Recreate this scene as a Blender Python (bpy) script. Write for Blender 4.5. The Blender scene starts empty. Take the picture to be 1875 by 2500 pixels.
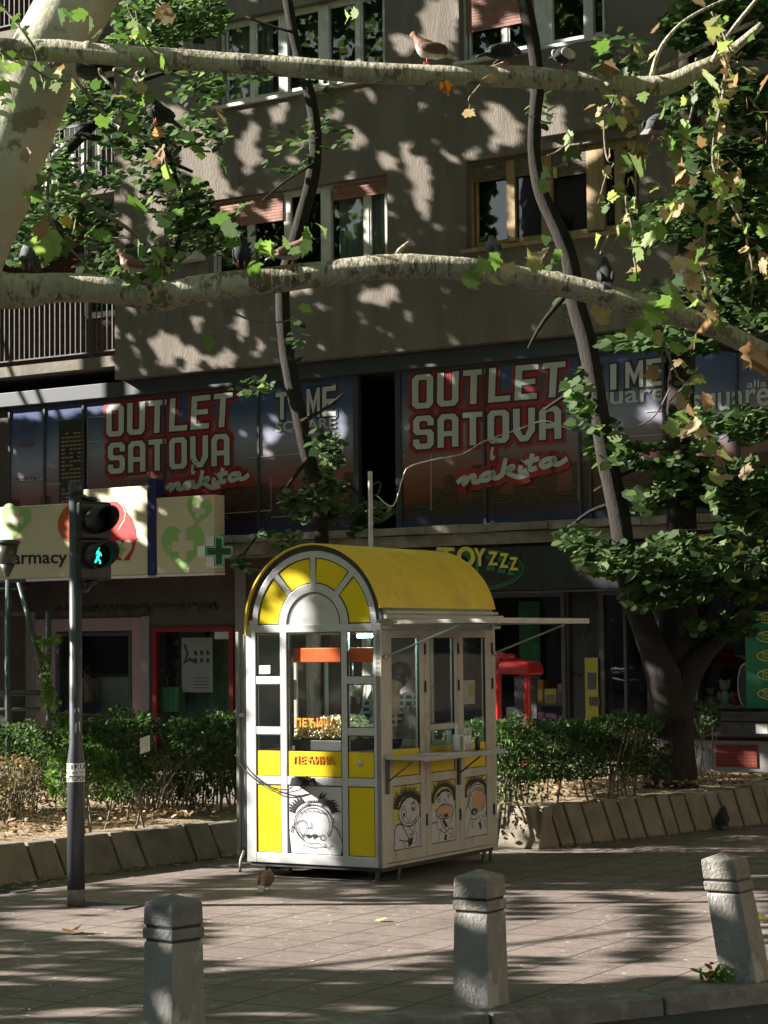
import bpy, bmesh, math, random
import numpy as np
from mathutils import Vector, Matrix, noise as mnoise
random.seed(7); RNG = np.random.default_rng(11)
sc = bpy.context.scene
COL = sc.collection
PI = math.pi
# ------------------------------------------------------------------ camera
F = 5200.; H = 1.85; ROLL = 0.0111
pt = math.atan((1569-1250)/F)
Rw = Vector((1,0,0)); Fw = Vector((0,math.cos(pt),math.sin(pt))); Uw = Vector((0,-math.sin(pt),math.cos(pt)))
CR = Rw*math.cos(ROLL)-Uw*math.sin(ROLL); CU = Rw*math.sin(ROLL)+Uw*math.cos(ROLL)
CC = Vector((0,0,H))
cam = bpy.data.cameras.new('camera'); co = bpy.data.objects.new('camera', cam); COL.objects.link(co)
cam.sensor_fit = 'VERTICAL'; cam.sensor_height = 36; cam.lens = 36*F/2500; cam.clip_end = 1000; cam.clip_start = 0.1
m = Matrix((CR, CU, -Fw)).transposed().to_4x4(); m.translation = CC; co.matrix_world = m
sc.camera = co
K = 1.1302
def ray(x, y):
    return (Fw*F+CR*(x-937.5)-CU*(y-1250)).normalized()
def G(x, y, z=0.0):                       # survey helper: point of a level plane
    d = ray(x, y); return CC+d*((z-H)/d.z)
def A(x, y, D):                           # point at street depth D
    d = ray(x, y); return CC+d*(D/d.y)
def proj(P):
    q = Vector(P)-CC; w = q.dot(Fw); return (937.5+F*q.dot(CR)/w, 1250-F*q.dot(CU)/w)
class Plane:
    def __init__(s, o, deg, side=False):
        a = math.radians(deg); s.o = Vector(o)
        if side: s.u = Vector((math.sin(a), math.cos(a), 0)); s.n = Vector((math.cos(a), -math.sin(a), 0))
        else: s.u = Vector((math.cos(a), -math.sin(a), 0)); s.n = Vector((-math.sin(a), -math.cos(a), 0))
    def px(s, x, y, d=0.):
        r = ray(x, y); t = (s.o+s.n*d-CC).dot(s.n)/r.dot(s.n); P = CC+r*t
        return ((P-s.o).dot(s.u), P.z)
    def P(s, u, v, d=0.): return Vector((s.o.x+s.u.x*u+s.n.x*d, s.o.y+s.u.y*u+s.n.y*d, v))
# ------------------------------------------------------------------ materials
def lin(h):
    if isinstance(h, str):
        c = [int(h[i:i+2], 16)/255 for i in (0,2,4)]
        return tuple((x/12.92 if x <= .04045 else ((x+.055)/1.055)**2.4) for x in c)+(1,)
    return tuple(h)+((1,) if len(h) == 3 else ())
def mat(name, c1, c2=None, scale=5., rough=.7, metal=0., bump=.0, bscale=None, lo=.35, hi=.65, stretch=(1,1,1), detail=6, spec=.5, dirt=None, dscale=1.5, dlo=.5, dhi=.7, emit=None, estr=1., coat=0., sp=None):
    M = bpy.data.materials.new(name); M.use_nodes = True; N = M.node_tree.nodes; L = M.node_tree.links
    B = N['Principled BSDF']; B.inputs['Roughness'].default_value = rough; B.inputs['Metallic'].default_value = metal
    B.inputs['Specular IOR Level'].default_value = spec; B.inputs['Coat Weight'].default_value = coat
    c1 = lin(c1); c2 = lin(c2) if c2 else None
    B.inputs['Base Color'].default_value = c1
    tc = N.new('ShaderNodeTexCoord'); mp = N.new('ShaderNodeMapping'); mp.inputs['Scale'].default_value = stretch
    L.new(tc.outputs['Object'], mp.inputs['Vector'])
    def nz(sc_, det):
        n = N.new('ShaderNodeTexNoise'); n.inputs['Scale'].default_value = sc_; n.inputs['Detail'].default_value = det; n.inputs['Roughness'].default_value = .6
        L.new(mp.outputs[0], n.inputs['Vector']); return n
    def ramp(src, a, b):
        r = N.new('ShaderNodeMapRange'); r.inputs['From Min'].default_value = a; r.inputs['From Max'].default_value = b; L.new(src, r.inputs['Value']); return r.outputs[0]
    def mix(f, a, b):
        x = N.new('ShaderNodeMix'); x.data_type = 'RGBA'; L.new(f, x.inputs[0])
        for s_, v in ((6, a), (7, b)):
            if isinstance(v, tuple): x.inputs[s_].default_value = v
            else: L.new(v, x.inputs[s_])
        return x.outputs[2]
    out = None
    if c2: out = mix(ramp(nz(scale, detail).outputs['Fac'], lo, hi), c1, c2)
    if dirt: out = mix(ramp(nz(dscale, 8).outputs['Fac'], dlo, dhi), out or c1, lin(dirt))
    if sp:   # speckles (colour, scale, radius)
        v = N.new('ShaderNodeTexVoronoi'); v.inputs['Scale'].default_value = sp[1]; L.new(tc.outputs['Object'], v.inputs['Vector'])
        out = mix(ramp(v.outputs['Distance'], sp[2], sp[2]*.7), out or c1, lin(sp[0]))
    if out: L.new(out, B.inputs['Base Color'])
    if bump:
        b = N.new('ShaderNodeBump'); b.inputs['Strength'].default_value = bump; b.inputs['Distance'].default_value = .02
        L.new(nz(bscale or scale*4, 8).outputs['Fac'], b.inputs['Height']); L.new(b.outputs[0], B.inputs['Normal'])
    if rough < .95 and c2:
        r = N.new('ShaderNodeMapRange'); r.inputs['To Min'].default_value = max(0, rough-.12); r.inputs['To Max'].default_value = min(1, rough+.12)
        L.new(nz(scale*2, 4).outputs['Fac'], r.inputs['Value']); L.new(r.outputs[0], B.inputs['Roughness'])
    if emit: B.inputs['Emission Color'].default_value = lin(emit); B.inputs['Emission Strength'].default_value = estr
    return M
def leafmat(name, trans=.4, rough=.5):
    M = bpy.data.materials.new(name); M.use_nodes = True; N = M.node_tree.nodes; L = M.node_tree.links
    B = N['Principled BSDF']; B.inputs['Roughness'].default_value = rough; B.inputs['Specular IOR Level'].default_value = .4
    at = N.new('ShaderNodeAttribute'); at.attribute_name = 'tint'
    n = N.new('ShaderNodeTexNoise'); n.inputs['Scale'].default_value = 30; tc = N.new('ShaderNodeTexCoord'); L.new(tc.outputs['Object'], n.inputs['Vector'])
    hs = N.new('ShaderNodeHueSaturation'); mr = N.new('ShaderNodeMapRange'); mr.inputs['To Min'].default_value = .75; mr.inputs['To Max'].default_value = 1.3
    L.new(n.outputs['Fac'], mr.inputs['Value']); L.new(mr.outputs[0], hs.inputs['Value']); L.new(at.outputs['Color'], hs.inputs['Color'])
    L.new(hs.outputs[0], B.inputs['Base Color'])
    T = N.new('ShaderNodeBsdfTranslucent'); h2 = N.new('ShaderNodeHueSaturation'); h2.inputs['Value'].default_value = 1.5; h2.inputs['Saturation'].default_value = 1.15
    L.new(hs.outputs[0], h2.inputs['Color']); L.new(h2.outputs[0], T.inputs['Color'])
    mx = N.new('ShaderNodeMixShader'); mx.inputs[0].default_value = trans
    L.new(B.outputs[0], mx.inputs[1]); L.new(T.outputs[0], mx.inputs[2]); L.new(mx.outputs[0], N['Material Output'].inputs[0]); return M
def glass(name, tint=(.85,.9,.88), base=.06, grime=.0):
    M = bpy.data.materials.new(name); M.use_nodes = True; N = M.node_tree.nodes; L = M.node_tree.links
    N.remove(N['Principled BSDF'])
    T = N.new('ShaderNodeBsdfTransparent'); T.inputs[0].default_value = tint+(1,)
    Gl = N.new('ShaderNodeBsdfGlossy'); Gl.inputs['Roughness'].default_value = .02
    lw = N.new('ShaderNodeLayerWeight'); lw.inputs[0].default_value = .5
    pw = N.new('ShaderNodeMath'); pw.operation = 'POWER'; pw.inputs[1].default_value = 4.5; L.new(lw.outputs['Facing'], pw.inputs[0])
    ad = N.new('ShaderNodeMath'); ad.operation = 'MULTIPLY_ADD'; ad.inputs[1].default_value = .9; ad.inputs[2].default_value = .075+base; L.new(pw.outputs[0], ad.inputs[0])
    bp = N.new('ShaderNodeBump'); bp.inputs['Strength'].default_value = .12; bp.inputs['Distance'].default_value = .01
    n = N.new('ShaderNodeTexNoise'); n.inputs['Scale'].default_value = 2.5; tc = N.new('ShaderNodeTexCoord'); L.new(tc.outputs['Object'], n.inputs['Vector'])
    L.new(n.outputs['Fac'], bp.inputs['Height']); L.new(bp.outputs[0], Gl.inputs['Normal'])
    mx = N.new('ShaderNodeMixShader'); L.new(ad.outputs[0], mx.inputs[0]); L.new(T.outputs[0], mx.inputs[1]); L.new(Gl.outputs[0], mx.inputs[2])
    L.new(mx.outputs[0], N['Material Output'].inputs[0]); return M
# ------------------------------------------------------------------ objects
def tag(o, label=None, cat=None, group=None, kind=None):
    if label: o['label'] = label
    if cat: o['category'] = cat
    if group: o['group'] = group
    if kind: o['kind'] = kind
    return o
def thing(name, loc, label, cat, group=None):
    o = bpy.data.objects.new(name, None); o.location = loc; o.empty_display_size = .2; COL.objects.link(o)
    return tag(o, label, cat, group)
def rootloc(o):
    v = Vector((0,0,0))
    while o is not None: v += o.location; o = o.parent
    return v
class MB:
    def __init__(s): s.v = []; s.f = []; s.m = []; s.sm = []
    def add(s, vs, fs, mi=0, smooth=False):
        b = len(s.v); s.v += [tuple(v) for v in vs]
        for f in fs: s.f.append([i+b for i in f]); s.m.append(mi); s.sm.append(smooth)
        return s
    def box(s, fr, u0, u1, v0, v1, d0, d1, mi=0):      # box in a plane frame
        p = [fr.P(u, v, d) for u in (u0, u1) for v in (v0, v1) for d in (d0, d1)]
        return s.hexa(p, mi)
    def hexa(s, p, mi=0):
        return s.add(p, [(0,1,3,2),(4,6,7,5),(0,4,5,1),(2,3,7,6),(0,2,6,4),(1,5,7,3)], mi)
    def wbox(s, c, sx, sy, sz, rz=0, mi=0, taper=1.):
        c = Vector(c); R_ = Matrix.Rotation(rz, 3, 'Z'); p = []
        for x in (-1,1):
            for z in (0,1):
                for y in (-1,1):
                    k = taper if z else 1
                    p.append(c+R_@Vector((x*sx/2*k, y*sy/2*k, z*sz)))
        return s.hexa(p, mi)
    def prism(s, pts, off, mi=0, smooth=False):
        n = len(pts); off = Vector(off); a = [Vector(p) for p in pts]; b = [p+off for p in a]
        s.add(a+b, [tuple(range(n)), tuple(range(2*n-1, n-1, -1))], mi)
        s.add(a+b, [(i, i+n, (i+1) % n+n, (i+1) % n) for i in range(n)], mi, smooth); return s
    def tube(s, path, radii, n=8, mi=0, caps=True, wob=0., seed=0., smooth=True, res=1):
        P = [Vector(p) for p in path]
        if not hasattr(radii, '__len__'): radii = [radii]*len(P)
        if res > 1:       # smooth the path
            Q = []; Rr = []
            for i in range(len(P)-1):
                p0 = P[max(i-1,0)]; p1 = P[i]; p2 = P[i+1]; p3 = P[min(i+2,len(P)-1)]
                for k in range(res):
                    t = k/res
                    Q.append(.5*((2*p1)+(p2-p0)*t+(2*p0-5*p1+4*p2-p3)*t*t+(3*p1-p0-3*p2+p3)*t**3)); Rr.append(radii[i]*(1-t)+radii[i+1]*t)
            Q.append(P[-1]); Rr.append(radii[-1]); P = Q; radii = Rr
        vs = []; fs = []; nrm = None
        for i, p in enumerate(P):
            t = (P[min(i+1,len(P)-1)]-P[max(i-1,0)]).normalized()
            if nrm is None:
                nrm = Vector((0,0,1)) if abs(t.z) < .9 else Vector((1,0,0))
            nrm = (nrm-t*nrm.dot(t)).normalized(); bi = t.cross(nrm)
            for k in range(n):
                a = 2*PI*k/n; r = radii[i]
                q = nrm*math.cos(a)+bi*math.sin(a)
                if wob: r *= 1+wob*mnoise.noise(p*2.2+q*1.1+Vector((seed,0,0)))+wob*.5*mnoise.noise(p*7+q*2)
                vs.append(p+q*r)
        for i in range(len(P)-1):
            for k in range(n): fs.append((i*n+k, i*n+(k+1) % n, (i+1)*n+(k+1) % n, (i+1)*n+k))
        if caps: fs += [tuple(range(n-1,-1,-1)), tuple(range((len(P)-1)*n, len(P)*n))]
        return s.add(vs, fs, mi, smooth)
    def lathe(s, c, prof, n=16, mi=0, axis=Vector((0,0,1)), smooth=True):
        axis = Vector(axis).normalized(); c = Vector(c); x = axis.orthogonal().normalized(); y = axis.cross(x)
        vs = [c+axis*h+(x*math.cos(2*PI*k/n)+y*math.sin(2*PI*k/n))*r for r, h in prof for k in range(n)]
        fs = [(i*n+k, i*n+(k+1) % n, (i+1)*n+(k+1) % n, (i+1)*n+k) for i in range(len(prof)-1) for k in range(n)]
        fs += [tuple(range(n-1,-1,-1)), tuple(range((len(prof)-1)*n, len(prof)*n))]
        return s.add(vs, fs, mi, smooth)
    def blob(s, c, rx, ry, rz, n=10, mi=0, rot=None, wob=0.):
        c = Vector(c); vs = []; fs = []; k2 = n//2+1
        for i in range(k2+1):
            th = PI*i/k2
            for k in range(n):
                a = 2*PI*k/n; q = Vector((math.sin(th)*math.cos(a)*rx, math.sin(th)*math.sin(a)*ry, math.cos(th)*rz))
                if wob: q *= 1+wob*mnoise.noise(q.normalized()*1.7+c*3)
                if rot is not None: q = rot@q
                vs.append(c+q)
        for i in range(k2):
            for k in range(n): fs.append((i*n+k, (i+1)*n+k, (i+1)*n+(k+1) % n, i*n+(k+1) % n))
        return s.add(vs, fs, mi, True)
    def build(s, name, mats, parent=None, loc=None, bevel=0., seg=2):
        if not isinstance(mats, (list, tuple)): mats = [mats]
        base = Vector(loc) if loc is not None else (rootloc(parent) if parent is not None else Vector((0,0,0)))
        me = bpy.data.meshes.new(name); me.from_pydata([(v[0]-base.x, v[1]-base.y, v[2]-base.z) for v in s.v], [], s.f)
        for q in mats: me.materials.append(q)
        me.polygons.foreach_set('material_index', s.m); me.polygons.foreach_set('use_smooth', s.sm); me.update()
        bm = bmesh.new(); bm.from_mesh(me); bmesh.ops.recalc_face_normals(bm, faces=bm.faces); bm.to_mesh(me); bm.free()
        o = bpy.data.objects.new(name, me); COL.objects.link(o)
        if parent is not None: o.parent = parent
        else: o.location = base
        if bevel:
            b = o.modifiers.new('bevel', 'BEVEL'); b.width = bevel; b.segments = seg; b.limit_method = 'ANGLE'; b.angle_limit = .6
        return o
# child of a root: vertices are world coords minus the root location; a sub-part's parent sits at its root's origin
def sub(mb, name, mats, parent, bevel=0.): return mb.build(name, mats, parent, bevel=bevel)
# leaves: one face per leaf, many leaves per mesh
SH = dict(
 plane=np.array([(0,-.36),(.10,-.44),(.26,-.40),(.38,-.30),(.36,-.18),(.50,-.06),(.56,.12),(.40,.08),(.30,.14),(.34,.30),(.20,.28),(.12,.38),(0,.58),(-.10,.36),(-.22,.30),(-.32,.32),(-.28,.14),(-.42,.10),(-.54,.10),(-.48,-.08),(-.34,-.20),(-.40,-.32),(-.24,-.38),(-.10,-.45)]),
 linden=np.array([(0,-.42),(.26,-.48),(.46,-.18),(.40,.16),(.18,.38),(0,.58),(-.18,.38),(-.40,.16),(-.46,-.18),(-.26,-.48)]),
 oval=np.array([(0,-.5),(.24,-.2),(.22,.2),(0,.5),(-.22,.2),(-.24,-.2)]))
def leaves(name, shape, cen, size, cols, mat_, parent=None, up=.5, fold=.25, loc=None, nrm=None, jit=.35, asp=.3):
    cen = np.asarray(cen, float).reshape(-1,3); n = len(cen); S = SH[shape]; k = len(S)
    size = np.broadcast_to(np.asarray(size, float), (n,))*RNG.uniform(1-jit, 1+jit, n)
    N = RNG.normal(size=(n,3)); N /= np.linalg.norm(N, axis=1)[:,None]
    N = N*(1-up)+np.array(nrm if nrm is not None else (0,0,1.))*up; N /= np.linalg.norm(N, axis=1)[:,None]
    T = RNG.normal(size=(n,3)); T[:,2] -= .5; T -= N*(T*N).sum(1)[:,None]; T /= np.linalg.norm(T, axis=1)[:,None]; Bv = np.cross(N, T)
    fo = RNG.uniform(-.2, 1, n)*fold
    x = S[:,0][None,:,None]; y = S[:,1][None,:,None]
    z = (np.abs(S[:,0])[None,:]*fo[:,None]-.35*fo[:,None]*(S[:,1]**2)[None,:])[:,:,None]
    ax_ = RNG.uniform(1-asp, 1, n)[:,None,None]; sk_ = RNG.uniform(-asp, asp, n)[:,None,None]*.6; x = x*ax_+y*sk_; jt_ = RNG.normal(0, .03, (n,k,1)); y = y+jt_
    V = cen[:,None,:]+size[:,None,None]*(Bv[:,None,:]*x+T[:,None,:]*y+N[:,None,:]*z)
    base = Vector(loc) if loc is not None else (rootloc(parent) if parent is not None else Vector((0,0,0)))
    V = V.reshape(-1,3)-np.array(base)
    me = bpy.data.meshes.new(name); me.vertices.add(n*k); me.vertices.foreach_set('co', V.ravel())
    me.loops.add(n*k); me.loops.foreach_set('vertex_index', np.arange(n*k, dtype=np.int32))
    me.polygons.add(n); me.polygons.foreach_set('loop_start', np.arange(0, n*k, k, dtype=np.int32))
    try: me.polygons.foreach_set('loop_total', np.full(n, k, dtype=np.int32))
    except Exception: pass
    C4 = np.asarray(cols, float)
    if C4.ndim == 1: C4 = C4[None,:].repeat(n, 0)
    C4 = C4*RNG.uniform(.75, 1.25, (n,1)); C4 = np.clip(C4, 0, 1); C4 = np.concatenate([C4, np.ones((n,1))], 1)
    at = me.attributes.new('tint', 'FLOAT_COLOR', 'POINT'); at.data.foreach_set('color', np.repeat(C4, k, 0).ravel())
    me.materials.append(mat_); me.update(calc_edges=True); me.validate()
    o = bpy.data.objects.new(name, me); COL.objects.link(o)
    if parent is not None: o.parent = parent
    else: o.location = base
    return o
def pick(pal, w, n):
    pal = np.array(pal, float); return pal[RNG.choice(len(pal), n, p=np.array(w)/sum(w))]
def text_quad(s, pl, quad, mat_, name, parent, d=.006, th=.004, bold=0., spacing=1., shear=0., arch=0., ref=None):
    """lettering on a plane: quad = (u,v) of TL,TR,BR,BL"""
    cu = bpy.data.curves.new('t', 'FONT'); cu.body = s; cu.offset = bold; cu.extrude = .5; cu.space_character = spacing; cu.shear = shear; cu.resolution_u = 4
    o = bpy.data.objects.new('t', cu); COL.objects.link(o)
    dg = bpy.context.evaluated_depsgraph_get(); me = bpy.data.meshes.new_from_object(o.evaluated_get(dg))
    COL.objects.unlink(o); bpy.data.objects.remove(o)
    n = len(me.vertices); V = np.empty(n*3); me.vertices.foreach_get('co', V); V = V.reshape(-1,3)
    lo = V.min(0); hi = V.max(0)
    if ref is not None: lo[:2] += (bold-ref)*.9; hi[:2] -= (bold-ref)*.9
    W = (V-lo)/np.maximum(hi-lo, 1e-6)
    tl, tr, br, bl = [np.array(q, float) for q in quad]; out = np.empty((n,3))
    base = rootloc(parent) if parent is not None else Vector((0,0,0))
    for i in range(n):
        x, y, z = W[i]; q = (tl*(1-x)+tr*x)*y+(bl*(1-x)+br*x)*(1-y); q[1] += arch*4*x*(1-x)
        out[i] = pl.P(q[0], q[1], d+th*z)-base
    me.vertices.foreach_set('co', out.ravel()); me.materials.clear(); me.materials.append(mat_); me.update(); me.name = name
    ob = bpy.data.objects.new(name, me); COL.objects.link(ob)
    if parent is not None: ob.parent = parent
    return ob
def quadpx(pl, tl, tr, br, bl, d=0.): return [pl.px(*p, d) for p in (tl, tr, br, bl)]
def stroke(mb, pl, pts, w, d=.004, mi=0, taper=False, closed=False):
    """flat painted line on a plane; pts in (u,v)"""
    P = [Vector(p) for p in pts]
    if closed: P = P+[P[0]]
    n = len(P); vs = []
    for i, p in enumerate(P):
        t = (P[min(i+1,n-1)]-P[max(i-1,0)]); t = t.normalized() if t.length > 1e-9 else Vector((1,0)); q = Vector((-t.y, t.x))*w/2
        if taper: q *= max(.08, 1-i/(n-1))
        vs += [pl.P(p.x+q.x, p.y+q.y, d), pl.P(p.x-q.x, p.y-q.y, d)]
    mb.add(vs, [(2*i, 2*i+1, 2*i+3, 2*i+2) for i in range(n-1)], mi); return mb
def arc(cx, cy, rx, ry, a0, a1, n=14): return [(cx+rx*math.cos(math.radians(a0+(a1-a0)*i/n)), cy+ry*math.sin(math.radians(a0+(a1-a0)*i/n))) for i in range(n+1)]
def patch(mb, pl, pts, d=.003, mi=0):
    mb.add([pl.P(u, v, d) for u, v in pts], [tuple(range(len(pts)))], mi); return mb
def wall_holes(mb, pl, u0, u1, v0, v1, holes, d=0., depth=.25, mi=0, rm=0):
    us = sorted({u0,u1,*[h[0] for h in holes],*[h[1] for h in holes]}); vs = sorted({v0,v1,*[h[2] for h in holes],*[h[3] for h in holes]})
    us = [u for u in us if u0 <= u <= u1]; vs = [v for v in vs if v0 <= v <= v1]
    for i in range(len(us)-1):
        for j in range(len(vs)-1):
            cu, cv = (us[i]+us[i+1])/2, (vs[j]+vs[j+1])/2
            if any(h[0] < cu < h[1] and h[2] < cv < h[3] for h in holes): continue
            mb.add([pl.P(us[i],vs[j],d), pl.P(us[i+1],vs[j],d), pl.P(us[i+1],vs[j+1],d), pl.P(us[i],vs[j+1],d)], [(0,1,2,3)], mi)
    for a, b, c, e in holes:
        for (p, q) in (((a,c),(a,e)),((b,c),(b,e)),((a,c),(b,c)),((a,e),(b,e))):
            mb.add([pl.P(*p,d), pl.P(*q,d), pl.P(*q,d-depth), pl.P(*p,d-depth)], [(0,1,2,3)], rm)
    return mb

GLY = {}
def _strip(o_, i_): return [[o_[k], o_[k+1], i_[k+1], i_[k]] for k in range(len(o_)-1)]
_oo = [(0,.12),(.18,0),(.82,0),(1,.12),(1,.88),(.82,1),(.18,1),(0,.88),(0,.12)]; _oi = [(.3,.2),(.36,.16),(.64,.16),(.7,.2),(.7,.8),(.64,.84),(.36,.84),(.3,.8),(.3,.2)]
GLY['O'] = _strip(_oo, _oi); GLY['U'] = _strip([(0,1),(0,.12),(.18,0),(.82,0),(1,.12),(1,1)], [(.3,1),(.3,.2),(.36,.16),(.64,.16),(.7,.2),(.7,1)])
GLY['T'] = [[(0,1),(1,1),(1,.84),(0,.84)],[(.35,.84),(.65,.84),(.65,0),(.35,0)]]; GLY['L'] = [[(0,1),(.3,1),(.3,0),(0,0)],[(.3,.16),(1,.16),(1,0),(.3,0)]]
GLY['E'] = [[(0,1),(.3,1),(.3,0),(0,0)],[(.3,.16),(1,.16),(1,0),(.3,0)],[(.3,1),(1,1),(1,.84),(.3,.84)],[(.3,.58),(.9,.58),(.9,.43),(.3,.43)]]
_sp = [((1,.70),(.7,.70)),((1,.88),(.7,.8)),((.82,1),(.64,.84)),((.18,1),(.36,.84)),((0,.88),(.3,.8)),((0,.54),(.3,.62)),((.14,.43),(.38,.58)),((.62,.43),(.86,.58)),((.7,.38),(1,.46)),((.7,.2),(1,.12)),((.64,.16),(.82,0)),((.36,.16),(.18,0)),((.3,.2),(0,.12)),((.3,.3),(0,.3))]
GLY['S'] = _strip([p[0] for p in _sp], [p[1] for p in _sp])
GLY['A'] = _strip([(0,0),(0,.86),(.2,1),(.8,1),(1,.86),(1,0)], [(.3,0),(.3,.78),(.38,.84),(.62,.84),(.7,.78),(.7,0)])+[[(.3,.48),(.7,.48),(.7,.33),(.3,.33)]]
GLY['V'] = _strip([(0,1),(0,.3),(.32,0),(.68,0),(1,.3),(1,1)], [(.3,1),(.3,.4),(.44,.18),(.56,.18),(.7,.4),(.7,1)])
GLY['I'] = [[(.33,1),(.67,1),(.67,0),(.33,0)]]; GLY['M'] = [[(0,0),(.22,0),(.22,1),(0,1)],[(.78,0),(1,0),(1,1),(.78,1)],[(.22,1),(.22,.62),(.5,.12),(.5,.5)],[(.78,1),(.78,.62),(.5,.12),(.5,.5)]]
def qmap(quad):
    tl, tr, br, bl = [np.array(q, float) for q in quad]
    def f(x, y): q = (tl*(1-x)+tr*x)*y+(bl*(1-x)+br*x)*(1-y); return (q[0], q[1])
    return f
def block_text(s, pl, quad, mt, par, d, edge=None, glow=None, gap=.16):
    f = qmap(quad); n = len(s); th = .003
    for i, ch in enumerate(s):
        x0 = (i+gap/2)/n; w = (1-gap)/n; cell = lambda x, y: f(x0+w*x, y); polys = GLY[ch]
        mb = MB()
        for p in polys: mb.prism([pl.P(*cell(*q), d) for q in p], pl.n*th)
        mb.build('lettering', mt, par)
        for wd, mt_, dd in ((.055, edge, d-.004), (.13, glow, d-.009)):
            if mt_ is None: continue
            mb = MB(); j = 0
            for p in polys:
                c_ = [cell(*q) for q in p]; cx = sum(q[0] for q in c_)/4; cy = sum(q[1] for q in c_)/4
                for k in range(4):
                    j += 1; A_, B_ = Vector(c_[k]), Vector(c_[(k+1)%4]); dr = (B_-A_); dr = dr.normalized()*wd/2 if dr.length > 1e-6 else dr
                    stroke(mb, pl, [A_-dr, B_+dr], wd, dd+j*4e-5)
            mb.build('letter_edge' if dd > d-.006 else 'letter_glow', mt_, par)
def smooth(P, m=5):
    P = [Vector(p) for p in P]; out = []
    for i in range(len(P)-1):
        p0 = P[max(i-1,0)]; p1 = P[i]; p2 = P[i+1]; p3 = P[min(i+2,len(P)-1)]
        for k in range(m): t = k/m; out.append(.5*((2*p1)+(p2-p0)*t+(2*p0-5*p1+4*p2-p3)*t*t+(3*p1-p0-3*p2+p3)*t**3))
    return out+[P[-1]]
SCR = [[(0,.32),(.05,.5),(.08,.46),(.06,.2),(.07,.18)],[(.07,.2),(.11,.46),(.15,.52),(.165,.44),(.15,.24),(.19,.18),(.22,.24)],[(.33,.45),(.27,.49),(.22,.34),(.25,.19),(.30,.24),(.34,.49),(.335,.24),(.38,.2),(.41,.3)],[(.41,.2),(.43,.6),(.45,.98)],[(.425,.35),(.49,.56),(.52,.5),(.46,.38),(.52,.14),(.58,.05),(.66,.1)],[(.59,.52),(.575,.28),(.60,.22),(.64,.3)],[(.6,.66),(.605,.69)],[(.69,.9),(.665,.4),(.68,.26),(.73,.3)],[(.62,.6),(.75,.65)],[(.88,.52),(.81,.54),(.765,.4),(.79,.27),(.85,.32),(.89,.54),(.885,.32),(.93,.28),(1,.42)]]
def script_text(pl, quad, par, d, mt, glow, segs=None, w=.068):
    f = qmap(quad); 
    for wd, m_, dd in ((w, mt, d), (w*3.2, glow, d-.006)):
        mb = MB()
        for j, s in enumerate(segs or SCR): stroke(mb, pl, [f(*p) for p in smooth(s)], wd, dd+j*1e-4)
        mb.build('lettering' if m_ is mt else 'letter_glow', m_, par)
SKY = .062; SUN = 5.; EXPO = 1.82; FACN = 48000
# ------------------------------------------------------------------ light
EL = math.radians(25); SV = Vector((-.905, .035, .4226)).normalized()      # towards the sun
wo = bpy.data.worlds.new('World'); sc.world = wo; wo.use_nodes = True
wn = wo.node_tree.nodes; sky = wn.new('ShaderNodeTexSky'); sky.sky_type = 'NISHITA'; sky.sun_disc = False
sky.sun_elevation = EL; sky.sun_rotation = math.atan2(SV.x, SV.y); sky.air_density = 1.1; sky.dust_density = .7
hs_ = wn.new('ShaderNodeHueSaturation'); hs_.inputs['Saturation'].default_value = .6; wo.node_tree.links.new(sky.outputs[0], hs_.inputs['Color']); wo.node_tree.links.new(hs_.outputs[0], wn['Background'].inputs[0]); wn['Background'].inputs[1].default_value = SKY
sl = bpy.data.lights.new('sun', 'SUN'); sl.energy = SUN; sl.angle = math.radians(.53); sl.color = (1,.93,.83)
so = bpy.data.objects.new('sun', sl); COL.objects.link(so); so.rotation_euler = SV.to_track_quat('Z', 'Y').to_euler()
sc.view_settings.view_transform = 'Standard'; sc.view_settings.look = 'None'; sc.view_settings.exposure = EXPO; sc.view_settings.gamma = 1
sc.cycles.use_denoising = True; sc.cycles.max_bounces = 8; sc.cycles.transparent_max_bounces = 16; sc.cycles.caustics_reflective = False; sc.cycles.caustics_refractive = False
# ------------------------------------------------------------------ survey
KN = G(936, 2157); FP = Plane(KN, 30.4); SP = Plane(KN, 30.4, True)
B0 = Vector((4.335, 26.53, 0)); BP = Plane(B0, 33)
fu = lambda x: FP.px(x, 1800)[0]
suu = lambda x: SP.px(x, 1700)[0]
bpx = lambda x, y, d=0.: BP.px(x, y, d)
# ------------------------------------------------------------------ materials
M = {}
M['stucco'] = mat('stucco', (.195,.172,.145), (.125,.110,.093), scale=2.2, rough=.95, bump=.9, bscale=38, detail=10, dirt=(.245,.218,.185), dscale=1.1, dlo=.5, dhi=.72, stretch=(1.6,1.6,.35), sp=((.05,.045,.04), 3.1, .035))
M['brick'] = mat('brick_wall', (.085,.03,.02), (.045,.018,.013), scale=9, rough=.9, bump=.6, stretch=(1,1,3))
M['dark'] = mat('dark_interior', (.012,.011,.01), rough=.95)
M['curtain'] = mat('curtain', (.25,.29,.28), (.15,.18,.18), scale=3, rough=.9, stretch=(6,6,.4))
M['white_paint'] = mat('white_paint', (.62,.62,.60), (.48,.47,.44), scale=6, rough=.45)
M['wood_paint'] = mat('yellowed_wood', (.36,.26,.125), (.23,.155,.075), scale=9, rough=.6, stretch=(1,1,.3), bump=.2)
M['shutter_red'] = mat('shutter_red', (.30,.15,.115), (.22,.10,.075), scale=8, rough=.7)
M['shutter_brown'] = mat('shutter_brown', (.16,.125,.10), (.09,.07,.055), scale=8, rough=.8)
M['glassb'] = glass('window_glass', (.75,.8,.78), .01)
M['steel_dark'] = mat('dark_metal', (.07,.075,.08), (.045,.05,.052), scale=10, rough=.5, metal=.3)
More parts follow.
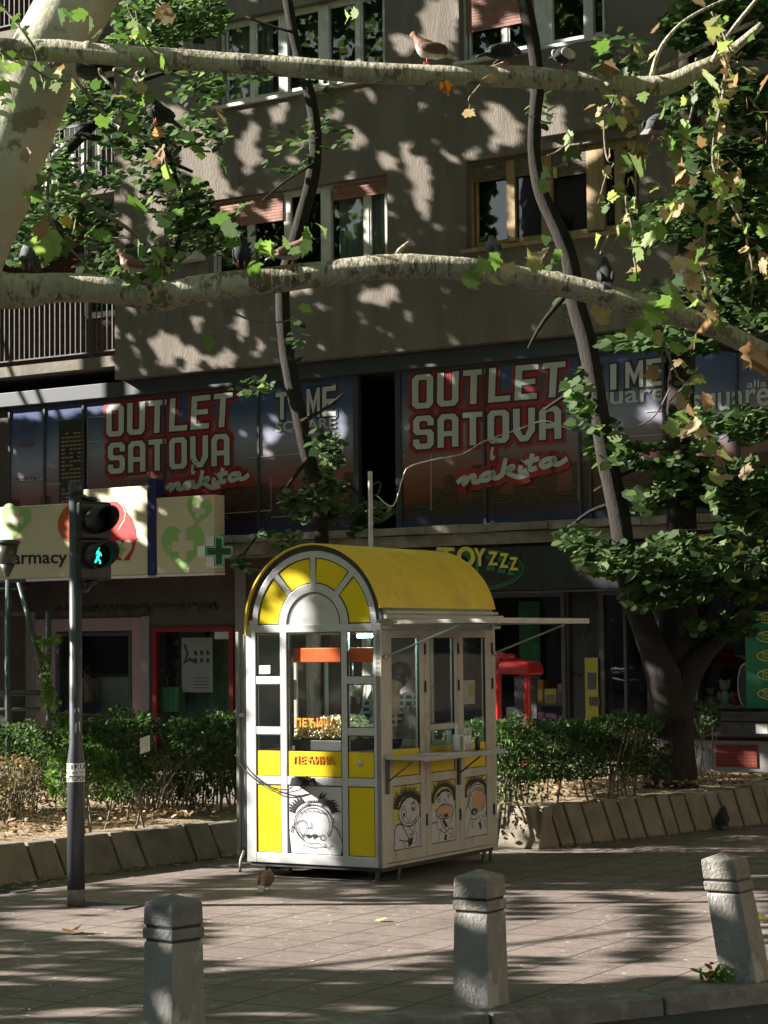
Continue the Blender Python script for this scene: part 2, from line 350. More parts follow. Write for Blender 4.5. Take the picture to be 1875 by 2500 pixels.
M['concrete'] = mat('old_concrete', (.26,.25,.20), (.13,.125,.10), scale=3.5, rough=.95, bump=.6, bscale=30, dirt=(.075,.085,.035), dscale=1.3, dlo=.52, dhi=.68)
M['gal_frame'] = mat('gallery_frame', (.05,.056,.066), rough=.5, metal=.2)
M['fascia'] = mat('brown_fascia', (.075,.062,.052), (.055,.045,.038), scale=3, rough=.8)
M['black_sign'] = mat('black_sign', (.016,.018,.02), (.022,.025,.028), scale=2, rough=.3)
M['cream_sign'] = mat('cream_sign', (.66,.60,.42), (.60,.53,.36), scale=1.2, rough=.45)
def flat(n, c, rough=.5, **k): M[n] = mat(n, c, rough=rough, **k); return M[n]
flat('navy', (.012,.02,.09)); flat('leafgreen', (.26,.46,.12)); flat('heartgreen', (.30,.50,.16)); flat('pharm_red', (.50,.012,.015)); flat('pharm_orange', (.50,.11,.03))
flat('signblack', (.008,.008,.008)); flat('crossgreen', (.004,.05,.02)); flat('white', (.75,.75,.73)); flat('cream2', (.62,.57,.42))
flat('letter', (.50,.53,.51), .4); flat('letter_edge', (.03,.02,.03)); flat('bannerred', (.33,.018,.022), .35); flat('bannerred2', (.16,.015,.03), .35); flat('faint', (.10,.07,.08))
flat('toy_yellow', (.68,.62,.10)); flat('toy_green', (.02,.16,.05)); flat('red_paint', (.42,.012,.018), .35, coat=.3); flat('pinkwall', (.28,.20,.20)); flat('greywall', (.20,.20,.20)); flat('doorred', (.17,.008,.01), .4)
flat('poster', (.42,.44,.42)); flat('posterink', (.06,.07,.08)); flat('suitcase', (.05,.22,.08), .35, coat=.4); flat('ventred', (.20,.03,.02), .8)
flat('green_lit', (.02,.5,.3), emit=(.02,.85,.55), estr=.9); flat('pink', (.5,.2,.25)); flat('blue', (.05,.13,.4)); flat('orange', (.6,.2,.03)); flat('purple', (.2,.06,.25))
# ------------------------------------------------------------------ ground
def ground_mat():
    m_ = bpy.data.materials.new('pavement'); m_.use_nodes = True; N = m_.node_tree.nodes; L = m_.node_tree.links; B = N['Principled BSDF']
    tc = N.new('ShaderNodeTexCoord'); mp = N.new('ShaderNodeMapping'); mp.inputs['Rotation'].default_value = (0,0,math.radians(30.4)); L.new(tc.outputs['Object'], mp.inputs[0])
    dn = N.new('ShaderNodeTexNoise'); dn.inputs['Scale'].default_value = .8; L.new(tc.outputs['Object'], dn.inputs[0])
    va = N.new('ShaderNodeVectorMath'); va.operation = 'MULTIPLY_ADD'; va.inputs[1].default_value = (.03,.03,0); L.new(dn.outputs['Color'], va.inputs[0]); L.new(mp.outputs[0], va.inputs[2])
    br = N.new('ShaderNodeTexBrick'); br.offset = 0; br.inputs['Scale'].default_value = 1; br.inputs['Brick Width'].default_value = .42; br.inputs['Row Height'].default_value = .42
    br.inputs['Mortar Size'].default_value = .008; br.inputs['Mortar Smooth'].default_value = .3; br.inputs['Color1'].default_value = (.178,.138,.127,1); br.inputs['Color2'].default_value = (.145,.110,.101,1); br.inputs['Mortar'].default_value = (.022,.018,.017,1)
    L.new(va.outputs[0], br.inputs[0])
    def nz(s, d=8):
        n = N.new('ShaderNodeTexNoise'); n.inputs['Scale'].default_value = s; n.inputs['Detail'].default_value = d; n.inputs['Roughness'].default_value = .65; L.new(tc.outputs['Object'], n.inputs[0]); return n
    def mr(src, a, b):
        r = N.new('ShaderNodeMapRange'); r.inputs['From Min'].default_value = a; r.inputs['From Max'].default_value = b; L.new(src, r.inputs[0]); return r.outputs[0]
    def mix(f, a, b, t='MIX'):
        x = N.new('ShaderNodeMix'); x.data_type = 'RGBA'; x.blend_type = t
        if isinstance(f, float): x.inputs[0].default_value = f
        else: L.new(f, x.inputs[0])
        for i, v in ((6,a),(7,b)):
            if isinstance(v, tuple): x.inputs[i].default_value = v
            else: L.new(v, x.inputs[i])
        return x.outputs[2]
    c = mix(mr(nz(1.1).outputs[0], .42, .66), br.outputs[0], (.24,.195,.175,1))
    c = mix(mr(nz(14).outputs[0], .45, .8), c, (.29,.25,.225,1))
    c = mix(mr(nz(3.5).outputs[0], .56, .70), c, (.085,.066,.058,1)); c = mix(mr(nz(.55).outputs[0], .5, .7), c, (.12,.095,.085,1))
    vo = N.new('ShaderNodeTexVoronoi'); vo.inputs['Scale'].default_value = 6; L.new(tc.outputs['Object'], vo.inputs[0])
    c = mix(mr(vo.outputs['Distance'], .09, .06), c, (.56,.53,.47,1))
    vo2 = N.new('ShaderNodeTexVoronoi'); vo2.inputs['Scale'].default_value = 21; L.new(tc.outputs['Object'], vo2.inputs[0])
    c = mix(mr(vo2.outputs['Distance'], .12, .08), c, (.48,.44,.39,1))
    c = mix(br.outputs['Fac'], c, (.055,.043,.039,1)); L.new(c, B.inputs['Base Color']); B.inputs['Roughness'].default_value = .8
    b = N.new('ShaderNodeBump'); b.inputs['Strength'].default_value = .7; b.inputs['Distance'].default_value = .012
    h = mix(.5, br.outputs['Fac'], nz(18).outputs[0]); inv = N.new('ShaderNodeInvert'); L.new(br.outputs['Fac'], inv.inputs[1]); h = mix(.35, inv.outputs[0], nz(22).outputs[0]); L.new(h, b.inputs['Height']); L.new(b.outputs[0], B.inputs['Normal'])
    return m_
M['pave'] = ground_mat()
M['asphalt'] = mat('asphalt', (.06,.06,.062), (.04,.04,.042), scale=3, rough=.9, bump=.8, bscale=80, sp=((.14,.14,.14), 60, .2))
M['kerb'] = mat('kerb_stone', (.21,.20,.19), (.14,.135,.125), scale=5, rough=.9, bump=.5, bscale=40, dirt=(.30,.29,.27), dscale=7)
M['soil'] = mat('dry_soil', (.36,.27,.17), (.24,.17,.10), scale=4, rough=1, bump=1, bscale=30, dirt=(.42,.34,.23), dscale=9)
mb = MB(); mb.add([(-200,-200,-.09),(200,-200,-.09),(200,250,-.09),(-200,250,-.09)], [(0,1,2,3)]); tag(mb.build('road', M['asphalt']), kind='structure')
kin = [(-14,6.9),(-8,8.1),(-3,9.65),(.06,10.78),(.735,11.05),(2.08,11.80),(5,13.5),(14,19.0)]
kdir = []
mb = MB(); n_ = len(kin); top = [(x, y, 0) for x, y in kin]; back = [(40,60,0),(-40,60,0)]
mb.add(top+[(60,45,0),(60,90,0),(-60,90,0),(-60,6,0)], [tuple(range(n_+4))]); tag(mb.build('pavement', M['pave']), kind='structure')
# kerb stones: a row of separate long stones in one band
mb = MB()
def kpt(s_):
    for i in range(len(kin)-1):
        a = Vector(kin[i]+(0,)); b = Vector(kin[i+1]+(0,)); l = (b-a).length
        if s_ <= l: return a+(b-a)*(s_/l), Vector(((b-a).y, -(b-a).x, 0)).normalized()
        s_ -= l
    return b, Vector((.5,-.86,0))
s_ = 0.
while s_ < 30:
    p0, n0 = kpt(s_+.006); p1, n1 = kpt(s_+.99)
    q = [(p0, 0.002), (p1, .002)]
    i0, i1 = p0+n0*.004, p1+n1*.004; w = .25+random.uniform(-.004,.004); zt = .008+random.uniform(-.003,.003)
    mb.hexa([i0+Vector((0,0,-.15)), i0+n0*w+Vector((0,0,-.15)), i0+Vector((0,0,zt)), i0+n0*(w-.015)+Vector((0,0,zt)), i1+Vector((0,0,-.15)), i1+n1*w+Vector((0,0,-.15)), i1+Vector((0,0,zt)), i1+n1*(w-.015)+Vector((0,0,zt))])
    s_ += 1.0
tag(mb.build('kerb', M['kerb'], bevel=.012), kind='structure')
# raised soil beds behind the planter walls
PA0 = G(0,2164); PA1 = G(577,2091); PB0 = G(1317,2074); PB1 = G(1875,2012); PBe = G(1209,2068)
dA = (PA1-PA0).normalized(); dB = (PB1-PB0).normalized(); nA = Vector((-dA.y, dA.x, 0)); nB = Vector((-dB.y, dB.x, 0))
def soil(name, a, b, back, z):
    mb = MB(); nx, ny = 60, 30; vs = []
    for j in range(ny+1):
        for i in range(nx+1):
            p = a.lerp(b, i/nx)+back*(j/ny); h = z+.05*mnoise.noise(p*1.3)+.02*mnoise.noise(p*5)+.1*(j/ny)
            vs.append((p.x, p.y, h))
    mb.add(vs, [(j*(nx+1)+i, j*(nx+1)+i+1, (j+1)*(nx+1)+i+1, (j+1)*(nx+1)+i) for j in range(ny) for i in range(nx)], 0, True)
    return tag(mb.build(name, M['soil']), kind='structure')
soil('soil', PA0-dA*6+nA*.2, PA1+dA*1.6+nA*.2, nA*4.2, .27)
soil('soil', PB0-dB*.0+nB*.25, PB1+dB*1.7+nB*.25, nB*3.2, .33)
# planter walls: leaning concrete slabs with open joints
M['planter'] = mat('planter_concrete', (.27,.235,.185), (.19,.165,.13), scale=4, rough=.95, bump=.6, bscale=35, dirt=(.13,.115,.09), dscale=2.2)
def planter(label, a, b, nn, h, widths, endw=0.):
    t = thing('planter_wall', a, label, 'planter wall'); d = (b-a).normalized(); L_ = (b-a).length; s_ = 0; k = 0; lean = .10
    while s_ < L_:
        w = widths[k % len(widths)]; k += 1; g = .022; sk = .055+random.uniform(-.01,.01)
        e = min(s_+w, L_); p0 = a+d*(s_+g); p1 = a+d*(e-g*.2); hh = h+random.uniform(-.012,.012); Z = Vector((0,0,hh))
        mb = MB(); mb.hexa([p0, p0+nn*.22, p0+nn*lean+Z-d*sk, p0+nn*.25+Z-d*sk, p1, p1+nn*.22, p1+nn*lean+Z-d*sk, p1+nn*.25+Z-d*sk])
        mb.build('wall_slab', M['planter'], t, bevel=.012); s_ = e
    mb = MB(); Z = Vector((0,0,h-.06)); p0 = a+d*.02; p1 = b; o_ = nn*.035
    mb.hexa([p0+o_, p0+nn*.2, p0+o_+nn*lean+Z, p0+nn*.24+Z, p1+o_, p1+nn*.2, p1+o_+nn*lean+Z, p1+nn*.24+Z]); mb.build('backing', M['planter'], t)
    return t, d
planter('long low planter wall of leaning brown concrete slabs left of the kiosk', PA0-dA*6.0, PA1+dA*1.9, nA, .30, [.3,.62,.3,.62,.3,.6])
tB, _ = planter('low planter wall of narrow leaning concrete slabs right of the kiosk', PB0, PB1+dB*1.5, nB, .37, [.29,.2,.24,.3,.21,.26])
# its sunlit end slab, returning behind the kiosk
eb = (PBe-PB0); en = Vector((eb.y, -eb.x, 0)).normalized(); 
if en.x > 0 and en.y > 0: en = -en
mb = MB(); Z = Vector((0,0,.37)); e0 = PB0-en*-.0; inn = nB*1.0
q0 = PB0+Vector((-.004,0,0)); q1 = PBe+(PBe-PB0).normalized()*.9; bk = -en*.22; ln = -en*.10
def endslab(p, q):
    mb = MB(); mb.hexa([p, p+bk, p+ln+Z, p+bk*1.1+Z, q, q+bk, q+ln+Z, q+bk*1.1+Z]); mb.build('end_slab', M['planter'], tB, bevel=.012)
dd = (q1-q0).normalized(); endslab(q0, q0+dd*.44); endslab(q0+dd*.47, q1)
# ------------------------------------------------------------------ building
bld = thing('apartment_building', BP.P(-5,0,0), 'grey stucco apartment building with shops below and a long glazed gallery above them', 'building')
kz = lambda x, y, d=0.: bpx(x*K, y*K, d)
def win_rect(x0, x1, vb, vt, y=400, d=0.): return (bpx(x0, y, d)[0], bpx(x1, y, d)[0], vb, vt)
W1 = win_rect(528, 940, 9.74, 11.0, 120); W2 = win_rect(508, 945, 7.12, 8.36, 520); W3 = win_rect(1120, 1480, 9.74, 11.0, 60); W4 = win_rect(1137, 1560, 7.15, 8.36, 500)
uL = kz(248,740)[0]; uR = 8.0
mb = MB(); wall_holes(mb, BP, uL, uR, 5.86, 14., [W1, W2, W3, W4, (W1[0]-.3,W1[1],12.3,13.5), (W3[0],W3[1],12.3,13.5)], 0, .3)
mb.add([BP.P(uL,5.86,0),BP.P(uL,5.86,-2.2),BP.P(uL,14,-2.2),BP.P(uL,14,0)], [(0,1,2,3)]); mb.add([BP.P(uL,5.86,0),BP.P(uR,5.86,0),BP.P(uR,5.86,-2.2),BP.P(uL,5.86,-2.2)], [(0,1,2,3)])
sub(mb, 'stucco_wall', M['stucco'], bld)
# plaster band that stands proud on the right
mb = MB(); bu = bpx(1334, 340)[0]; mb.box(BP, bu, uR, 8.5, 9.66, .002, .14); sub(mb, 'parapet_band', M['stucco'], bld, .01)
# brick recess on the left with its rooms
ub0 = uL-8; mb = MB(); wall_holes(mb, BP, ub0, uL, 5.7, 14, [(uL-1.9,uL-.95,7.2,8.4),(uL-2.6,uL-1.2,10.,11.1)], -1.6, .1); sub(mb, 'brick_wall', M['brick'], bld)
mb = MB(); mb.box(BP, ub0, uR, 0, 14, -6, -2.3); sub(mb, 'core_wall', M['dark'], bld)
mb = MB(); mb.box(BP, ub0, uR, 13.95, 14.3, -6, .3); sub(mb, 'cornice', M['concrete'], bld)
def window(rect, posts, fm, sillm, shut=None, panem=None, vrail=None, label=None, curt=None, d=-.12, lit=None):
    u0, u1, v0, v1 = rect; mb = MB(); t = .055
    mb.box(BP, u0, u1, v1-t, v1-.002, d-.05, d); mb.box(BP, u0, u1, v0+.002, v0+t, d-.05, d); mb.box(BP, u0+.002, u0+t, v0+t, v1-t, d-.05, d); mb.box(BP, u1-t, u1-.002, v0+t, v1-t, d-.05, d)
    for x, w in posts: mb.box(BP, x-w/2, x+w/2, v0+t, v1-t, d-.05, d+(.03 if w > .12 else .004))
    w_ = mb.build('window', fm, bld, bevel=.006)
    xs = sorted([u0+t]+[x for x, w in posts]+[u1-t])
    for i in range(len(xs)-1):      # sashes and panes
        a, b = xs[i]+.03, xs[i+1]-.03
        if b-a < .15: continue
        m2 = MB(); m2.box(BP, a, a+.035, v0+t, v1-t, d-.045, d-.008); m2.box(BP, b-.035, b, v0+t, v1-t, d-.045, d-.008); m2.box(BP, a+.035, b-.035, v0+t, v0+t+.05, d-.045, d-.008); m2.box(BP, a+.035, b-.035, v1-t-.04, v1-t, d-.045, d-.008); sub(m2, 'sash', fm, w_)
        m2 = MB(); m2.add([BP.P(a,v0,d-.03),BP.P(b,v0,d-.03),BP.P(b,v1,d-.03),BP.P(a,v1,d-.03)], [(0,1,2,3)]); sub(m2, 'pane', M['glassb'], w_)
    for cu in (curt or []):
        m2 = MB(); N_ = 24; vs = []
        for k in range(N_+1):
            uu = cu[0]+(cu[1]-cu[0])*k/N_; dd_ = d-.18+.03*math.sin(k*1.9); vs += [BP.P(uu, v0, dd_), BP.P(uu, v1, dd_)]
        m2.add(vs, [(2*k,2*k+2,2*k+3,2*k+1) for k in range(N_)], 0, True); sub(m2, 'curtain', M['curtain'], w_)
    for (a, b, lo, hi, sm) in (shut or []):
        m2 = MB(); v = hi
        while v > lo: m2.box(BP, a, b, v-.042, v-.004, d+.012, d+.028); m2.box(BP, a, b, v-.006, v-.001, d+.012, d+.018); v -= .043
        sub(m2, 'roller_shutter', sm, w_)
    m2 = MB(); m2.box(BP, u0-.06, u1+.06, v0-.05, v0-.003, -.06, .07); sub(m2, 'sill', sillm, w_)
    m2 = MB(); m2.box(BP, u0-.05, u1+.05, v0-.1, v1+.1, -1.6, -1.5); sub(m2, 'room_wall', M['dark'], w_)
    return w_
bx = lambda x, y: bpx(x, y)[0]
window(W1, [(bx(606,150),.07),(bx(682,150),.16),(bx(781,120),.18),(bx(864,100),.07)], M['white_paint'], M['white_paint'], curt=[(bx(535,150),bx(640,150))])
window(W2, [(bx(600,550),.08),(bx(690,550),.12),(bx(786,540),.17),(bx(884,540),.08)], M['white_paint'], M['concrete'], shut=[(W2[0]+.06,bx(690,550)-.06,7.95,8.33,M['shutter_red']),(bx(800,540)+.03,W2[1]-.06,8.14,8.33,M['shutter_red'])], curt=[(bx(800,540),W2[1])])
window(W3, [(bx(1222,60),.08),(bx(1318,60),.26),(bx(1428,30),.14)], M['white_paint'], M['white_paint'], shut=[(W3[0]+.06,bx(1305,60),10.18,10.97,M['shutter_red'])])
window(W4, [(bx(1238,450),.13),(bx(1325,450),.16),(bx(1445,430),.26),(bx(1500,430),.1)], M['wood_paint'], M['wood_paint'], shut=[(W4[0]+.06,bx(1318,450),8.10,8.33,M['shutter_brown']),(bx(1340,450),bx(1425,450),8.02,8.33,M['shutter_brown'])], curt=[])
for r in ((W1[0]-.3,W1[1],12.3,13.5),(W3[0],W3[1],12.3,13.5)): window(r, [((r[0]+r[1])/2,.14)], M['white_paint'], M['concrete'])
for r in ((uL-1.9,uL-.95,7.2,8.4),(uL-2.6,uL-1.2,10.,11.1)):
    mb = MB(); a, b, c, e = r
    for q in ((a-.05,a+.04,c,e),(b-.04,b+.05,c,e),(a,b,c-.05,c+.04),(a,b,e-.04,e+.05)): mb.box(BP, *q, -1.62, -1.55)
    w_ = mb.build('window', M['white_paint'], bld); m2 = MB(); m2.add([BP.P(a,c,-1.64),BP.P(b,c,-1.64),BP.P(b,e,-1.64),BP.P(a,e,-1.64)], [(0,1,2,3)]); sub(m2, 'pane', M['glassb'], w_)
# balconies
M['slab'] = mat('balcony_slab', (.2,.18,.155), (.13,.115,.1), scale=3, rough=.95, bump=.4)
M['rail'] = mat('railing', (.06,.06,.06), (.04,.04,.04), scale=10, rough=.6, metal=.3)
for zi, (px_, py_) in enumerate(((283,868),(272,444),(80,62))):
    z0 = bpx(px_, py_, -.05)[1]
    bal = MB(); bal.box(BP, ub0, uL-.004, z0-.16, z0, -1.598, -.02); b_ = bal.build('balcony', M['slab'], bld)
    m2 = MB(); m2.box(BP, ub0, uL-.01, z0+.95, z0+.99, -.08, -.05); m2.box(BP, ub0, uL-.01, z0+.08, z0+.1, -.075, -.055)
    u = uL-.1
    while u > ub0: m2.box(BP, u-.008, u+.008, z0+.1, z0+.95, -.073, -.057); u -= .105
    for k in range(4): m2.box(BP, uL-.55-k*2.2-.02, uL-.55-k*2.2+.02, z0, z0+(2.4 if k == 0 else .95), -.09, -.05)
    sub(m2, 'railing', M['rail'], b_)
    if zi == 1:
        m2 = MB()
        for k in range(3): m2.box(BP, uL-1.9+k*.55, uL-1.45+k*.55, z0+.12, z0+.75, -.13, -.1)
        sub(m2, 'privacy_panel', M['white_paint'], b_)
# gallery (first floor glazing strip)
GD = -.32
gz0, gz1 = 3.42, 5.62
ug0 = kz(20,980,GD)[0]; ug1 = 8.0
mb = MB(); mb.box(BP, ub0, ug0-.02, 0, 5.62, -2.3, GD-.05); sub(mb, 'end_wall', M['fascia'], bld); mb = MB(); mb.box(BP, ub0, uR, 5.63, 5.855, -2.2, GD+.12); sub(mb, 'gallery_lintel', M['gal_frame'], bld, .01)
op0, op1 = bpx(870,1040,GD)[0], bpx(975,1040,GD)[0]
# canopy ledge
mb = MB(); ul = kz(468,1150)[0]; mb.box(BP, ub0, uR, 3.12, gz0-.02, -2.2, GD+.03); 
N_ = 60
for k in range(N_):
    a = ul+(uR-ul)*k/N_; b = ul+(uR-ul)*(k+1)/N_; r1 = .012*random.random()
    mb.box(BP, a, b-.002, 3.30+r1, 3.415-.012*random.random(), GD+.03, .28+r1*2)
mb.box(BP, ul, uR, 3.14, 3.297, GD+.03, .16)
sub(mb, 'canopy_ledge', M['concrete'], bld, .006)
# ground floor walls
SD = -.75
mb = MB()
us = lambda x, y=1600: bpx(x*K, y, SD)[0]
holes = [(us(125),us(285),.75,2.05),(us(332),us(505),.12,2.12),(us(905,1500),us(1222),.55,2.5),(us(1228),us(1292),.08,2.5),(us(1300),us(1420),.6,2.5),(us(1500),us(1720),.95,2.5)]
wall_holes(mb, BP, ub0, uR, 0, 3.12, holes, SD, .3); sub(mb, 'shopfront_wall', M['fascia'], bld)
mb = MB(); mb.box(BP, us(78), us(122), .3, 2.28, SD, SD+.03); mb.box(BP, us(122)+.004, us(287), 2.08, 2.28, SD, SD+.03); mb.box(BP, us(287)+.004, us(310), .3, 2.28, SD, SD+.03); mb.box(BP, us(122)+.004, us(287), .3, .74, SD, SD+.03); sub(mb, 'pharmacy_surround', M['pinkwall'], bld, .005)
mb = MB(); mb.box(BP, ub0, us(78)-.01, 0, 2.4, SD+.002, SD+.04); sub(mb, 'wall_panel', M['greywall'], bld, .01); mb = MB(); mb.box(BP, us(310)+.005, us(325), .1, 2.3, SD+.002, SD+.05); sub(mb, 'pillar', M['greywall'], bld, .01); mb = MB(); mb.box(BP, us(513), us(535), 0, 3.1, SD+.002, SD+.06); sub(mb, 'pillar', M['greywall'], bld, .01)
def shopwin(x0, x1, v0, v1, fm, fw=.05, bars=(), name='shop_window'):
    mb = MB(); a, b = us(x0), us(x1)
    mb.box(BP, a-.01, a+fw, v0, v1, SD-.06, SD+.035); mb.box(BP, b-fw, b+.01, v0, v1, SD-.06, SD+.035); mb.box(BP, a+fw, b-fw, v1-fw, v1, SD-.06, SD+.035); mb.box(BP, a+fw, b-fw, v0, v0+fw, SD-.06, SD+.035)
    for x in bars: mb.box(BP, us(x)-.02, us(x)+.02, v0+fw, v1-fw, SD-.06, SD+.03)
    w_ = mb.build(name, fm, bld, bevel=.004); m2 = MB(); m2.add([BP.P(a,v0,SD-.02),BP.P(b,v0,SD-.02),BP.P(b,v1,SD-.02),BP.P(a,v1,SD-.02)], [(0,1,2,3)]); sub(m2, 'pane', M['glassb'], w_); return w_
shopwin(125,285,.75,2.05,M['steel_dark'])
dr = shopwin(332,505,.12,2.12,M['doorred'],.07)
m2 = MB(); m2.box(BP, us(462)+.02, us(505)-.08, 1.93, 2.04, SD-.01, SD+.005); sub(m2, 'hours_sign', M['poster'], dr)
shopwin(905,1222,.55,2.5,M['steel_dark'],.05,(1060,)); 
mb = MB(); mb.box(BP, us(1228), us(1292), .08, 2.5, SD-.1, SD-.06); dd_ = mb.build('shop_door', M['black_sign'], bld); 
shopwin(1300,1420,.6,2.5,M['steel_dark'],.05,(1352,)); shopwin(1500,1720,.95,2.5,M['steel_dark'],.05)
mb = MB(); mb.box(BP, us(1498), 8, .82, .93, SD, SD+.35); mb.box(BP, us(1498), 8, .62, .815, SD, SD+.3); sub(mb, 'window_shelf', M['black_sign'], bld, .01)
mb = MB(); mb.box(BP, us(1440), 8, 0, .56, SD+.002, SD+.06); sub(mb, 'plinth', M['greywall'], bld, .01)
mb = MB(); a, b = us(1552,1850), us(1640,1850); mb.box(BP, a, b, .22, .5, SD+.062, SD+.08); vt = mb.build('vent_grille', M['ventred'], bld)
m2 = MB()
for i in range(11):
    for j in range(6): u = a+.03+(b-a-.06)*i/10; v = .25+.22*j/5; m2.box(BP, u-.008, u+.008, v-.006, v+.006, SD+.081, SD+.083)
sub(m2, 'vent_holes', M['dark'], vt)
mb = MB(); mb.box(BP, bpx(1652,1800,-.45)[0], bpx(1690,1800,-.45)[0], .66, .78, -.448, -.444); sub(mb, 'sticker', M['white'], bld); mb = MB(); mb.box(BP, bpx(1846,1800,-.45)[0], bpx(1875,1800,-.45)[0], .66, .78, -.448, -.444); sub(mb, 'sticker', M['white'], bld)
# graffiti on the fascia above the pharmacy window
mb = MB(); rr = random.Random(3); u = kz(120,1295,SD)[0]; ue = kz(470,1290,SD)[0]
while u < ue:
    w = rr.uniform(.08,.2); pts = [(u+w*t/7+rr.uniform(-.03,.03), 2.43+.06*math.sin(t*rr.uniform(1,2.5)+rr.random())+rr.uniform(-.02,.02)) for t in range(8)]; stroke(mb, BP, pts, .018, SD+.012); u += w*.9
sub(mb, 'graffiti', M['signblack'], bld)
# shop interiors (shared back wall is the core); floor display levels
# opposite side of the street (behind the viewer)
opp = thing('townhouse', (-4,-22,0), 'pale town house across the street with a regular grid of windows', 'building')
M['beige'] = mat('beige_render', (.42,.36,.27), (.34,.28,.20), scale=1, rough=.9)
OP = Plane((30,-22,0), 180)
mb = MB(); hs = [(i*3.2+1, i*3.2+2.3, j*3.1+1, j*3.1+2.6) for i in range(22) for j in range(2)]; wall_holes(mb, OP, 0, 72, -.09, 8, hs, 0, .3); sub(mb, 'wall', M['beige'], opp)
for k, h_ in enumerate(hs[:100]):
    m2 = MB(); m2.box(OP, h_[0], h_[1], h_[2], h_[3], -.3, -.25); m2.build('window', M['dark'], opp)
mb = MB(); mb.box(OP, -.2, 72.2, 8, 8.4, -12, .4); sub(mb, 'roof', M['slab'], opp)
def block(label, o, ang, L_, Hh, wallm):
    t = thing('townhouse', o, label, 'building'); Q = Plane(o, ang); hs = [(i*3+.9, i*3+2.1, j*3.1+1, j*3.1+2.6) for i in range(int(L_/3)) for j in range(int(Hh/3.1))]
    mb = MB(); wall_holes(mb, Q, 0, L_, -.09, Hh, hs, 0, .3); sub(mb, 'wall', wallm, t)
    for h_ in hs[:98]: m2 = MB(); m2.box(Q, h_[0], h_[1], h_[2], h_[3], -.3, -.25); m2.build('window', M['dark'], t)
    mb = MB(); mb.box(Q, -.2, L_+.2, Hh, Hh+.4, -12, .4); sub(mb, 'roof', M['slab'], t)
M['dullrender'] = mat('dull_render', (.16,.145,.12), (.12,.105,.09), scale=1, rough=.9)
block('low grey town house far down the street to the left', Vector((-46,58,0)), 96, 96, 13.5, M['dullrender'])  # unseen block, added to cut horizon glow and sky in the shop windows
block('tall grey town house at the near left street corner', Vector((-44,4,0)), 96, 48, 28, M['dullrender'])  # unseen tall block, added to keep bright sky out of window reflections
block('ochre town house far down the street to the right', Vector((24,-20,0)), -84, 84, 16, M['beige'])
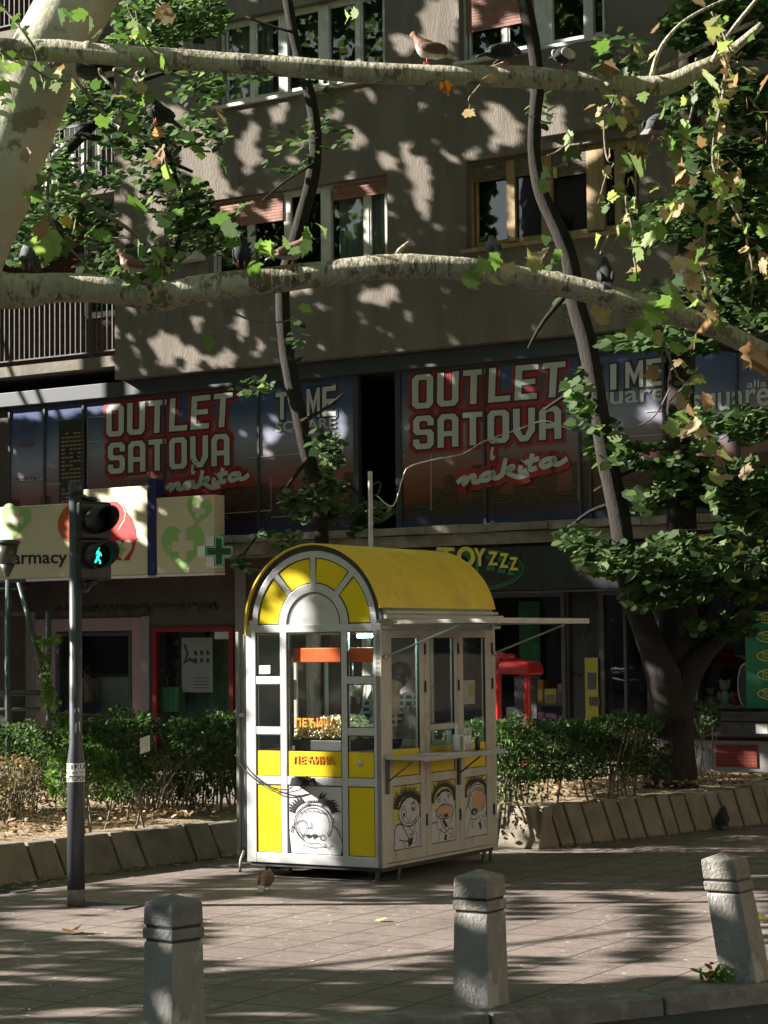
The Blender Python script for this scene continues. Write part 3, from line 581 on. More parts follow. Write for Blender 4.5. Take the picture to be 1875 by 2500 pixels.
# ------------------------------------------------------------------ banners on the gallery glazing
def banner_mat():
    m_ = bpy.data.materials.new('printed_banner'); m_.use_nodes = True; N = m_.node_tree.nodes; L = m_.node_tree.links; B = N['Principled BSDF']; B.inputs['Roughness'].default_value = .32
    tc = N.new('ShaderNodeTexCoord'); sx = N.new('ShaderNodeSeparateXYZ'); L.new(tc.outputs['Object'], sx.inputs[0])
    n0 = N.new('ShaderNodeTexNoise'); n0.inputs['Scale'].default_value = .9; L.new(tc.outputs['Object'], n0.inputs[0])
    ad = N.new('ShaderNodeMath'); ad.operation = 'MULTIPLY_ADD'; ad.inputs[1].default_value = .5; L.new(n0.outputs[0], ad.inputs[0]); L.new(sx.outputs[2], ad.inputs[2])
    mr = N.new('ShaderNodeMapRange'); mr.inputs[1].default_value = 3.42+.25; mr.inputs[2].default_value = 5.62+.25; L.new(ad.outputs[0], mr.inputs[0])
    cr = N.new('ShaderNodeValToRGB'); e = cr.color_ramp.elements; e[0].position = 0; e[0].color = (.017,.035,.12,1); e[1].position = 1; e[1].color = (.035,.06,.17,1)
    for p, c in ((.12,(.05,.015,.03)),(.2,(.15,.022,.018)),(.32,(.22,.07,.055)),(.45,(.19,.13,.14)),(.62,(.24,.25,.33)),(.82,(.06,.085,.18))): k = e.new(p); k.color = c+(1,)
    L.new(mr.outputs[0], cr.inputs[0])
    # skyline of small lit windows
    dt = N.new('ShaderNodeVectorMath'); dt.operation = 'DOT_PRODUCT'; dt.inputs[1].default_value = tuple(BP.u); L.new(tc.outputs['Object'], dt.inputs[0])
    cb = N.new('ShaderNodeCombineXYZ'); L.new(dt.outputs['Value'], cb.inputs[0]); L.new(sx.outputs[2], cb.inputs[1])
    br = N.new('ShaderNodeTexBrick'); br.inputs['Scale'].default_value = 1; br.inputs['Brick Width'].default_value = .07; br.inputs['Row Height'].default_value = .035; br.inputs['Mortar Size'].default_value = .012
    br.inputs['Color1'].default_value = (.22,.12,.06,1); br.inputs['Color2'].default_value = (.02,.012,.012,1); br.inputs['Mortar'].default_value = (.012,.008,.01,1); br.inputs['Bias'].default_value = .1; L.new(cb.outputs[0], br.inputs[0])
    # tower heights: stepped noise of u
    sn = N.new('ShaderNodeMath'); sn.operation = 'SNAP'; sn.inputs[1].default_value = .22; L.new(dt.outputs['Value'], sn.inputs[0])
    wn_ = N.new('ShaderNodeTexWhiteNoise'); wn_.noise_dimensions = '1D'; L.new(sn.outputs[0], wn_.inputs['W'])
    hm = N.new('ShaderNodeMath'); hm.operation = 'MULTIPLY_ADD'; hm.inputs[1].default_value = .55; hm.inputs[2].default_value = 3.72; L.new(wn_.outputs['Value'], hm.inputs[0])
    lt = N.new('ShaderNodeMath'); lt.operation = 'LESS_THAN'; L.new(sx.outputs[2], lt.inputs[0]); L.new(hm.outputs[0], lt.inputs[1])
    gt = N.new('ShaderNodeMath'); gt.operation = 'GREATER_THAN'; gt.inputs[1].default_value = 3.66; L.new(sx.outputs[2], gt.inputs[0])
    mu = N.new('ShaderNodeMath'); mu.operation = 'MULTIPLY'; L.new(lt.outputs[0], mu.inputs[0]); L.new(gt.outputs[0], mu.inputs[1])
    m2 = N.new('ShaderNodeMath'); m2.operation = 'MULTIPLY'; m2.inputs[1].default_value = .75; L.new(mu.outputs[0], m2.inputs[0])
    mx = N.new('ShaderNodeMix'); mx.data_type = 'RGBA'; L.new(m2.outputs[0], mx.inputs[0]); L.new(cr.outputs[0], mx.inputs[6]); L.new(br.outputs[0], mx.inputs[7]); L.new(mx.outputs[2], B.inputs['Base Color'])
    return m_
M['banner'] = banner_mat()
flat('towerwin', (.30,.17,.09)); flat('linegrey', (.35,.34,.34))
c1 = lambda x, y: (x/1.765, 600+y/1.765); c2 = lambda x, y: (935+x/1.765, 600+y/1.765)
def outlet(par, cf, t_out, t_sat, t_i, t_nak):
    for k, (s_, q) in enumerate((('OUTLET', t_out), ('SATOVA', t_sat))): block_text(s_, BP, quadpx(BP, *[cf(*p) for p in q], GD), M['letter'], par, GD+.018, M['letter_edge'], M['bannerred'])
    script_text(BP, quadpx(BP, *[cf(*p) for p in t_i], GD), par, GD+.034, M['letter'], M['bannerred'], [[(.45,.7),(.35,.2),(.55,.1),(.8,.25)],[(.5,.95),(.52,1.)]], .04)
    script_text(BP, quadpx(BP, *[cf(*p) for p in t_nak], GD), par, GD+.034, M['letter'], M['bannerred'])
def banner(u0, u1, label, seams):
    t = thing('shop_banner', BP.P((u0+u1)/2, 0, GD), label, 'banner sign', 'printed banners along the gallery windows')
    mb = MB(); mb.box(BP, u0, u1, gz0, gz1, GD-.04, GD); mb.build('printed_panel', M['banner'], t)
    mb = MB()
    for s_ in [u0+.02]+seams+[u1-.02]: mb.box(BP, s_-.018, s_+.018, gz0, gz1, GD+.001, GD+.03)
    mb.box(BP, u0, u1, gz1-.03, gz1+.01, GD+.001, GD+.028); mb.box(BP, u0, u1, gz0-.01, gz0+.03, GD+.001, GD+.028)
    mb.build('frame', M['gal_frame'], t); return t
us_ = lambda x, y: bpx(x, y, GD)[0]
bnL = banner(ug0, op0, 'long blue and red outlet banner left of the dark open gallery window', [us_(110,1050), us_(205,1050), us_(402,1040), us_(632,1020)])
outlet(bnL, c1, [(455,690),(1015,630),(1005,778),(455,826)], [(462,852),(1000,808),(1000,945),(462,985)], [(822,928),(856,924),(850,985),(825,990)], [(720,1000),(1080,925),(1080,1030),(720,1070)])
block_text('TIME', BP, quadpx(BP, *[c1(*p) for p in [(1185,636),(1455,602),(1455,732),(1185,752)]], GD), M['letter'], bnL, GD+.016, M['letter_edge'])
for s_, q, b, mt in (('SQUARE', [(1190,760),(1450,738),(1450,795),(1190,812)], .01, 'letter'), ('TIMEX', [(80,778),(155,770),(155,792),(80,800)], .01, 'faint'), ('CASIO', [(78,850),(150,843),(150,862),(78,870)], .01, 'faint'), ('INVICTA', [(68,1002),(162,994),(162,1014),(68,1022)], .0, 'faint')):
    text_quad(s_, BP, quadpx(BP, *[c1(*p) for p in q], GD), M[mt], 'lettering', bnL, GD+.012, .004, b)
mb = MB()      # tall printed tower of stacked windows
ta, tb = us_(150,1000), us_(208,1000)
for j in range(20):
    v = 3.95+j*.062
    for i in range(6):
        if random.random() < .8: uu = ta+(tb-ta)*(i+.15)/6; patch(mb, BP, [(uu,v),(uu+(tb-ta)/7.5,v),(uu+(tb-ta)/7.5,v+.025),(uu,v+.025)], GD+.012)
mb2 = MB(); mb2.box(BP, ta-.05, tb+.05, 3.7, 5.35, GD+.001, GD+.006); mb2.build('printed_tower', M['signblack'], bnL); tw_ = mb.build('tower_windows', M['towerwin'], bnL); tag(tw_, kind='stuff')
bnR = banner(op1, us_(1625,1000), 'blue and red outlet banner between the dark open gallery window and the big right-hand tree', [us_(1183,1000), us_(1415,1000), us_(1440,1000)])
outlet(bnR, c2, [(120,560),(800,497),(790,648),(120,706)], [(125,737),(780,688),(780,830),(125,880)], [(465,845),(500,840),(490,925),(460,930)], [(325,965),(800,850),(800,965),(325,1050)])
block_text('TIME', BP, quadpx(BP, *[c2(*p) for p in [(862,528),(1222,480),(1222,600),(862,632)]], GD), M['letter'], bnR, GD+.016, M['letter_edge'])
for s_, q, b in (('square', [(860,640),(1220,612),(1220,690),(860,720)], .012),):
    text_quad(s_, BP, quadpx(BP, *[c2(*p) for p in q], GD), M['letter'], 'lettering', bnR, GD+.012, .004, b)
bnX = banner(us_(1650,1000), 6.5, 'rightmost grey and orange banner panel half hidden by the big tree', [us_(1800,1000), us_(1980,1000)])
text_quad('square', BP, quadpx(BP, (1690,965),(1880,945),(1880,1010),(1690,1030), GD), M['letter'], 'lettering', bnX, GD+.012, .004, .012)
text_quad('alla', BP, quadpx(BP, (1825,930),(1872,926),(1872,944),(1825,948), GD), M['letter'], 'lettering', bnX, GD+.012, .004, .01)
# white circuit-like line graphics
for par, cf, segs in ((bnL, c1, [[(1060,915),(1300,895)],[(380,740),(460,735)],[(380,845),(430,842)],[(380,745),(380,1040)],[(555,1040),(555,998),(640,990),(640,975)],[(1170,1000),(1170,1170),(1375,1158)],[(955,1155),(1170,1140)],[(60,1015),(195,1005),(195,1030),(265,1025)]]), (bnR, c2, [[(210,895),(210,1140)],[(845,870),(845,1100)],[(970,830),(1215,812)],[(1130,715),(1225,708)],[(100,905),(75,907)]])):
    for s_ in segs: mb = MB(); stroke(mb, BP, [bpx(*cf(*p), GD) for p in s_], .014, GD+.014); mb.build('line_graphic', M['linegrey'], par)
# dark open gallery window (in the building)
mb = MB(); mb.box(BP, op0+.0, op0+.05, gz0, gz1, GD-.06, GD+.032); mb.box(BP, op1-.05, op1, gz0, gz1, GD-.06, GD+.032); gw = mb.build('gallery_window', M['gal_frame'], bld)
m2 = MB(); m2.box(BP, op0+.1, op1-.1, gz0, gz1, GD-1.2, GD-1.1); sub(m2, 'room_wall', M['dark'], gw)
# ------------------------------------------------------------------ pharmacy sign, cross
PD = .42
g1 = lambda x, y: (x/2.676, 1150+y/2.676)
pz = lambda x, y, d=PD: bpx(*g1(x, y), d)
ph = thing('pharmacy_sign', BP.P(pz(400,500)[0], 0, PD), 'long cream lit-box pharmacy sign with red and green hearts behind the traffic light', 'shop sign')
mb = MB(); z0 = pz(300,700)[1]; zt = pz(300,228)[1]; zt2 = pz(900,98)[1]
ua, ub, uc = BP.px(-300,1300,PD)[0], pz(545,400)[0], pz(968,400)[0]
mb.box(BP, ua, ub, z0, zt, PD-.25, PD); mb.box(BP, ub+.003, uc, z0, zt2, PD-.25, PD); mb.build('sign_box', M['cream_sign'], ph, bevel=.012)
mb = MB(); ud = pz(1020,400)[0]; mb.box(BP, uc+.003, ud, z0-.01, pz(990,50)[1], PD-.2, PD+.03); mb.build('blue_column', M['navy'], ph, bevel=.01)
mb = MB(); ue_ = pz(1400,400)[0]; mb.box(BP, ud+.003, ue_, z0, pz(1200,165)[1], PD-.25, PD); mb.build('sign_box', M['cream_sign'], ph, bevel=.012)
mb = MB(); mb.box(BP, ua, uc, z0-.035, z0-.004, PD-.25, PD+.005); mb.box(BP, ud, ue_, z0-.03, z0-.004, PD-.25, PD+.005); mb.box(BP, ua, ub, zt+.002, zt+.02, PD-.25, PD+.012); mb.build('trim', M['white'], ph)
text_quad('Pharmacy', BP, [pz(-30,520), pz(440,520), pz(440,628), pz(-30,640)], M['signblack'], 'lettering', ph, PD+.004, .004, .012)
def heart(mb, cu, cv, s_, rot=0., d=0., mi=0):
    pts = []
    for k in range(40):
        t = 2*PI*k/40; x = 16*math.sin(t)**3/17; y = (13*math.cos(t)-5*math.cos(2*t)-2*math.cos(3*t)-math.cos(4*t))/17
        pts.append((cu+s_*(x*math.cos(rot)-y*math.sin(rot)), cv+s_*(x*math.sin(rot)+y*math.cos(rot))))
    # fan from a centre point keeps the outline exact
    c_ = BP.P(cu, cv-s_*.05, d); mb.add([c_]+[BP.P(u, v, d) for u, v in pts], [(0, i+1, (i+1) % 40+1) for i in range(40)], mi)
def cross(mb, cu, cv, s_, rot=0., d=0., mi=0, w=.36):
    P = [(w,1),(w,w),(1,w),(1,-w),(w,-w),(w,-1),(-w,-1),(-w,-w),(-1,-w),(-1,w),(-w,w),(-w,1)]
    mb.add([BP.P(cu+s_*(x*math.cos(rot)-y*math.sin(rot)), cv+s_*(x*math.sin(rot)+y*math.cos(rot)), d) for x, y in P], [tuple(range(12))], mi)
mb = MB(); mc = MB()
for x, y, s_, r in ((105,315,.33,.15),(1195,490,.42,0),(1300,255,.25,.25)):
    mb = MB(); mc = MB(); u, v = pz(x, y); heart(mb, u, v, s_, -r, PD+.004); cross(mc, u, v, s_*.48, -r, PD+.008)
    mb.build('heart_mark', M['heartgreen'], ph); mc.build('cross_mark', M['cream2'], ph)
mb = MB(); u, v = pz(490,345); mb.add([BP.P(u+.34*math.cos(a*PI/12), v+.30*math.sin(a*PI/12), PD+.004) for a in range(24)], [tuple(range(24))]); mb.build('orange_mark', M['pharm_orange'], ph)
mb = MB(); mb.add([BP.P(*pz(x, y), PD+.006) for x, y in ((720,200),(765,200),(800,235),(825,265),(860,310),(885,380),(890,430),(912,445),(892,445),(885,480),(870,530),(845,585),(760,583),(700,520),(680,400),(690,270))], [tuple(range(16))]); mb.build('red_figure', M['pharm_red'], ph)
mb = MB(); stroke(mb, BP, [pz(*p) for p in ((800,220),(822,270),(815,320),(775,382))], .018, PD+.01); u, v = pz(805,510); heart(mb, u, v, .19, 0, PD+.009); mb.build('white_mark', M['cream2'], ph)
mb = MB(); cross(mb, *pz(795,515), .085, 0, PD+.012); mb.build('small_cross', M['leafgreen'], ph)
gc = thing('pharmacy_cross', BP.P(pz(1420,520)[0], 0, PD), 'green pharmacy cross sign sticking out at the end of the cream sign', 'shop sign')
# stands square to the wall, seen on its edge: white box with dark green cross face
CU_, CZ = pz(1428,525, PD+.3); CP = Plane(BP.P(CU_, 0, PD+.3), -28)
cz_ = CZ
def crossbox(mb, pl, cu, cv, s_, w, d0, d1):
    P = [(w,1),(w,w),(1,w),(1,-w),(w,-w),(w,-1),(-w,-1),(-w,-w),(-1,-w),(-1,w),(-w,w),(-w,1)]
    mb.prism([pl.P(cu+s_*x, cv+s_*y, d0) for x, y in P], pl.n*(d1-d0))
mb = MB(); crossbox(mb, CP, 0, cz_, .215, .36, -.26, 0); mb.build('housing', M['white'], gc, bevel=.01)
mb = MB(); crossbox(mb, CP, 0, cz_, .205, .34, .002, .012); mb.build('cross_face', M['crossgreen'], gc)
mb = MB(); P = [(.27,.93),(.27,.27),(.93,.27),(.93,-.27),(.27,-.27),(.27,-.93),(-.27,-.93),(-.27,-.27),(-.93,-.27),(-.93,.27),(-.27,.27),(-.27,.93)]
stroke(mb, CP, [(.205*x, cz_+.205*y) for x, y in P], .008, .015, closed=True); flat('crossline', (.02,.35,.14), emit=(.03,.5,.2), estr=.15); mb.build('light_tube', M['crossline'], gc)
mb = MB(); mb.box(BP, CU_-.12, CU_-.06, cz_-.03, cz_+.03, PD-.1, PD+.25); mb.build('bracket', M['steel_dark'], gc)
# ------------------------------------------------------------------ toy shop signs
TD = .10
tsu0 = bpx(905,1400,TD)[0]; tsu1 = bpx(1700,1400,TD)[0]
tz0, tz1 = 2.56, 3.10
def toysign(u0, u1, label, el, cells):
    t = thing('shop_sign', BP.P((u0+u1)/2, 0, TD), label, 'shop sign', 'black toy shop fascia signs')
    mb = MB(); mb.box(BP, u0, u1, tz0-.05, tz1+.0, TD-.25, TD); mb.build('fascia_panel', M['black_sign'], t, bevel=.008)
    mb = MB(); mb.box(BP, u0, u1, tz0-.075, tz0-.054, TD-.25, TD+.02); mb.build('trim', M['steel_dark'], t)
    cx_, cy_, rx, ry = el; mb = MB(); stroke(mb, BP, arc(cx_, cy_, rx, ry, 0, 360, 60), .022, TD+.006); stroke(mb, BP, arc(cx_, cy_, rx*.93, ry*.9, 0, 360, 60), .012, TD+.006); mb.build('oval_outline', M['toy_green'], t)
    for ch, x0, x1, y0, y1 in cells:
        q = [bpx(x0, y0, TD), bpx(x1, y0+1, TD), bpx(x1, y1+1, TD), bpx(x0, y1, TD)]
        text_quad(ch, BP, [(p-.05, r_-.06) for p, r_ in q], M['toy_green'], 'letter_shadow', t, TD+.008, .01, .05, ref=.03)
        text_quad(ch, BP, q, M['toy_yellow'], 'lettering', t, TD+.02, .02, .035)
    return t
ec = bpx(1162,1374,TD); CELLS = [('T',1070,1113,1336,1378),('O',1119,1163,1334,1383),('Y',1160,1189,1338,1382),('Z',1195,1219,1346,1380),('Z',1223,1245,1350,1386),('Z',1247,1268,1360,1392)]; toysign(tsu0, tsu1, 'black toy shop fascia sign directly above the kiosk roof', (ec[0], tz0+.245, abs(bpx(1278,1380,TD)[0]-ec[0]), .27), CELLS)
ec = bpx(1850,1350,TD); toysign(tsu1+.03, 8, 'black toy shop fascia sign at the right edge behind the tree leaves', (ec[0], tz0+.29, .85, .26), [('T',1705,1755,1308,1362),('O',1762,1818,1312,1358),('Y',1822,1845,1312,1350),('Z',1850,1875,1318,1352),('Z',1880,1902,1324,1356),('Z',1906,1926,1332,1360)])
# ------------------------------------------------------------------ wall lamp, air conditioner
z = bpx(155,938,.0); t = thing('wall_lamp', BP.P(z[0], z[1]-.13, -1.2), 'small rounded yellowish bulkhead lamp under the left balcony', 'lamp')
mb = MB(); mb.lathe(BP.P(z[0], z[1]-.13, -1.2), [(.05,0),(.085,.03),(.09,.12),(.08,.22),(.04,.26)], 14); flat('lampglass', (.5,.45,.25)); mb.build('diffuser', M['lampglass'], t)
mb = MB(); mb.box(BP, z[0]-.04, z[0]+.04, z[1]-.17, z[1]-.13, -1.6, -1.15); mb.build('bracket', M['steel_dark'], t)
z = bpx(470,612,.1); t = thing('air_conditioner', BP.P(z[0], z[1]-.16, .1), 'white air conditioner unit on the wall beside the left middle window', 'air conditioner')
mb = MB(); mb.box(BP, z[0]-.24, z[0]+.2, z[1]-.16, z[1]+.2, .03, .27); mb.build('casing', M['white_paint'], t, bevel=.02)
mb = MB()
for r in (.05,.09,.13): stroke(mb, BP, arc(z[0]+.03, z[1]+.02, r, r, 0, 360, 20), .012, .275)
mb.build('fan_grille', M['steel_dark'], t)
# ------------------------------------------------------------------ things in the shop windows
sb = lambda x, y, d=SD: bpx(x, y, d)
ID = SD-.25
u, v = sb(1130*0+ (1113+0)/2.676, 1650); 
pu0, pu1 = bpx(1187/2.676,1650,ID)[0], bpx(1388/2.676,1650,ID)[0]; pv1 = bpx(480,1150+1088/2.676,ID)[1]; pv0 = bpx(480,1150+1445/2.676,ID)[1]
t = thing('poster', BP.P(pu0, pv0, ID), 'white poster with small pictures in the red framed pharmacy window', 'poster')
mb = MB(); mb.box(BP, pu0, pu1, pv0, pv1, ID-.01, ID); mb.build('sheet', M['poster'], t)
mb = MB()
for i in range(3):
    for j in range(2): cu_ = pu0+(pu1-pu0)*(.46+.2*i); cv_ = pv1-(pv1-pv0)*(.28+.14*j); mb.add([BP.P(cu_+.035*math.cos(a), cv_+.04*math.sin(a), ID+.003) for a in np.linspace(0, 5.8, 10)], [tuple(range(10))])
for k in range(4): stroke(mb, BP, [(pu0+(pu1-pu0)*.4, pv0+(.08+.06*k)*(pv1-pv0)), (pu0+(pu1-pu0)*.9, pv0+(.08+.06*k)*(pv1-pv0))], .012, ID+.003)
stroke(mb, BP, [(pu0+.06, pv1-.1),(pu0+.12,pv1-.25),(pu0+.05,pv1-.4),(pu0+.15,pv0+.5),(pu0+.3,pv0+.45)], .05, ID+.003); mb.build('print', M['posterink'], t)
# forest mural behind the red framed window
mb = MB(); a, b = us(334), us(503); mb.box(BP, a, b, .2, 2.1, SD-.62, SD-.6); M['mural'] = mat('forest_mural', (.03,.11,.05), (.06,.2,.1), scale=5, rough=.8, stretch=(2,2,.5), dirt=(.25,.38,.35), dscale=.9); mu_ = thing('wall_mural', BP.P((a+b)/2, .2, SD-.6), 'dark green forest mural inside the red framed window', 'mural'); mb.build('panel', M['mural'], mu_)
mb = MB(); rr = random.Random(5)
for k in range(110):
    side = k % 2; uu = (a+.02+rr.uniform(0,.13)) if side else (b-.02-rr.uniform(0,.13)); vv = .3+rr.random()*1.6; mb.blob(BP.P(uu, vv, SD-.5+rr.uniform(-.04,.04)), .04, .04, .03, 6)
M['garland'] = mat('garland', (.05,.09,.01), (.22,.15,.01), scale=25, rough=.8); g_ = thing('leaf_garland', BP.P(a, .3, SD-.5), 'green and gold leaf garland hanging inside both edges of the red framed window', 'garland'); mb.build('foliage', M['garland'], g_)
# suitcase
cu_ = bpx(1130/2.676,1700,ID)[0]; v0 = bpx(420,1738,ID)[1]; v1 = bpx(420,1675,ID)[1]; v2 = bpx(420,1618,ID)[1]
t = thing('suitcase', BP.P(cu_, v0, ID), 'upright green suitcase with raised handle in the pharmacy window', 'suitcase')
mb = MB(); mb.box(BP, cu_-.19, cu_+.19, v0, v1, ID-.1, ID+.12); mb.build('shell', M['suitcase'], t, bevel=.04)
mb = MB(); mb.tube([BP.P(cu_-.09,v1,ID), BP.P(cu_-.09,v2,ID), BP.P(cu_+.09,v2,ID), BP.P(cu_+.09,v1,ID)], .012, 6); mb.build('handle', M['steel_dark'], t)
mb = MB()
for k in (-.1,0,.1): mb.box(BP, cu_+k-.006, cu_+k+.006, v0+.03, v1-.03, ID+.121, ID+.128)
mb.build('rib', M['suitcase'], t)
# counter inside the pharmacy window and light panel reflecting
mb = MB(); mb.box(BP, us(130), us(282), .76, 1.35, SD-.9, SD-.85); t = thing('display_counter', BP.P(us(200), .76, SD-.9), 'pale grey display counter inside the left pharmacy window', 'counter'); mb.build('panel', M['poster'], t)
mb = MB(); mb.box(BP, us(130), us(282), 1.35, 1.39, SD-1.1, SD-.8); mb.build('top', M['steel_dark'], t)
# toys and boxes
rr = random.Random(9); cols = ['pink','blue','orange','purple','white','toy_yellow','toy_green','red_paint']
desc = ['pink','blue','orange','purple','white','yellow','green','red']
k = 0; rows = [(us(1130),us(1215),.62,3),(us(1130),us(1215),1.0,3),(us(1075),us(1120),.62,2),(us(1305),us(1345),.65,2)]
rown = ['bottom row of the glass toy shop window','upper row of the glass toy shop window','bottom row beside the red booth','low shelf of the narrow shop window']
for ri, (a, b, z_, n_) in enumerate(rows):
    mb = MB(); mb.box(BP, a-.02, b+.02, z_-.03, z_, SD-.5, SD-.12); t_ = thing('display_shelf', BP.P(a, z_, SD-.4), 'dark display shelf under the '+rown[ri], 'shelf'); mb.build('board', M['steel_dark'], t_)
    for i in range(n_):
        w = (b-a)/n_; h = rr.uniform(.2,.34); u_ = a+w*i+.01; ci = (k*3+ri) % 8
        pos = ['leftmost','middle','rightmost'][i] if n_ == 3 else ['left','right'][i]
        t = thing('toy_box', BP.P(u_, z_, SD-.3), '%s toy box, %s in the %s' % (desc[ci], pos, rown[ri]), 'toy box', 'toy boxes in the shop window'); m2 = MB(); m2.box(BP, u_, u_+w-.02, z_, z_+h, SD-.36, SD-.2); m2.build('carton', M[cols[ci]], t, bevel=.004)
        m2 = MB(); m2.box(BP, u_+.02, u_+w-.04, z_+.04, z_+h*.6, SD-.199, SD-.196); m2.build('picture', M[cols[(ci+3) % 8]], t); k += 1
ya, yb = us(1268,1700)-.0, us(1296,1700)
t = thing('advert_strip', BP.P(ya, .2, SD+.05), 'tall yellow advertising strip beside the dark shop door', 'poster'); mb = MB(); mb.box(BP, ya, yb, .45, 1.62, SD+.042, SD+.05); flat('adyellow', (.36,.34,.04)); mb.build('sheet', M['adyellow'], t)
mb = MB(); mb.box(BP, ya+.04, ya+.17, 1.2, 1.42, SD+.052, SD+.056); mb.box(BP, ya+.06, ya+.22, .98, 1.1, SD+.052, SD+.056); mb.build('picture', M['steel_dark'], t)
mb = MB(); t = thing('green_panel', BP.P(us(985), .6, SD-.3), 'tall dark green panel inside the toy shop window', 'panel'); mb.box(BP, us(1125)-.35, us(1125)-.02, .6, 2.4, SD-.6, SD-.58); mb.build('board', M['toy_green'], t)
# right hand window: green advert with ovals, plush toys, board
ga = us(1825/K,1650); t = thing('window_advert', BP.P(ga, .95, SD+.05), 'tall green toy shop advert panel with repeated small yellow ovals at the right edge', 'poster')
mb = MB(); mb.box(BP, ga, ga+1.6, .97, 2.2, SD+.042, SD+.05); flat('adgreen', (.01,.17,.07)); mb.build('sheet', M['adgreen'], t)
for j in range(5):
    v_ = 1.15+j*.24; mb = MB(); stroke(mb, BP, arc(ga+.36, v_, .2, .07, 0, 360, 24), .012, SD+.055); mb.build('oval', M['toy_yellow'], t); text_quad('TOYZZZ', BP, [(ga+.22,v_+.045),(ga+.5,v_+.02),(ga+.5,v_-.03),(ga+.22,v_-.04)], M['toy_yellow'], 'lettering', t, SD+.056, .002, .01)
def plush(x, y, s_, c, lab):
    u_, v_ = bpx(x, y, SD-.3); v_ = .96; p = BP.P(u_, v_, SD-.3); t = thing('plush_toy', p, lab, 'soft toy', 'soft toys on the window shelf')
    mb = MB(); mb.blob(p+Vector((0,0,s_*.32)), s_*.22, s_*.2, s_*.32, 12, wob=.1); mb.blob(p+Vector((0,0,s_*.78)), s_*.2, s_*.19, s_*.2, 12)
    for sx in (-1,1): mb.blob(p+Vector((sx*s_*.15,0,s_*.95)), s_*.07, s_*.05, s_*.08, 8); mb.blob(p+Vector((sx*s_*.24,-.03,s_*.42)), s_*.07, s_*.07, s_*.18, 8); mb.blob(p+Vector((sx*s_*.15,-s_*.15,s_*.08)), s_*.09, s_*.16, s_*.08, 8)
    mb.build('plush_body', M[c], t)
flat('plushgrey', (.35,.37,.36)); flat('plushbrown', (.3,.18,.09))
plush(1735,1770,.26,'plushbrown','small brown soft toy at the left end of the window shelf'); plush(1772,1770,.36,'plushgrey','pale grey soft toy in the middle of the window shelf'); plush(1796,1770,.2,'red_paint','little red soft toy right of the pale grey one')
u_, v_ = bpx(1823,1775,SD-.2); t = thing('toy_board', BP.P(u_,.96,SD-.2), 'upright oval toy board with white rim beside the green advert', 'toy board')
mb = MB(); mb.prism([BP.P(u_+.11*math.cos(a), .96+.29+.29*math.sin(a), SD-.2) for a in np.linspace(0,2*PI,25)[:-1]], BP.n*.02); mb.build('deck', M['white'], t)
mb = MB(); mb.prism([BP.P(u_+.09*math.cos(a), .96+.29+.265*math.sin(a), SD-.178) for a in np.linspace(0,2*PI,25)[:-1]], BP.n*.004); mb.build('grip', M['posterink'], t)
# ------------------------------------------------------------------ red booth
rp = A(1247,1950,25.4); RBP = Plane((rp.x,rp.y,0), 33); bw = lambda x, y, d=0.: RBP.px(x, y, d)
t = thing('toy_machine', (rp.x,rp.y,0), 'red metal booth with a hooded roof behind the right hedge', 'booth')
l, r_ = bw(1217,1700)[0], bw(1292,1700)[0]; zt = bw(1260,1606)[1]; zb = bw(1260,1640)[1]
mb = MB(); mb.tube([RBP.P(l,0,0),RBP.P(l,zt-.08,0),RBP.P(l+.1,zt,0),RBP.P(l+.16,zt,-.1)], .045, 8, res=3); mb.build('post', M['red_paint'], t)
mb = MB(); mb.tube([RBP.P(r_,0,0),RBP.P(r_+.02,.5,0),RBP.P(r_-.02,.9,0),RBP.P(r_-.02,zb,0)], .04, 8, res=3); mb.build('post', M['red_paint'], t)
mb = MB(); mb.hexa([RBP.P(l,zb-.02,.1),RBP.P(l,zb-.02,-.35),RBP.P(l+.04,zt,.02),RBP.P(l+.04,zt,-.35),RBP.P(r_+.03,zb-.04,.10),RBP.P(r_+.03,zb-.04,-.35),RBP.P(r_+.0,zt-.06,.02),RBP.P(r_+.0,zt-.06,-.35)]); mb.build('hood', M['red_paint'], t, bevel=.04, seg=3)
mb = MB(); mb.box(RBP, l+.06, r_-.06, .1, zb-.06, -.32, -.28); mb.build('back_panel', M['steel_dark'], t)
mb = MB(); mb.box(RBP, l+.05, r_-.05, .05, .55, -.27, -.05); mb.build('base', M['red_paint'], t, bevel=.02)
mb = MB(); mb.blob(RBP.P((l+r_)/2+.08,.75,-.25), .1,.1,.18,10); mb.build('toy_prize', M['adyellow'], t)
# ------------------------------------------------------------------ metal post with cable
pp = A(908,1560,19.2); t = thing('metal_post', (pp.x,pp.y,0), 'thin pale square metal post rising behind the kiosk roof', 'post')
ptz = CC.z+(1569-1150)/F*19.2; mb = MB(); mb.wbox((pp.x,pp.y,0), .032, .032, ptz, .4); mb.build('shaft', mat('galvanised', (.42,.43,.42), (.32,.33,.33), scale=20, rough=.5, metal=.4), t)
mb = MB(); mb.tube([(pp.x+.02,pp.y,ptz-.12),(pp.x+.09,pp.y,ptz-.1),(pp.x+.07,pp.y,ptz-.2),(pp.x+.03,pp.y,ptz-.22)], .008, 5, res=3); mb.build('hook', M['steel_dark'], t)
mb = MB(); cp = [(pp.x+.06,pp.y,ptz-.22)]+[tuple(A(x,y,D_)) for x, y, D_ in ((960,1235,19.5),(985,1160,20.2),(1003,1138,20.6),(1060,1122,21.3),(1130,1108,22),(1180,1078,22.6),(1260,1050,23),(1325,1028,23.4),(1370,1040,24),(1400,1052,24.5))]
mb.tube(cp, .007, 5, res=4); tag(mb.build('cable', M['white_paint'], loc=(pp.x,pp.y,ptz)), 'loose white cable looping from the metal post to the right-hand tree', 'cable')
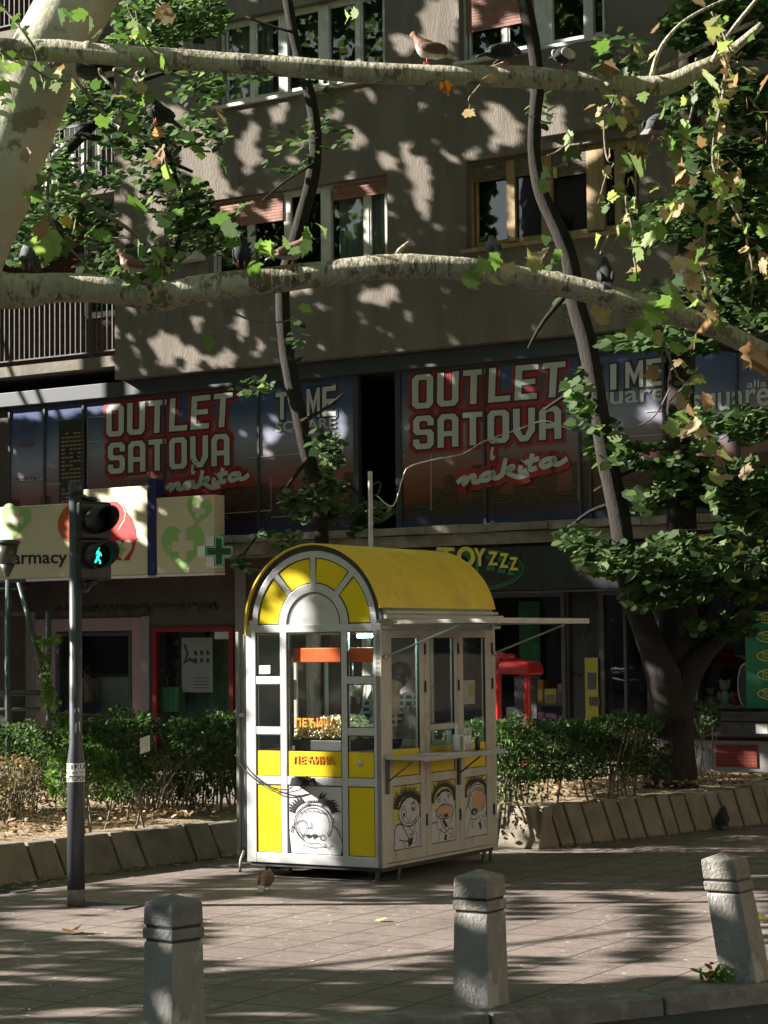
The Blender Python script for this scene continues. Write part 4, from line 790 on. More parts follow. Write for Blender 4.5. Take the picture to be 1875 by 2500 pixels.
# ------------------------------------------------------------------ pergola and lamp on the left
g7 = lambda x, y: (x/4.425, 1300+y/4.425)
LD = 23.5; lp = A(*g7(92,1000), LD); LP = Plane((lp.x,lp.y,0), 24)
M['greenmetal'] = mat('green_painted_steel', (.055,.075,.075), (.035,.05,.05), scale=12, rough=.45, metal=.2, bump=.1)
t = thing('metal_pergola', (lp.x,lp.y,0), 'dark green tubular pergola with a slanting brace at the left edge', 'pergola')
lz = lambda x, y: LP.px(*g7(x, y))
def bar(x0, y0, x1, y1, r, nm):
    a, b = lz(x0,y0), lz(x1,y1); mb = MB(); mb.tube([LP.P(*a,0), LP.P(*b,0)], r, 8); mb.build(nm, M['greenmetal'], t)
a_ = lz(92,510); mb = MB(); mb.tube([LP.P(0,0,0),LP.P(0,a_[1],0)], .036, 10); mb.build('post', M['greenmetal'], t)
mb = MB(); q = lz(362,850); mb.tube([LP.P(q[0],0,-.3),LP.P(q[0],q[1],-.3)], .03, 8); mb.build('post', M['greenmetal'], t)
mb = MB(); q = lz(38,850); mb.tube([LP.P(q[0],0,-.05),LP.P(q[0],q[1],-.05)], .014, 6); mb.build('post', M['greenmetal'], t)
bar(205,540,480,1560,.028,'brace')
for y0, x1, r in ((522,270,.02),(606,270,.012),(868,300,.014),(890,300,.01),(1722,430,.02),(1755,430,.012),(1908,430,.02)): bar(-500, y0+6, x1, y0, r, 'crossbar')
t = thing('street_lamp', (lp.x,lp.y,a_[1]), 'bowl shaped street lamp with dark lid on the pergola post at the left edge', 'lamp')
sc_ = LD/F*(1/4.425); c_ = LP.P(lz(78,480)[0], lz(78,480)[1], 0)
mb = MB(); mb.lathe(c_, [(.02,0),(.028,.02*1),(.05*1,.06),(.085,.14),(.02,.141)], 18); mb.build('socket', M['greenmetal'], t)
flat('lampbowl', (.065,.06,.05), .3); mb = MB(); mb.lathe(c_+Vector((0,0,.142)), [(.083,0),(.125,.22),(.02,.221)], 18); mb.build('bowl', M['lampbowl'], t)
mb = MB(); mb.lathe(c_+Vector((0,0,.364)), [(.14,0),(.142,.03),(.10,.045),(.02,.05)], 18); mb.build('lid', M['greenmetal'], t)
# ------------------------------------------------------------------ the popcorn kiosk
M['alu'] = mat('aluminium_paint', (.60,.61,.64), (.53,.54,.57), scale=4, rough=.38, metal=.35, dirt=(.33,.32,.30), dscale=6, dlo=.6, dhi=.8)
M['alu_side'] = mat('greyed_aluminium', (.56,.54,.50), (.48,.46,.42), scale=4, rough=.5, metal=.1, dirt=(.24,.21,.17), dscale=7, dlo=.58, dhi=.8)
M['yellow'] = mat('yellow_film', (.78,.60,.005), (.72,.54,.004), scale=3, rough=.4)
M['roof'] = mat('weathered_yellow_sheet', (.86,.62,.05), (.76,.54,.06), scale=2.5, rough=.5, dirt=(.50,.38,.10), dscale=3.5, dlo=.55, dhi=.85, bump=.15, sp=((.2,.16,.06), 9, .06))
M['gasket'] = mat('black_gasket', (.012,.012,.012), rough=.6)
M['kglass'] = glass('kiosk_glass', (.93,.95,.94), .0)
M['stainless'] = mat('stainless', (.60,.59,.57), rough=.3, metal=.85)
M['chassis'] = mat('chassis', (.035,.033,.03), (.06,.055,.05), scale=9, rough=.7)
kio = thing('kiosk', KN, 'yellow and silver popcorn kiosk with barrel roof standing on the pavement', 'kiosk')
zf = dict(b0=.115, b1=.20, p1=.735, m1=.80, y1=1.0, )
WU = -1.262; f = fu
xl0, xl1, xm0, xm1, xn0, xn1, xr0, xr1 = WU, f(625), f(684.7), f(700.2), f(833.8), f(848), f(913), -.002
z = [.115,.195,.735,.80,1.0,1.13,1.19,1.53,1.59,1.94,2.0]     # rails: bottom, panel, mid, yellow top, rail, rail, beam
mb = MB()
mb.box(FP, xl0, xl1, z[0], z[10], -.05, 0); mb.box(FP, xr0, xr1+0, z[0], z[10], -.05, 0) if False else None
mb.box(FP, xr0, xr1, z[0], z[10], -.05, 0); mb.box(FP, xl1, xr0, z[0], z[1], -.05, -.001); mb.box(FP, xl1, xr0, z[9], z[10], -.05, -.001)
mb.box(FP, xm0, xm1, z[1], z[9], -.05, -.002); mb.box(FP, xn0, xn1, z[1], z[9], -.05, -.002)
mb.box(FP, xl1, xm0, z[2], z[3], -.05, -.003); mb.box(FP, xm1, xn0, z[2], z[3], -.05, -.003); mb.box(FP, xn1, xr0, z[2], z[3], -.05, -.003)
for a, b in ((xl1,xm0),(xn1,xr0)): mb.box(FP, a, b, z[5]+.0, z[6], -.05, -.003); mb.box(FP, a, b, z[7], z[8], -.05, -.003)
sub(mb, 'front_frame', M['alu'], kio, .004)
def opening(pl, a, b, c, e, d, par, yel=None, pan=None, glassz=None, gk=.006):
    mb = MB()
    for q in ((a,a+gk,c,e),(b-gk,b,c,e),(a+gk,b-gk,c,c+gk),(a+gk,b-gk,e-gk,e)): mb.box(pl, *q, d-.02, d-.004)
    sub(mb, 'gasket', M['gasket'], par)
    if yel: mb = MB(); mb.box(pl, a+gk, b-gk, yel[0]+gk*(yel[0] == c), yel[1]-gk*(yel[1] == e), d-.03, d-.008); sub(mb, 'yellow_panel', M['yellow'], par)
    if pan: mb = MB(); mb.box(pl, a+gk, b-gk, c+gk, e-gk, d-.03, d-.008); return sub(mb, 'picture_panel', M[pan], par)
    if glassz: mb = MB(); patch(mb, pl, [(a+gk,glassz[0]),(b-gk,glassz[0]),(b-gk,glassz[1]-gk),(a+gk,glassz[1]-gk)], d-.013); sub(mb, 'pane', M['kglass'], par)
for a, b in ((xl1,xm0),(xn1,xr0)):
    opening(FP, a, b, z[1], z[2], 0, kio, yel=(z[1],z[2])); opening(FP, a, b, z[3], z[5], 0, kio, yel=(z[3],z[4]), glassz=(z[4],z[5])); opening(FP, a, b, z[6], z[7], 0, kio, glassz=(z[6]+.006,z[7])); opening(FP, a, b, z[8], z[9], 0, kio, glassz=(z[8]+.006,z[9]))
flat('picwhite', (.58,.59,.62), .35)
pic0 = opening(FP, xm1, xn0, z[1], z[2], 0, kio, pan='picwhite')
opening(FP, xm1, xn0, z[3], z[9], 0, kio, yel=(z[3],z[4]), glassz=(z[4],z[9]))
# lettering
fq = lambda a, b, c, e: quadpx(FP, a, b, c, e)
q1 = fq((717.4,1846),(816,1848),(818,1866.5),(717,1864.5)); q2 = fq((720.9,1753.5),(821,1755),(822.8,1775.5),(720.5,1775))
flat('letter_orange', (.72,.12,.008)); flat('letter_yellow', (.75,.36,.01))
text_quad('ПЕЋИНА', FP, q1, M['letter_orange'], 'lettering', kio, -.005, .003, .05, 1.12, ref=.02); text_quad('ПЕЋИНА', FP, q1, M['letter_yellow'], 'lettering_inner', kio, -.001, .001, 0, 1.12, ref=.02)
text_quad('ПЕЋИНА', FP, q2, M['letter_orange'], 'lettering', kio, -.010, .003, .05, 1.12, ref=.02); text_quad('ПЕЋИНА', FP, q2, M['letter_yellow'], 'lettering_inner', kio, -.006, .001, 0, 1.12, ref=.02)
# barrel front: fan of yellow segments
uc = (f(617.5)+f(921.5))/2; RO = (f(921.5)-f(617.5))/2; sc_r = RO/.565
sec = lambda r0, r1, a0, a1, n=24: [(uc+r0*math.cos(math.radians(a0+(a1-a0)*i/n)), 2.0+r0*math.sin(math.radians(a0+(a1-a0)*i/n))) for i in range(n+1)]+[(uc+r1*math.cos(math.radians(a1+(a0-a1)*i/n)), 2.0+r1*math.sin(math.radians(a1+(a0-a1)*i/n))) for i in range(n+1)]
def ring(mb, r0, r1, a0, a1, d0, d1, n=40):
    for i in range(n):
        A0 = a0+(a1-a0)*i/n; A1 = a0+(a1-a0)*(i+1)/n; p = []
        for a in (A0, A1):
            for r in (r0, r1):
                for d in (d0, d1): p.append(FP.P(uc+r*math.cos(math.radians(a)), 2.0+r*math.sin(math.radians(a)), d))
        mb.hexa(p)
r_ = [.245*sc_r, .315*sc_r, .515*sc_r, RO]
mb = MB(); ring(mb, r_[0], r_[1], 0, 180, -.05, 0); ring(mb, r_[2], r_[3], 0, 180, -.05, 0)
for a in (48, 90, 132):
    ca, sa = math.cos(math.radians(a)), math.sin(math.radians(a)); w = .024
    mb.hexa([FP.P(uc+r*ca-s*w*sa, 2.0+r*sa+s*w*ca, d) for r in (r_[1]-.002, r_[2]+.002) for s in (-1,1) for d in (-.05, -.002)])
mb.box(FP, xl0+.03, uc-RO+.01, 2.0, 2.04, -.05, -.001); sub(mb, 'arch_frame', M['alu'], kio, .003)
mb = MB(); mb.prism([FP.P(u, v, -.03) for u, v in arc(uc, 2.0, r_[0], r_[0], 0, 180, 30)], FP.n*.02); sub(mb, 'arch_disc', M['alu'], kio)
mb = MB(); stroke(mb, FP, arc(uc, 2.002, r_[0]-.002, r_[0]-.002, 0, 180, 40), .008, .001); mb2 = MB()
for a0, a1 in ((0.3,45),(51,87.2),(92.8,129),(135,179.7)):
    P = sec(r_[1]+.004, r_[2]-.004, a0+.4, a1-.4); mb2.prism([FP.P(u, v, -.03) for u, v in P], FP.n*.021); stroke(mb, FP, P, .011, -.006, closed=True)
sub(mb, 'gasket', M['gasket'], kio); sub(mb2, 'arch_panel', M['yellow'], kio)
# roof sheet
DEP = 1.87; a0r, a1r = 11, 187; rr_ = RO+.048; mb = MB(); N_ = 48; dfr, dbk = .022, -(DEP+.05)
vs = []
for i in range(N_+1):
    a = math.radians(a0r+(a1r-a0r)*i/N_)
    for r in (rr_, rr_+.014):
        for k in range(9):
            d = dfr+(dbk-dfr)*k/8; rw = r+.004*mnoise.noise(Vector((i*.35, k*.8, 0))); vs.append(FP.P(uc+rw*math.cos(a), 2.0+rw*math.sin(a), d))
fs = []
for i in range(N_):
    for l in (0,1):
        for k in range(8): b = i*18+l*9+k; fs.append((b, b+1, b+19, b+18))
    fs.append((i*18, i*18+18, i*18+27, i*18+9)); fs.append((i*18+8, i*18+17, i*18+35, i*18+26))
fs += [(k, k+1, k+10, k+9) for k in range(8)]+[(N_*18+k, N_*18+k+9, N_*18+k+10, N_*18+k+1) for k in range(8)]
mb.add(vs, fs, 0, True); ro = sub(mb, 'roof', M['roof'], kio); e_ = ro.modifiers.new('split', 'EDGE_SPLIT'); e_.split_angle = math.radians(40)
mb = MB()    # grey edge band and rear closing arch
def ringd(mb, r0, r1, a0, a1, d0, d1, n=40): ring(mb, r0, r1, a0, a1, d0, d1, n)
ringd(mb, RO+.003, rr_-.002, 3, a1r-3, -.04, -.012); sub(mb, 'roof_edge', M['chassis'], kio)
mb = MB(); ringd(mb, .01, rr_-.003, 0, 180, -DEP, -DEP+.03); sub(mb, 'rear_arch', M['alu_side'], kio)
# eaves rails on the side
mb = MB(); uF = DEP
mb.box(SP, .03, uF+.06, 2.075, 2.10, -.03, .03); mb.box(SP, .02, uF+.13, 2.035, 2.068, -.03, .045); mb.box(SP, .02, uF+.10, 1.955, 1.982, -.05, .03)
sub(mb, 'eaves_rail', M['alu_side'], kio, .004)
# side wall of three tall doors
sx_ = [suu(q) for q in (942,1037.4,1118.7,1201)]; pn = [(suu(957),suu(1025)),(suu(1050),suu(1110)),(suu(1132),suu(1186))]
mb = MB(); mb.box(SP, .0, sx_[0], .115, 1.955, -.05, .003); mb.box(SP, sx_[0], uF, .115, .14, -.05, -.004); mb.box(SP, sx_[3]+.002, uF, .14, 1.955, -.05, .0); sub(mb, 'corner_post', M['alu_side'], kio, .004)
flat('picyellow', (.55,.52,.08), .4)
panels = []
for i in range(3):
    a, b = sx_[i]+.003, sx_[i+1]-.003; p, q = pn[i]; mb = MB()
    mb.box(SP, a, p, .145, 1.952, -.04, 0); mb.box(SP, q, b, .145, 1.952, -.04, 0); mb.box(SP, p, q, .145, .232, -.04, -.001); mb.box(SP, p, q, .732, .80, -.04, -.001); mb.box(SP, p, q, 1.885, 1.952, -.04, -.001)
    if i == 1: mb.box(SP, p, q, 1.14, 1.19, -.04, -.002)
    dr_ = sub(mb, 'side_door', M['alu_side'], kio, .004)
    panels.append(opening(SP, p, q, .232, .732, 0, dr_, pan='picwhite'))
    opening(SP, p, q, .80, 1.14 if i == 1 else 1.885, 0, dr_, yel=(.80, 1.01), glassz=(1.01, 1.14 if i == 1 else 1.885))
    if i == 1: opening(SP, p, q, 1.19, 1.885, 0, dr_, glassz=(1.196,1.885))
    for hz in (.44,1.5,1.80): mb = MB(); mb.tube([SP.P(b+.003,hz-.05,.008),SP.P(b+.003,hz+.04,.008)], .008, 6); sub(mb, 'hinge', M['steel_dark'], dr_)
# plain far and left walls
mb = MB(); BKP = Plane(KN+SP.u*DEP, 30.4)
for q in ((WU,WU+.06,.115,2),(-.06,0,.115,2),(WU+.06,-.06,.115,.22),(WU+.06,-.06,1.9,2),(WU+.06,-.06,.95,1.01),(-.66,-.60,.22,1.9)): mb.box(BKP, *q, -.05, -.0)
mb.box(BKP, WU+.06, -.66, .22, .95, -.04, -.02); mb.box(BKP, -.6, -.06, .22, .95, -.04, -.02); sub(mb, 'rear_frame', M['alu_side'], kio, .004)
LPn = Plane(KN+FP.u*WU, 30.4, True)
mb = MB()
for q in ((.002,.06,.115,2),(DEP-.06,DEP-.052,.115,2),(.06,DEP-.06,.115,.2),(.06,DEP-.06,1.93,2.02),(.06,DEP-.06,.93,1.0),(.9,.96,.2,1.93)): mb.box(LPn, *q, 0, .04)
mb.box(LPn, .06, .9, .2, .93, .01, .03); mb.box(LPn, .96, DEP-.06, .2, .93, .01, .03); sub(mb, 'left_frame', M['alu_side'], kio, .004)
mb = MB(); mb.add([LPn.P(.06,1.0,.02),LPn.P(DEP-.06,1.0,.02),LPn.P(DEP-.06,1.93,.02),LPn.P(.06,1.93,.02)], [(0,1,2,3)]); sub(mb, 'pane', M['kglass'], kio)
mb = MB(); mb.box(BKP, WU+.06, -.66, 1.01, 1.9, -.045, -.03); sub(mb, 'rear_panel', M['greywall'], kio); mb = MB(); mb.add([BKP.P(-.6,1.01,-.02),BKP.P(-.06,1.01,-.02),BKP.P(-.06,1.9,-.02),BKP.P(-.6,1.9,-.02)], [(0,1,2,3)]); sub(mb, 'pane', M['kglass'], kio)
# left: shutter box swung back along the wall
mb = MB(); mb.box(LPn, .05, .75, .22, 1.93, -.115, -.045); mb.box(LPn, .03, .05, .16, 1.95, -.12, -.09); sh = sub(mb, 'side_shutter', M['greywall'], kio, .006)
mb = MB(); mb.tube([LPn.P(.04,1.28,-.05),LPn.P(.04,1.28,-.09)], .016, 8); sub(mb, 'knob', M['white_paint'], sh); mb = MB(); mb.tube([LPn.P(.0,.2,-.03),LPn.P(.0,.13,-.06),LPn.P(.0,.03,-.07)], .012, 6); sub(mb, 'latch', M['white_paint'], sh)
# floor, chassis, legs
mb = MB(); mb.box(FP, WU+.05, -.05, .15, .175, -DEP+.05, -.055); sub(mb, 'floor', M['chassis'], kio)
mb = MB(); mb.box(FP, WU+.02, -.02, .085, .112, -DEP, -.02); mb.box(FP, WU+.15, WU+.2, .05, .084, -DEP, -.1); mb.box(FP, -.2, -.15, .05, .084, -DEP, -.1); sub(mb, 'chassis_rail', M['chassis'], kio)
M['leg_'] = mat('grey_leg', (.12,.13,.12), (.09,.095,.09), scale=9, rough=.6)
for (u, d, k) in ((-.08,-.06,1),(-.02,-.28,1),(WU+.12,-.12,1),(WU+.28,-.2,0),(-.02,-DEP+.16,1),(-.02,-DEP+.05,0),(WU+.1,-DEP+.1,1)):
    mb = MB(); p = FP.P(u, .09, d); mb.tube([p, FP.P(u-.02*k, 0.004, d)], [.017,.013], 8)
    if k: mb.lathe(FP.P(u-.02*k, .0, d), [(.03,.001),(.03,.012),(.012,.02)], 12)
    sub(mb, 'leg', M['leg_'], kio)
# counter shelf with bracket struts
mb = MB(); mb.box(SP, .03, 1.37, .945, .972, .005, .36); mb.box(SP, .025, 1.375, .935, .975, .361, .37); ct = sub(mb, 'counter', M['stainless'], kio, .005)
for u in (.06, 1.22):
    mb = MB(); mb.box(SP, u-.016, u+.016, .68, .94, .005, .025); mb.tube([SP.P(u+.0,.78,.025),SP.P(u+.0,.935,.24)], .007, 6); sub(mb, 'bracket', M['leg_'], ct)
# raised awning flap
mb = MB(); zt = 2.012
mb.box(SP, .06, uF+.02, zt-.022, zt+.02, .86, .90); mb.box(SP, .06, .10, zt-.018, zt+.012, .05, .86, 2); mb.box(SP, uF-.02, uF+.02, zt-.022, zt+.02, .05, .86); mb.box(SP, .06, uF+.02, zt-.022, zt+.018, .051, .09, 2); mb.box(SP, .1, uF-.02, zt+.003, zt+.009, .09, .86, 2)
for k in range(5): mb.box(SP, uF+.021, uF+.026, zt-.005, zt+.02, .2+.16*k, .225+.16*k, 1)
aw = sub(mb, 'awning_flap', [M['white_paint'],M['chassis'],M['alu_side']], kio, .003)
for u, z_ in ((.045,1.74),(uF+.0,1.75)): mb = MB(); mb.tube([SP.P(u,z_,.02),SP.P(u+.03,zt-.03,.66)], .008, 6); mb.blob(SP.P(u,z_,.02), .02,.02,.02,8); sub(mb, 'strut', M['stainless'], aw)
# round knob
ku, kv = FP.px(877.8,1863); mb = MB(); mb.lathe(FP.P(ku,kv,-.008), [(.026,0),(.026,.008),(.012,.012)], 16, axis=FP.n); sub(mb, 'vent_knob', M['alu'], kio)
# paper notice on the upper left pane
q = fq((631,1625),(658,1624),(658,1645),(631,1645.5)); mb = MB(); patch(mb, FP, q, -.009); sub(mb, 'paper_notice', M['white'], kio); mb = MB()
for k in range(4): v = q[0][1]-.014-.012*k; stroke(mb, FP, [(q[0][0]+.01, v),(q[1][0]-(.02 if k%2 else .035), v)], .003, -.008)
sub(mb, 'notice_print', M['posterink'], kio)
# junction box and cable
bu, bv = FP.px(741,1918); t = thing('junction_box', FP.P(bu, bv, .06), 'black electrical box with plug hung on the kiosk front rail', 'electrical box')
hw = FP.px(757,1918)[0]-bu; mb = MB(); mb.hexa([FP.P(bu-hw*1.15,bv,.003),FP.P(bu-hw*1.15,bv,.10),FP.P(bu-hw*.9,bv+.07,.003),FP.P(bu-hw*.9,bv+.07,.09),FP.P(bu+hw*.9,bv,.003),FP.P(bu+hw*.9,bv,.10),FP.P(bu+hw*.8,bv+.078,.003),FP.P(bu+hw*.8,bv+.078,.09)]); mb.build('casing', M['gasket'], t, bevel=.005)
mb = MB(); mb.tube([FP.P(bu+hw*.8,bv+.045,.05),FP.P(bu+hw*1.6,bv+.04,.06),FP.P(bu+hw*2.1,bv+.055,.06),FP.P(bu+hw*2.5,bv+.01,.06)], [.022,.014,.018,.008], 8, res=2); mb.build('plug', M['gasket'], t)
mb = MB(); cp = [FP.px(*p) for p in ((578,1842),(590,1862),(604,1880),(628,1900),(660,1918),(700,1927),(722,1921))]; cp = [FP.P(u, v, .02+.03*i/6) for i, (u, v) in enumerate(cp)]; mb.tube(cp, .0055, 6, res=4)
cp = [FP.px(*p) for p in ((604,1882),(640,1912),(680,1934),(720,1932),(750,1921))]; mb.tube([FP.P(u, v, .03) for u, v in cp], .004, 6, res=4)
tag(mb.build('power_cable', M['gasket'], loc=FP.P(bu,bv,.03)), 'black power cable drooping across the kiosk front to the junction box', 'cable')
# --- drawings on the panels
def drawing(pl, q, items, par, d=-.005, lw=1.25):
    """q: panel rect (u0,u1,v0,v1); items in 0..1 panel coordinates, y down"""
    u0, u1, v0, v1 = q; T = lambda x, y: (u0+(u1-u0)*x, v1-(v1-v0)*y)
    k = MB(); nf = 0
    for it in items:
        kind = it[0]
        if kind == 'l': stroke(k, pl, [T(*p) for p in smooth(it[2], 3)], it[1]*lw, d+.002+nf*1e-5)
        elif kind == 'e': cx, cy, rx, ry, a0, a1 = it[2]; stroke(k, pl, [T(cx+rx*math.cos(math.radians(a0+(a1-a0)*i/24)), cy+ry*math.sin(math.radians(a0+(a1-a0)*i/24))) for i in range(25)], it[1]*lw, d+.002+nf*1e-5)
        elif kind == 's': stroke(k, pl, [T(*p) for p in it[2]], it[1], d+.0022+nf*1e-5, taper=True)
        elif kind == 'f': patch(k, pl, [T(*p) for p in it[2]], d+.001+nf*1e-5, it[1])
        nf += 1
    sub(k, 'drawing', [M['ink'], M['picwhite'], M['picyellow'], M['flesh']], par)
flat('ink', (.015,.015,.018), .5); flat('flesh', (.62,.36,.22))
def ell(cx, cy, rx, ry, n=28): return [(cx+rx*math.cos(2*PI*i/n), cy+ry*math.sin(2*PI*i/n)) for i in range(n)]
def hair(cx, cy, rx, ry, a0, a1, n, L_, w, seed=0):
    r = random.Random(seed); out = []
    for i in range(n):
        a = math.radians(a0+(a1-a0)*i/(n-1)); l = L_*r.uniform(.7,1.2); x = cx+rx*math.cos(a); y = cy+ry*math.sin(a)
        out.append(('s', w, [(x, y), (x+l*.6*math.cos(a), y+l*.5*math.sin(a)), (x+l*math.cos(a+.12), y+l*math.sin(a+.12)*.75)]))
    return out
# z = panel from crop: front mouth monster
it = [('f',0,[(0,.0),(0,1),(.04,1),(.0,.7)]),('f',0,[(1,1),(.97,1),(1,.9)])]
it += hair(.47,.42,.36,.2,190,238,7,.17,.03,1)+hair(.5,.40,.30,.17,285,350,9,.19,.034,2)+hair(.5,.27,.22,.03,240,300,9,.06,.016,3)
it += [('e',.006,(.47,.56,.355,.285,120,400)),('e',.004,(.47,.57,.30,.25,130,395)),('e',.004,(.37,.265,.045,.032,0,360)),('e',.004,(.66,.265,.045,.032,0,360)),('f',0,ell(.38,.268,.018,.013)),('f',0,ell(.66,.268,.026,.018))]
for i in range(6): it.append(('e',.003,(.26+.085*i,.375-.03*math.sin(PI*i/5),.04,.035,0,180)))
it += [('l',.004,[(.02,.68),(.1,.58),(.2,.53),(.28,.51),(.33,.55),(.35,.60),(.33,.66),(.28,.74),(.24,.79)]),('l',.003,[(.35,.62),(.44,.62),(.41,.60),(.45,.585),(.41,.565),(.44,.55),(.41,.53)]),
 ('f',0,ell(.38,.74,.045,.028)),('f',0,ell(.49,.735,.05,.03)),('e',.004,(.30,.77,.04,.055,170,360)),('e',.004,(.42,.78,.05,.05,170,370)),('e',.004,(.54,.775,.055,.05,170,370)),('e',.004,(.64,.755,.045,.04,0,360)),
 ('l',.003,[(.24,.81),(.4,.85),(.56,.84),(.62,.87)]),('l',.003,[(.24,.87),(.38,.90),(.5,.91),(.62,.89),(.7,.9)]),('l',.005,[(.83,.57),(.9,.62),(.97,.72),(1,.82)]),('e',.004,(.82,.5,.035,.04,-90,90)),('l',.004,[(.74,.93),(.78,.88),(.84,.86)]),('l',.003,[(.66,.84),(.7,.87),(.66,.88),(.73,.9)]),('l',.007,[(.09,.6),(.06,.7)])]
drawing(FP, (xm1+.006, xn0-.006, z[1]+.006, z[2]-.006), it, pic0, lw=1.4)
PQ = lambda i: (pn[i][0]+.006, pn[i][1]-.006, .238, .726)
# 1: smiling boy with popcorn cone
it = [('f',2,[(0,0),(1,0),(1,.46),(.6,.3),(.3,.5),(0,.62)])]
it += [('f',1,ell(.58,.42,.40,.24)),('f',1,[(0,.72),(.06,.62),(.25,.6),(1,.55),(1,1),(0,1)])]+hair(.55,.36,.38,.2,185,345,22,.25,.032,5)+[('f',0,[(.17,.36),(.3,.22),(.5,.155),(.7,.16),(.9,.24),(.96,.34),(.85,.26),(.65,.2),(.5,.21),(.34,.28),(.24,.38)]),
 ('e',.008,(.58,.43,.39,.23,-30,200)),('e',.006,(.58,.39,.33,.22,30,150)),('e',.005,(.38,.44,.09,.07,0,360)),('e',.005,(.74,.35,.085,.07,0,360)),('f',0,ell(.39,.46,.035,.032)),('f',0,ell(.73,.385,.035,.032)),('l',.005,[(.53,.5),(.52,.56),(.58,.575),(.63,.54),(.62,.49)]),('l',.008,[(.66,.29),(.74,.31),(.78,.25)]),('l',.005,[(.3,.36),(.36,.32),(.42,.34)]),
 ('l',.008,[(.02,1),(.03,.75),(.08,.64),(.18,.60),(.3,.62),(.42,.72),(.56,.86)]),('l',.007,[(.19,.85),(.3,.87),(.46,.89),(.56,.86)]),('l',.005,[(.55,.64),(.62,.72),(.72,.74),(.8,.66)]),('l',.005,[(.5,.9),(.6,.84),(.7,.8),(.78,.76),(.86,.8),(.84,.9),(.74,.95)]),('f',0,[(.52,.9),(.62,.85),(.72,.84),(.68,.95),(.54,.99)]),('l',.005,[(.92,.6),(.97,.75),(.93,.9),(.85,.98)]),('l',.005,[(.56,.78),(.66,.8),(.72,.74)]),('l',.004,[(.36,1),(.37,.9)]),('l',.004,[(.42,1),(.42,.9)]),('l',.005,[(.7,.62),(.78,.6),(.84,.56)])]
drawing(SP, PQ(0), it, panels[0])
# 2: open mouth, cone at the lips
it = [('f',2,[(0,0),(1,0),(1,.36),(0,.42)])]+hair(.52,.3,.40,.2,175,365,24,.23,.034,8)+[('f',1,ell(.52,.34,.38,.2)),('f',1,[(.05,.4),(.95,.3),(1,.55),(1,1),(0,1),(0,.62)]),('f',0,[(.14,.32),(.24,.2),(.45,.14),(.7,.14),(.9,.24),(.95,.34),(.82,.22),(.6,.18),(.44,.19),(.28,.26)]),
 ('e',.005,(.3,.29,.09,.06,0,360)),('e',.005,(.72,.23,.08,.06,0,360)),('f',0,ell(.31,.3,.03,.025)),('f',0,ell(.73,.25,.03,.025)),('l',.005,[(.44,.36),(.43,.38),(.5,.385),(.52,.28),(.6,.34),(.64,.35)]),('f',3,ell(.55,.5,.33,.10)),('e',.007,(.56,.51,.36,.12,0,360)),('f',0,ell(.6,.58,.09,.035)),('l',.007,[(.12,.44),(.2,.5),(.2,.58)]),('l',.006,[(.25,.58),(.22,.7),(.28,.8),(.4,.78)]),('l',.006,[(.3,.58),(.38,.55),(.46,.6),(.7,.78)]),('l',.006,[(.34,.62),(.5,.78),(.62,.84)]),('f',0,[(.44,.66),(.5,.62),(.66,.74),(.6,.8)]),('l',.006,[(.4,.82),(.55,.86),(.75,.8),(.9,.84),(.92,.98)]),('l',.006,[(.26,.99),(.34,.84),(.42,.8)]),('l',.006,[(0,.68),(.12,.66),(.22,.68)]),('l',.006,[(.9,.56),(.82,.66),(.74,.74)]),('f',0,[(.5,.98),(.54,.88),(.64,.9),(.6,.99)]),('l',.006,[(.74,.9),(.82,.88),(.84,.94),(.76,.96)])]
drawing(SP, PQ(1), it, panels[1])
# 3: huge mouth
it = [('f',2,[(0,0),(1,0),(1,.25),(0,.3)])]+hair(.5,.25,.42,.16,165,375,24,.18,.038,12)+[('f',1,ell(.52,.36,.42,.27)),('f',1,[(.1,.5),(.9,.5),(1,.75),(1,1),(0,1),(0,.6)]),('f',0,[(.1,.25),(.3,.08),(.6,.04),(.9,.12),(.98,.28),(.86,.16),(.6,.09),(.34,.13)]),('f',3,ell(.62,.40,.26,.2)),('e',.007,(.54,.38,.40,.25,130,420)),('e',.005,(.56,.38,.33,.2,150,410)),('f',0,ell(.42,.59,.16,.06)),('f',1,[(.38,.57),(.41,.57),(.42,.63),(.38,.63)]),('f',1,[(.46,.58),(.49,.57),(.5,.63),(.46,.63)]),('l',.006,[(.05,.52),(.2,.4),(.2,.3),(.3,.3),(.36,.42),(.32,.5),(.36,.56)]),('l',.006,[(.24,.6),(.24,.7),(.14,.84),(.06,.96)]),('l',.006,[(.24,.7),(.4,.72),(.56,.7)]),('l',.006,[(.96,.62),(.86,.7),(.74,.66)]),('l',.006,[(.6,.66),(.7,.74),(.74,.86)]),('f',0,[(.6,.8),(.68,.76),(.76,.86),(.7,.92)]),('l',.007,[(.86,.74),(.95,.9)]),('l',.005,[(.3,.78),(.36,.76),(.38,.84),(.3,.84),(.3,.78)])]
for i in range(6): it.append(('e',.004,(.28+.1*i,.235-.035*math.sin(PI*i/5),.045,.028,0,180)))
drawing(SP, PQ(2), it, panels[2])
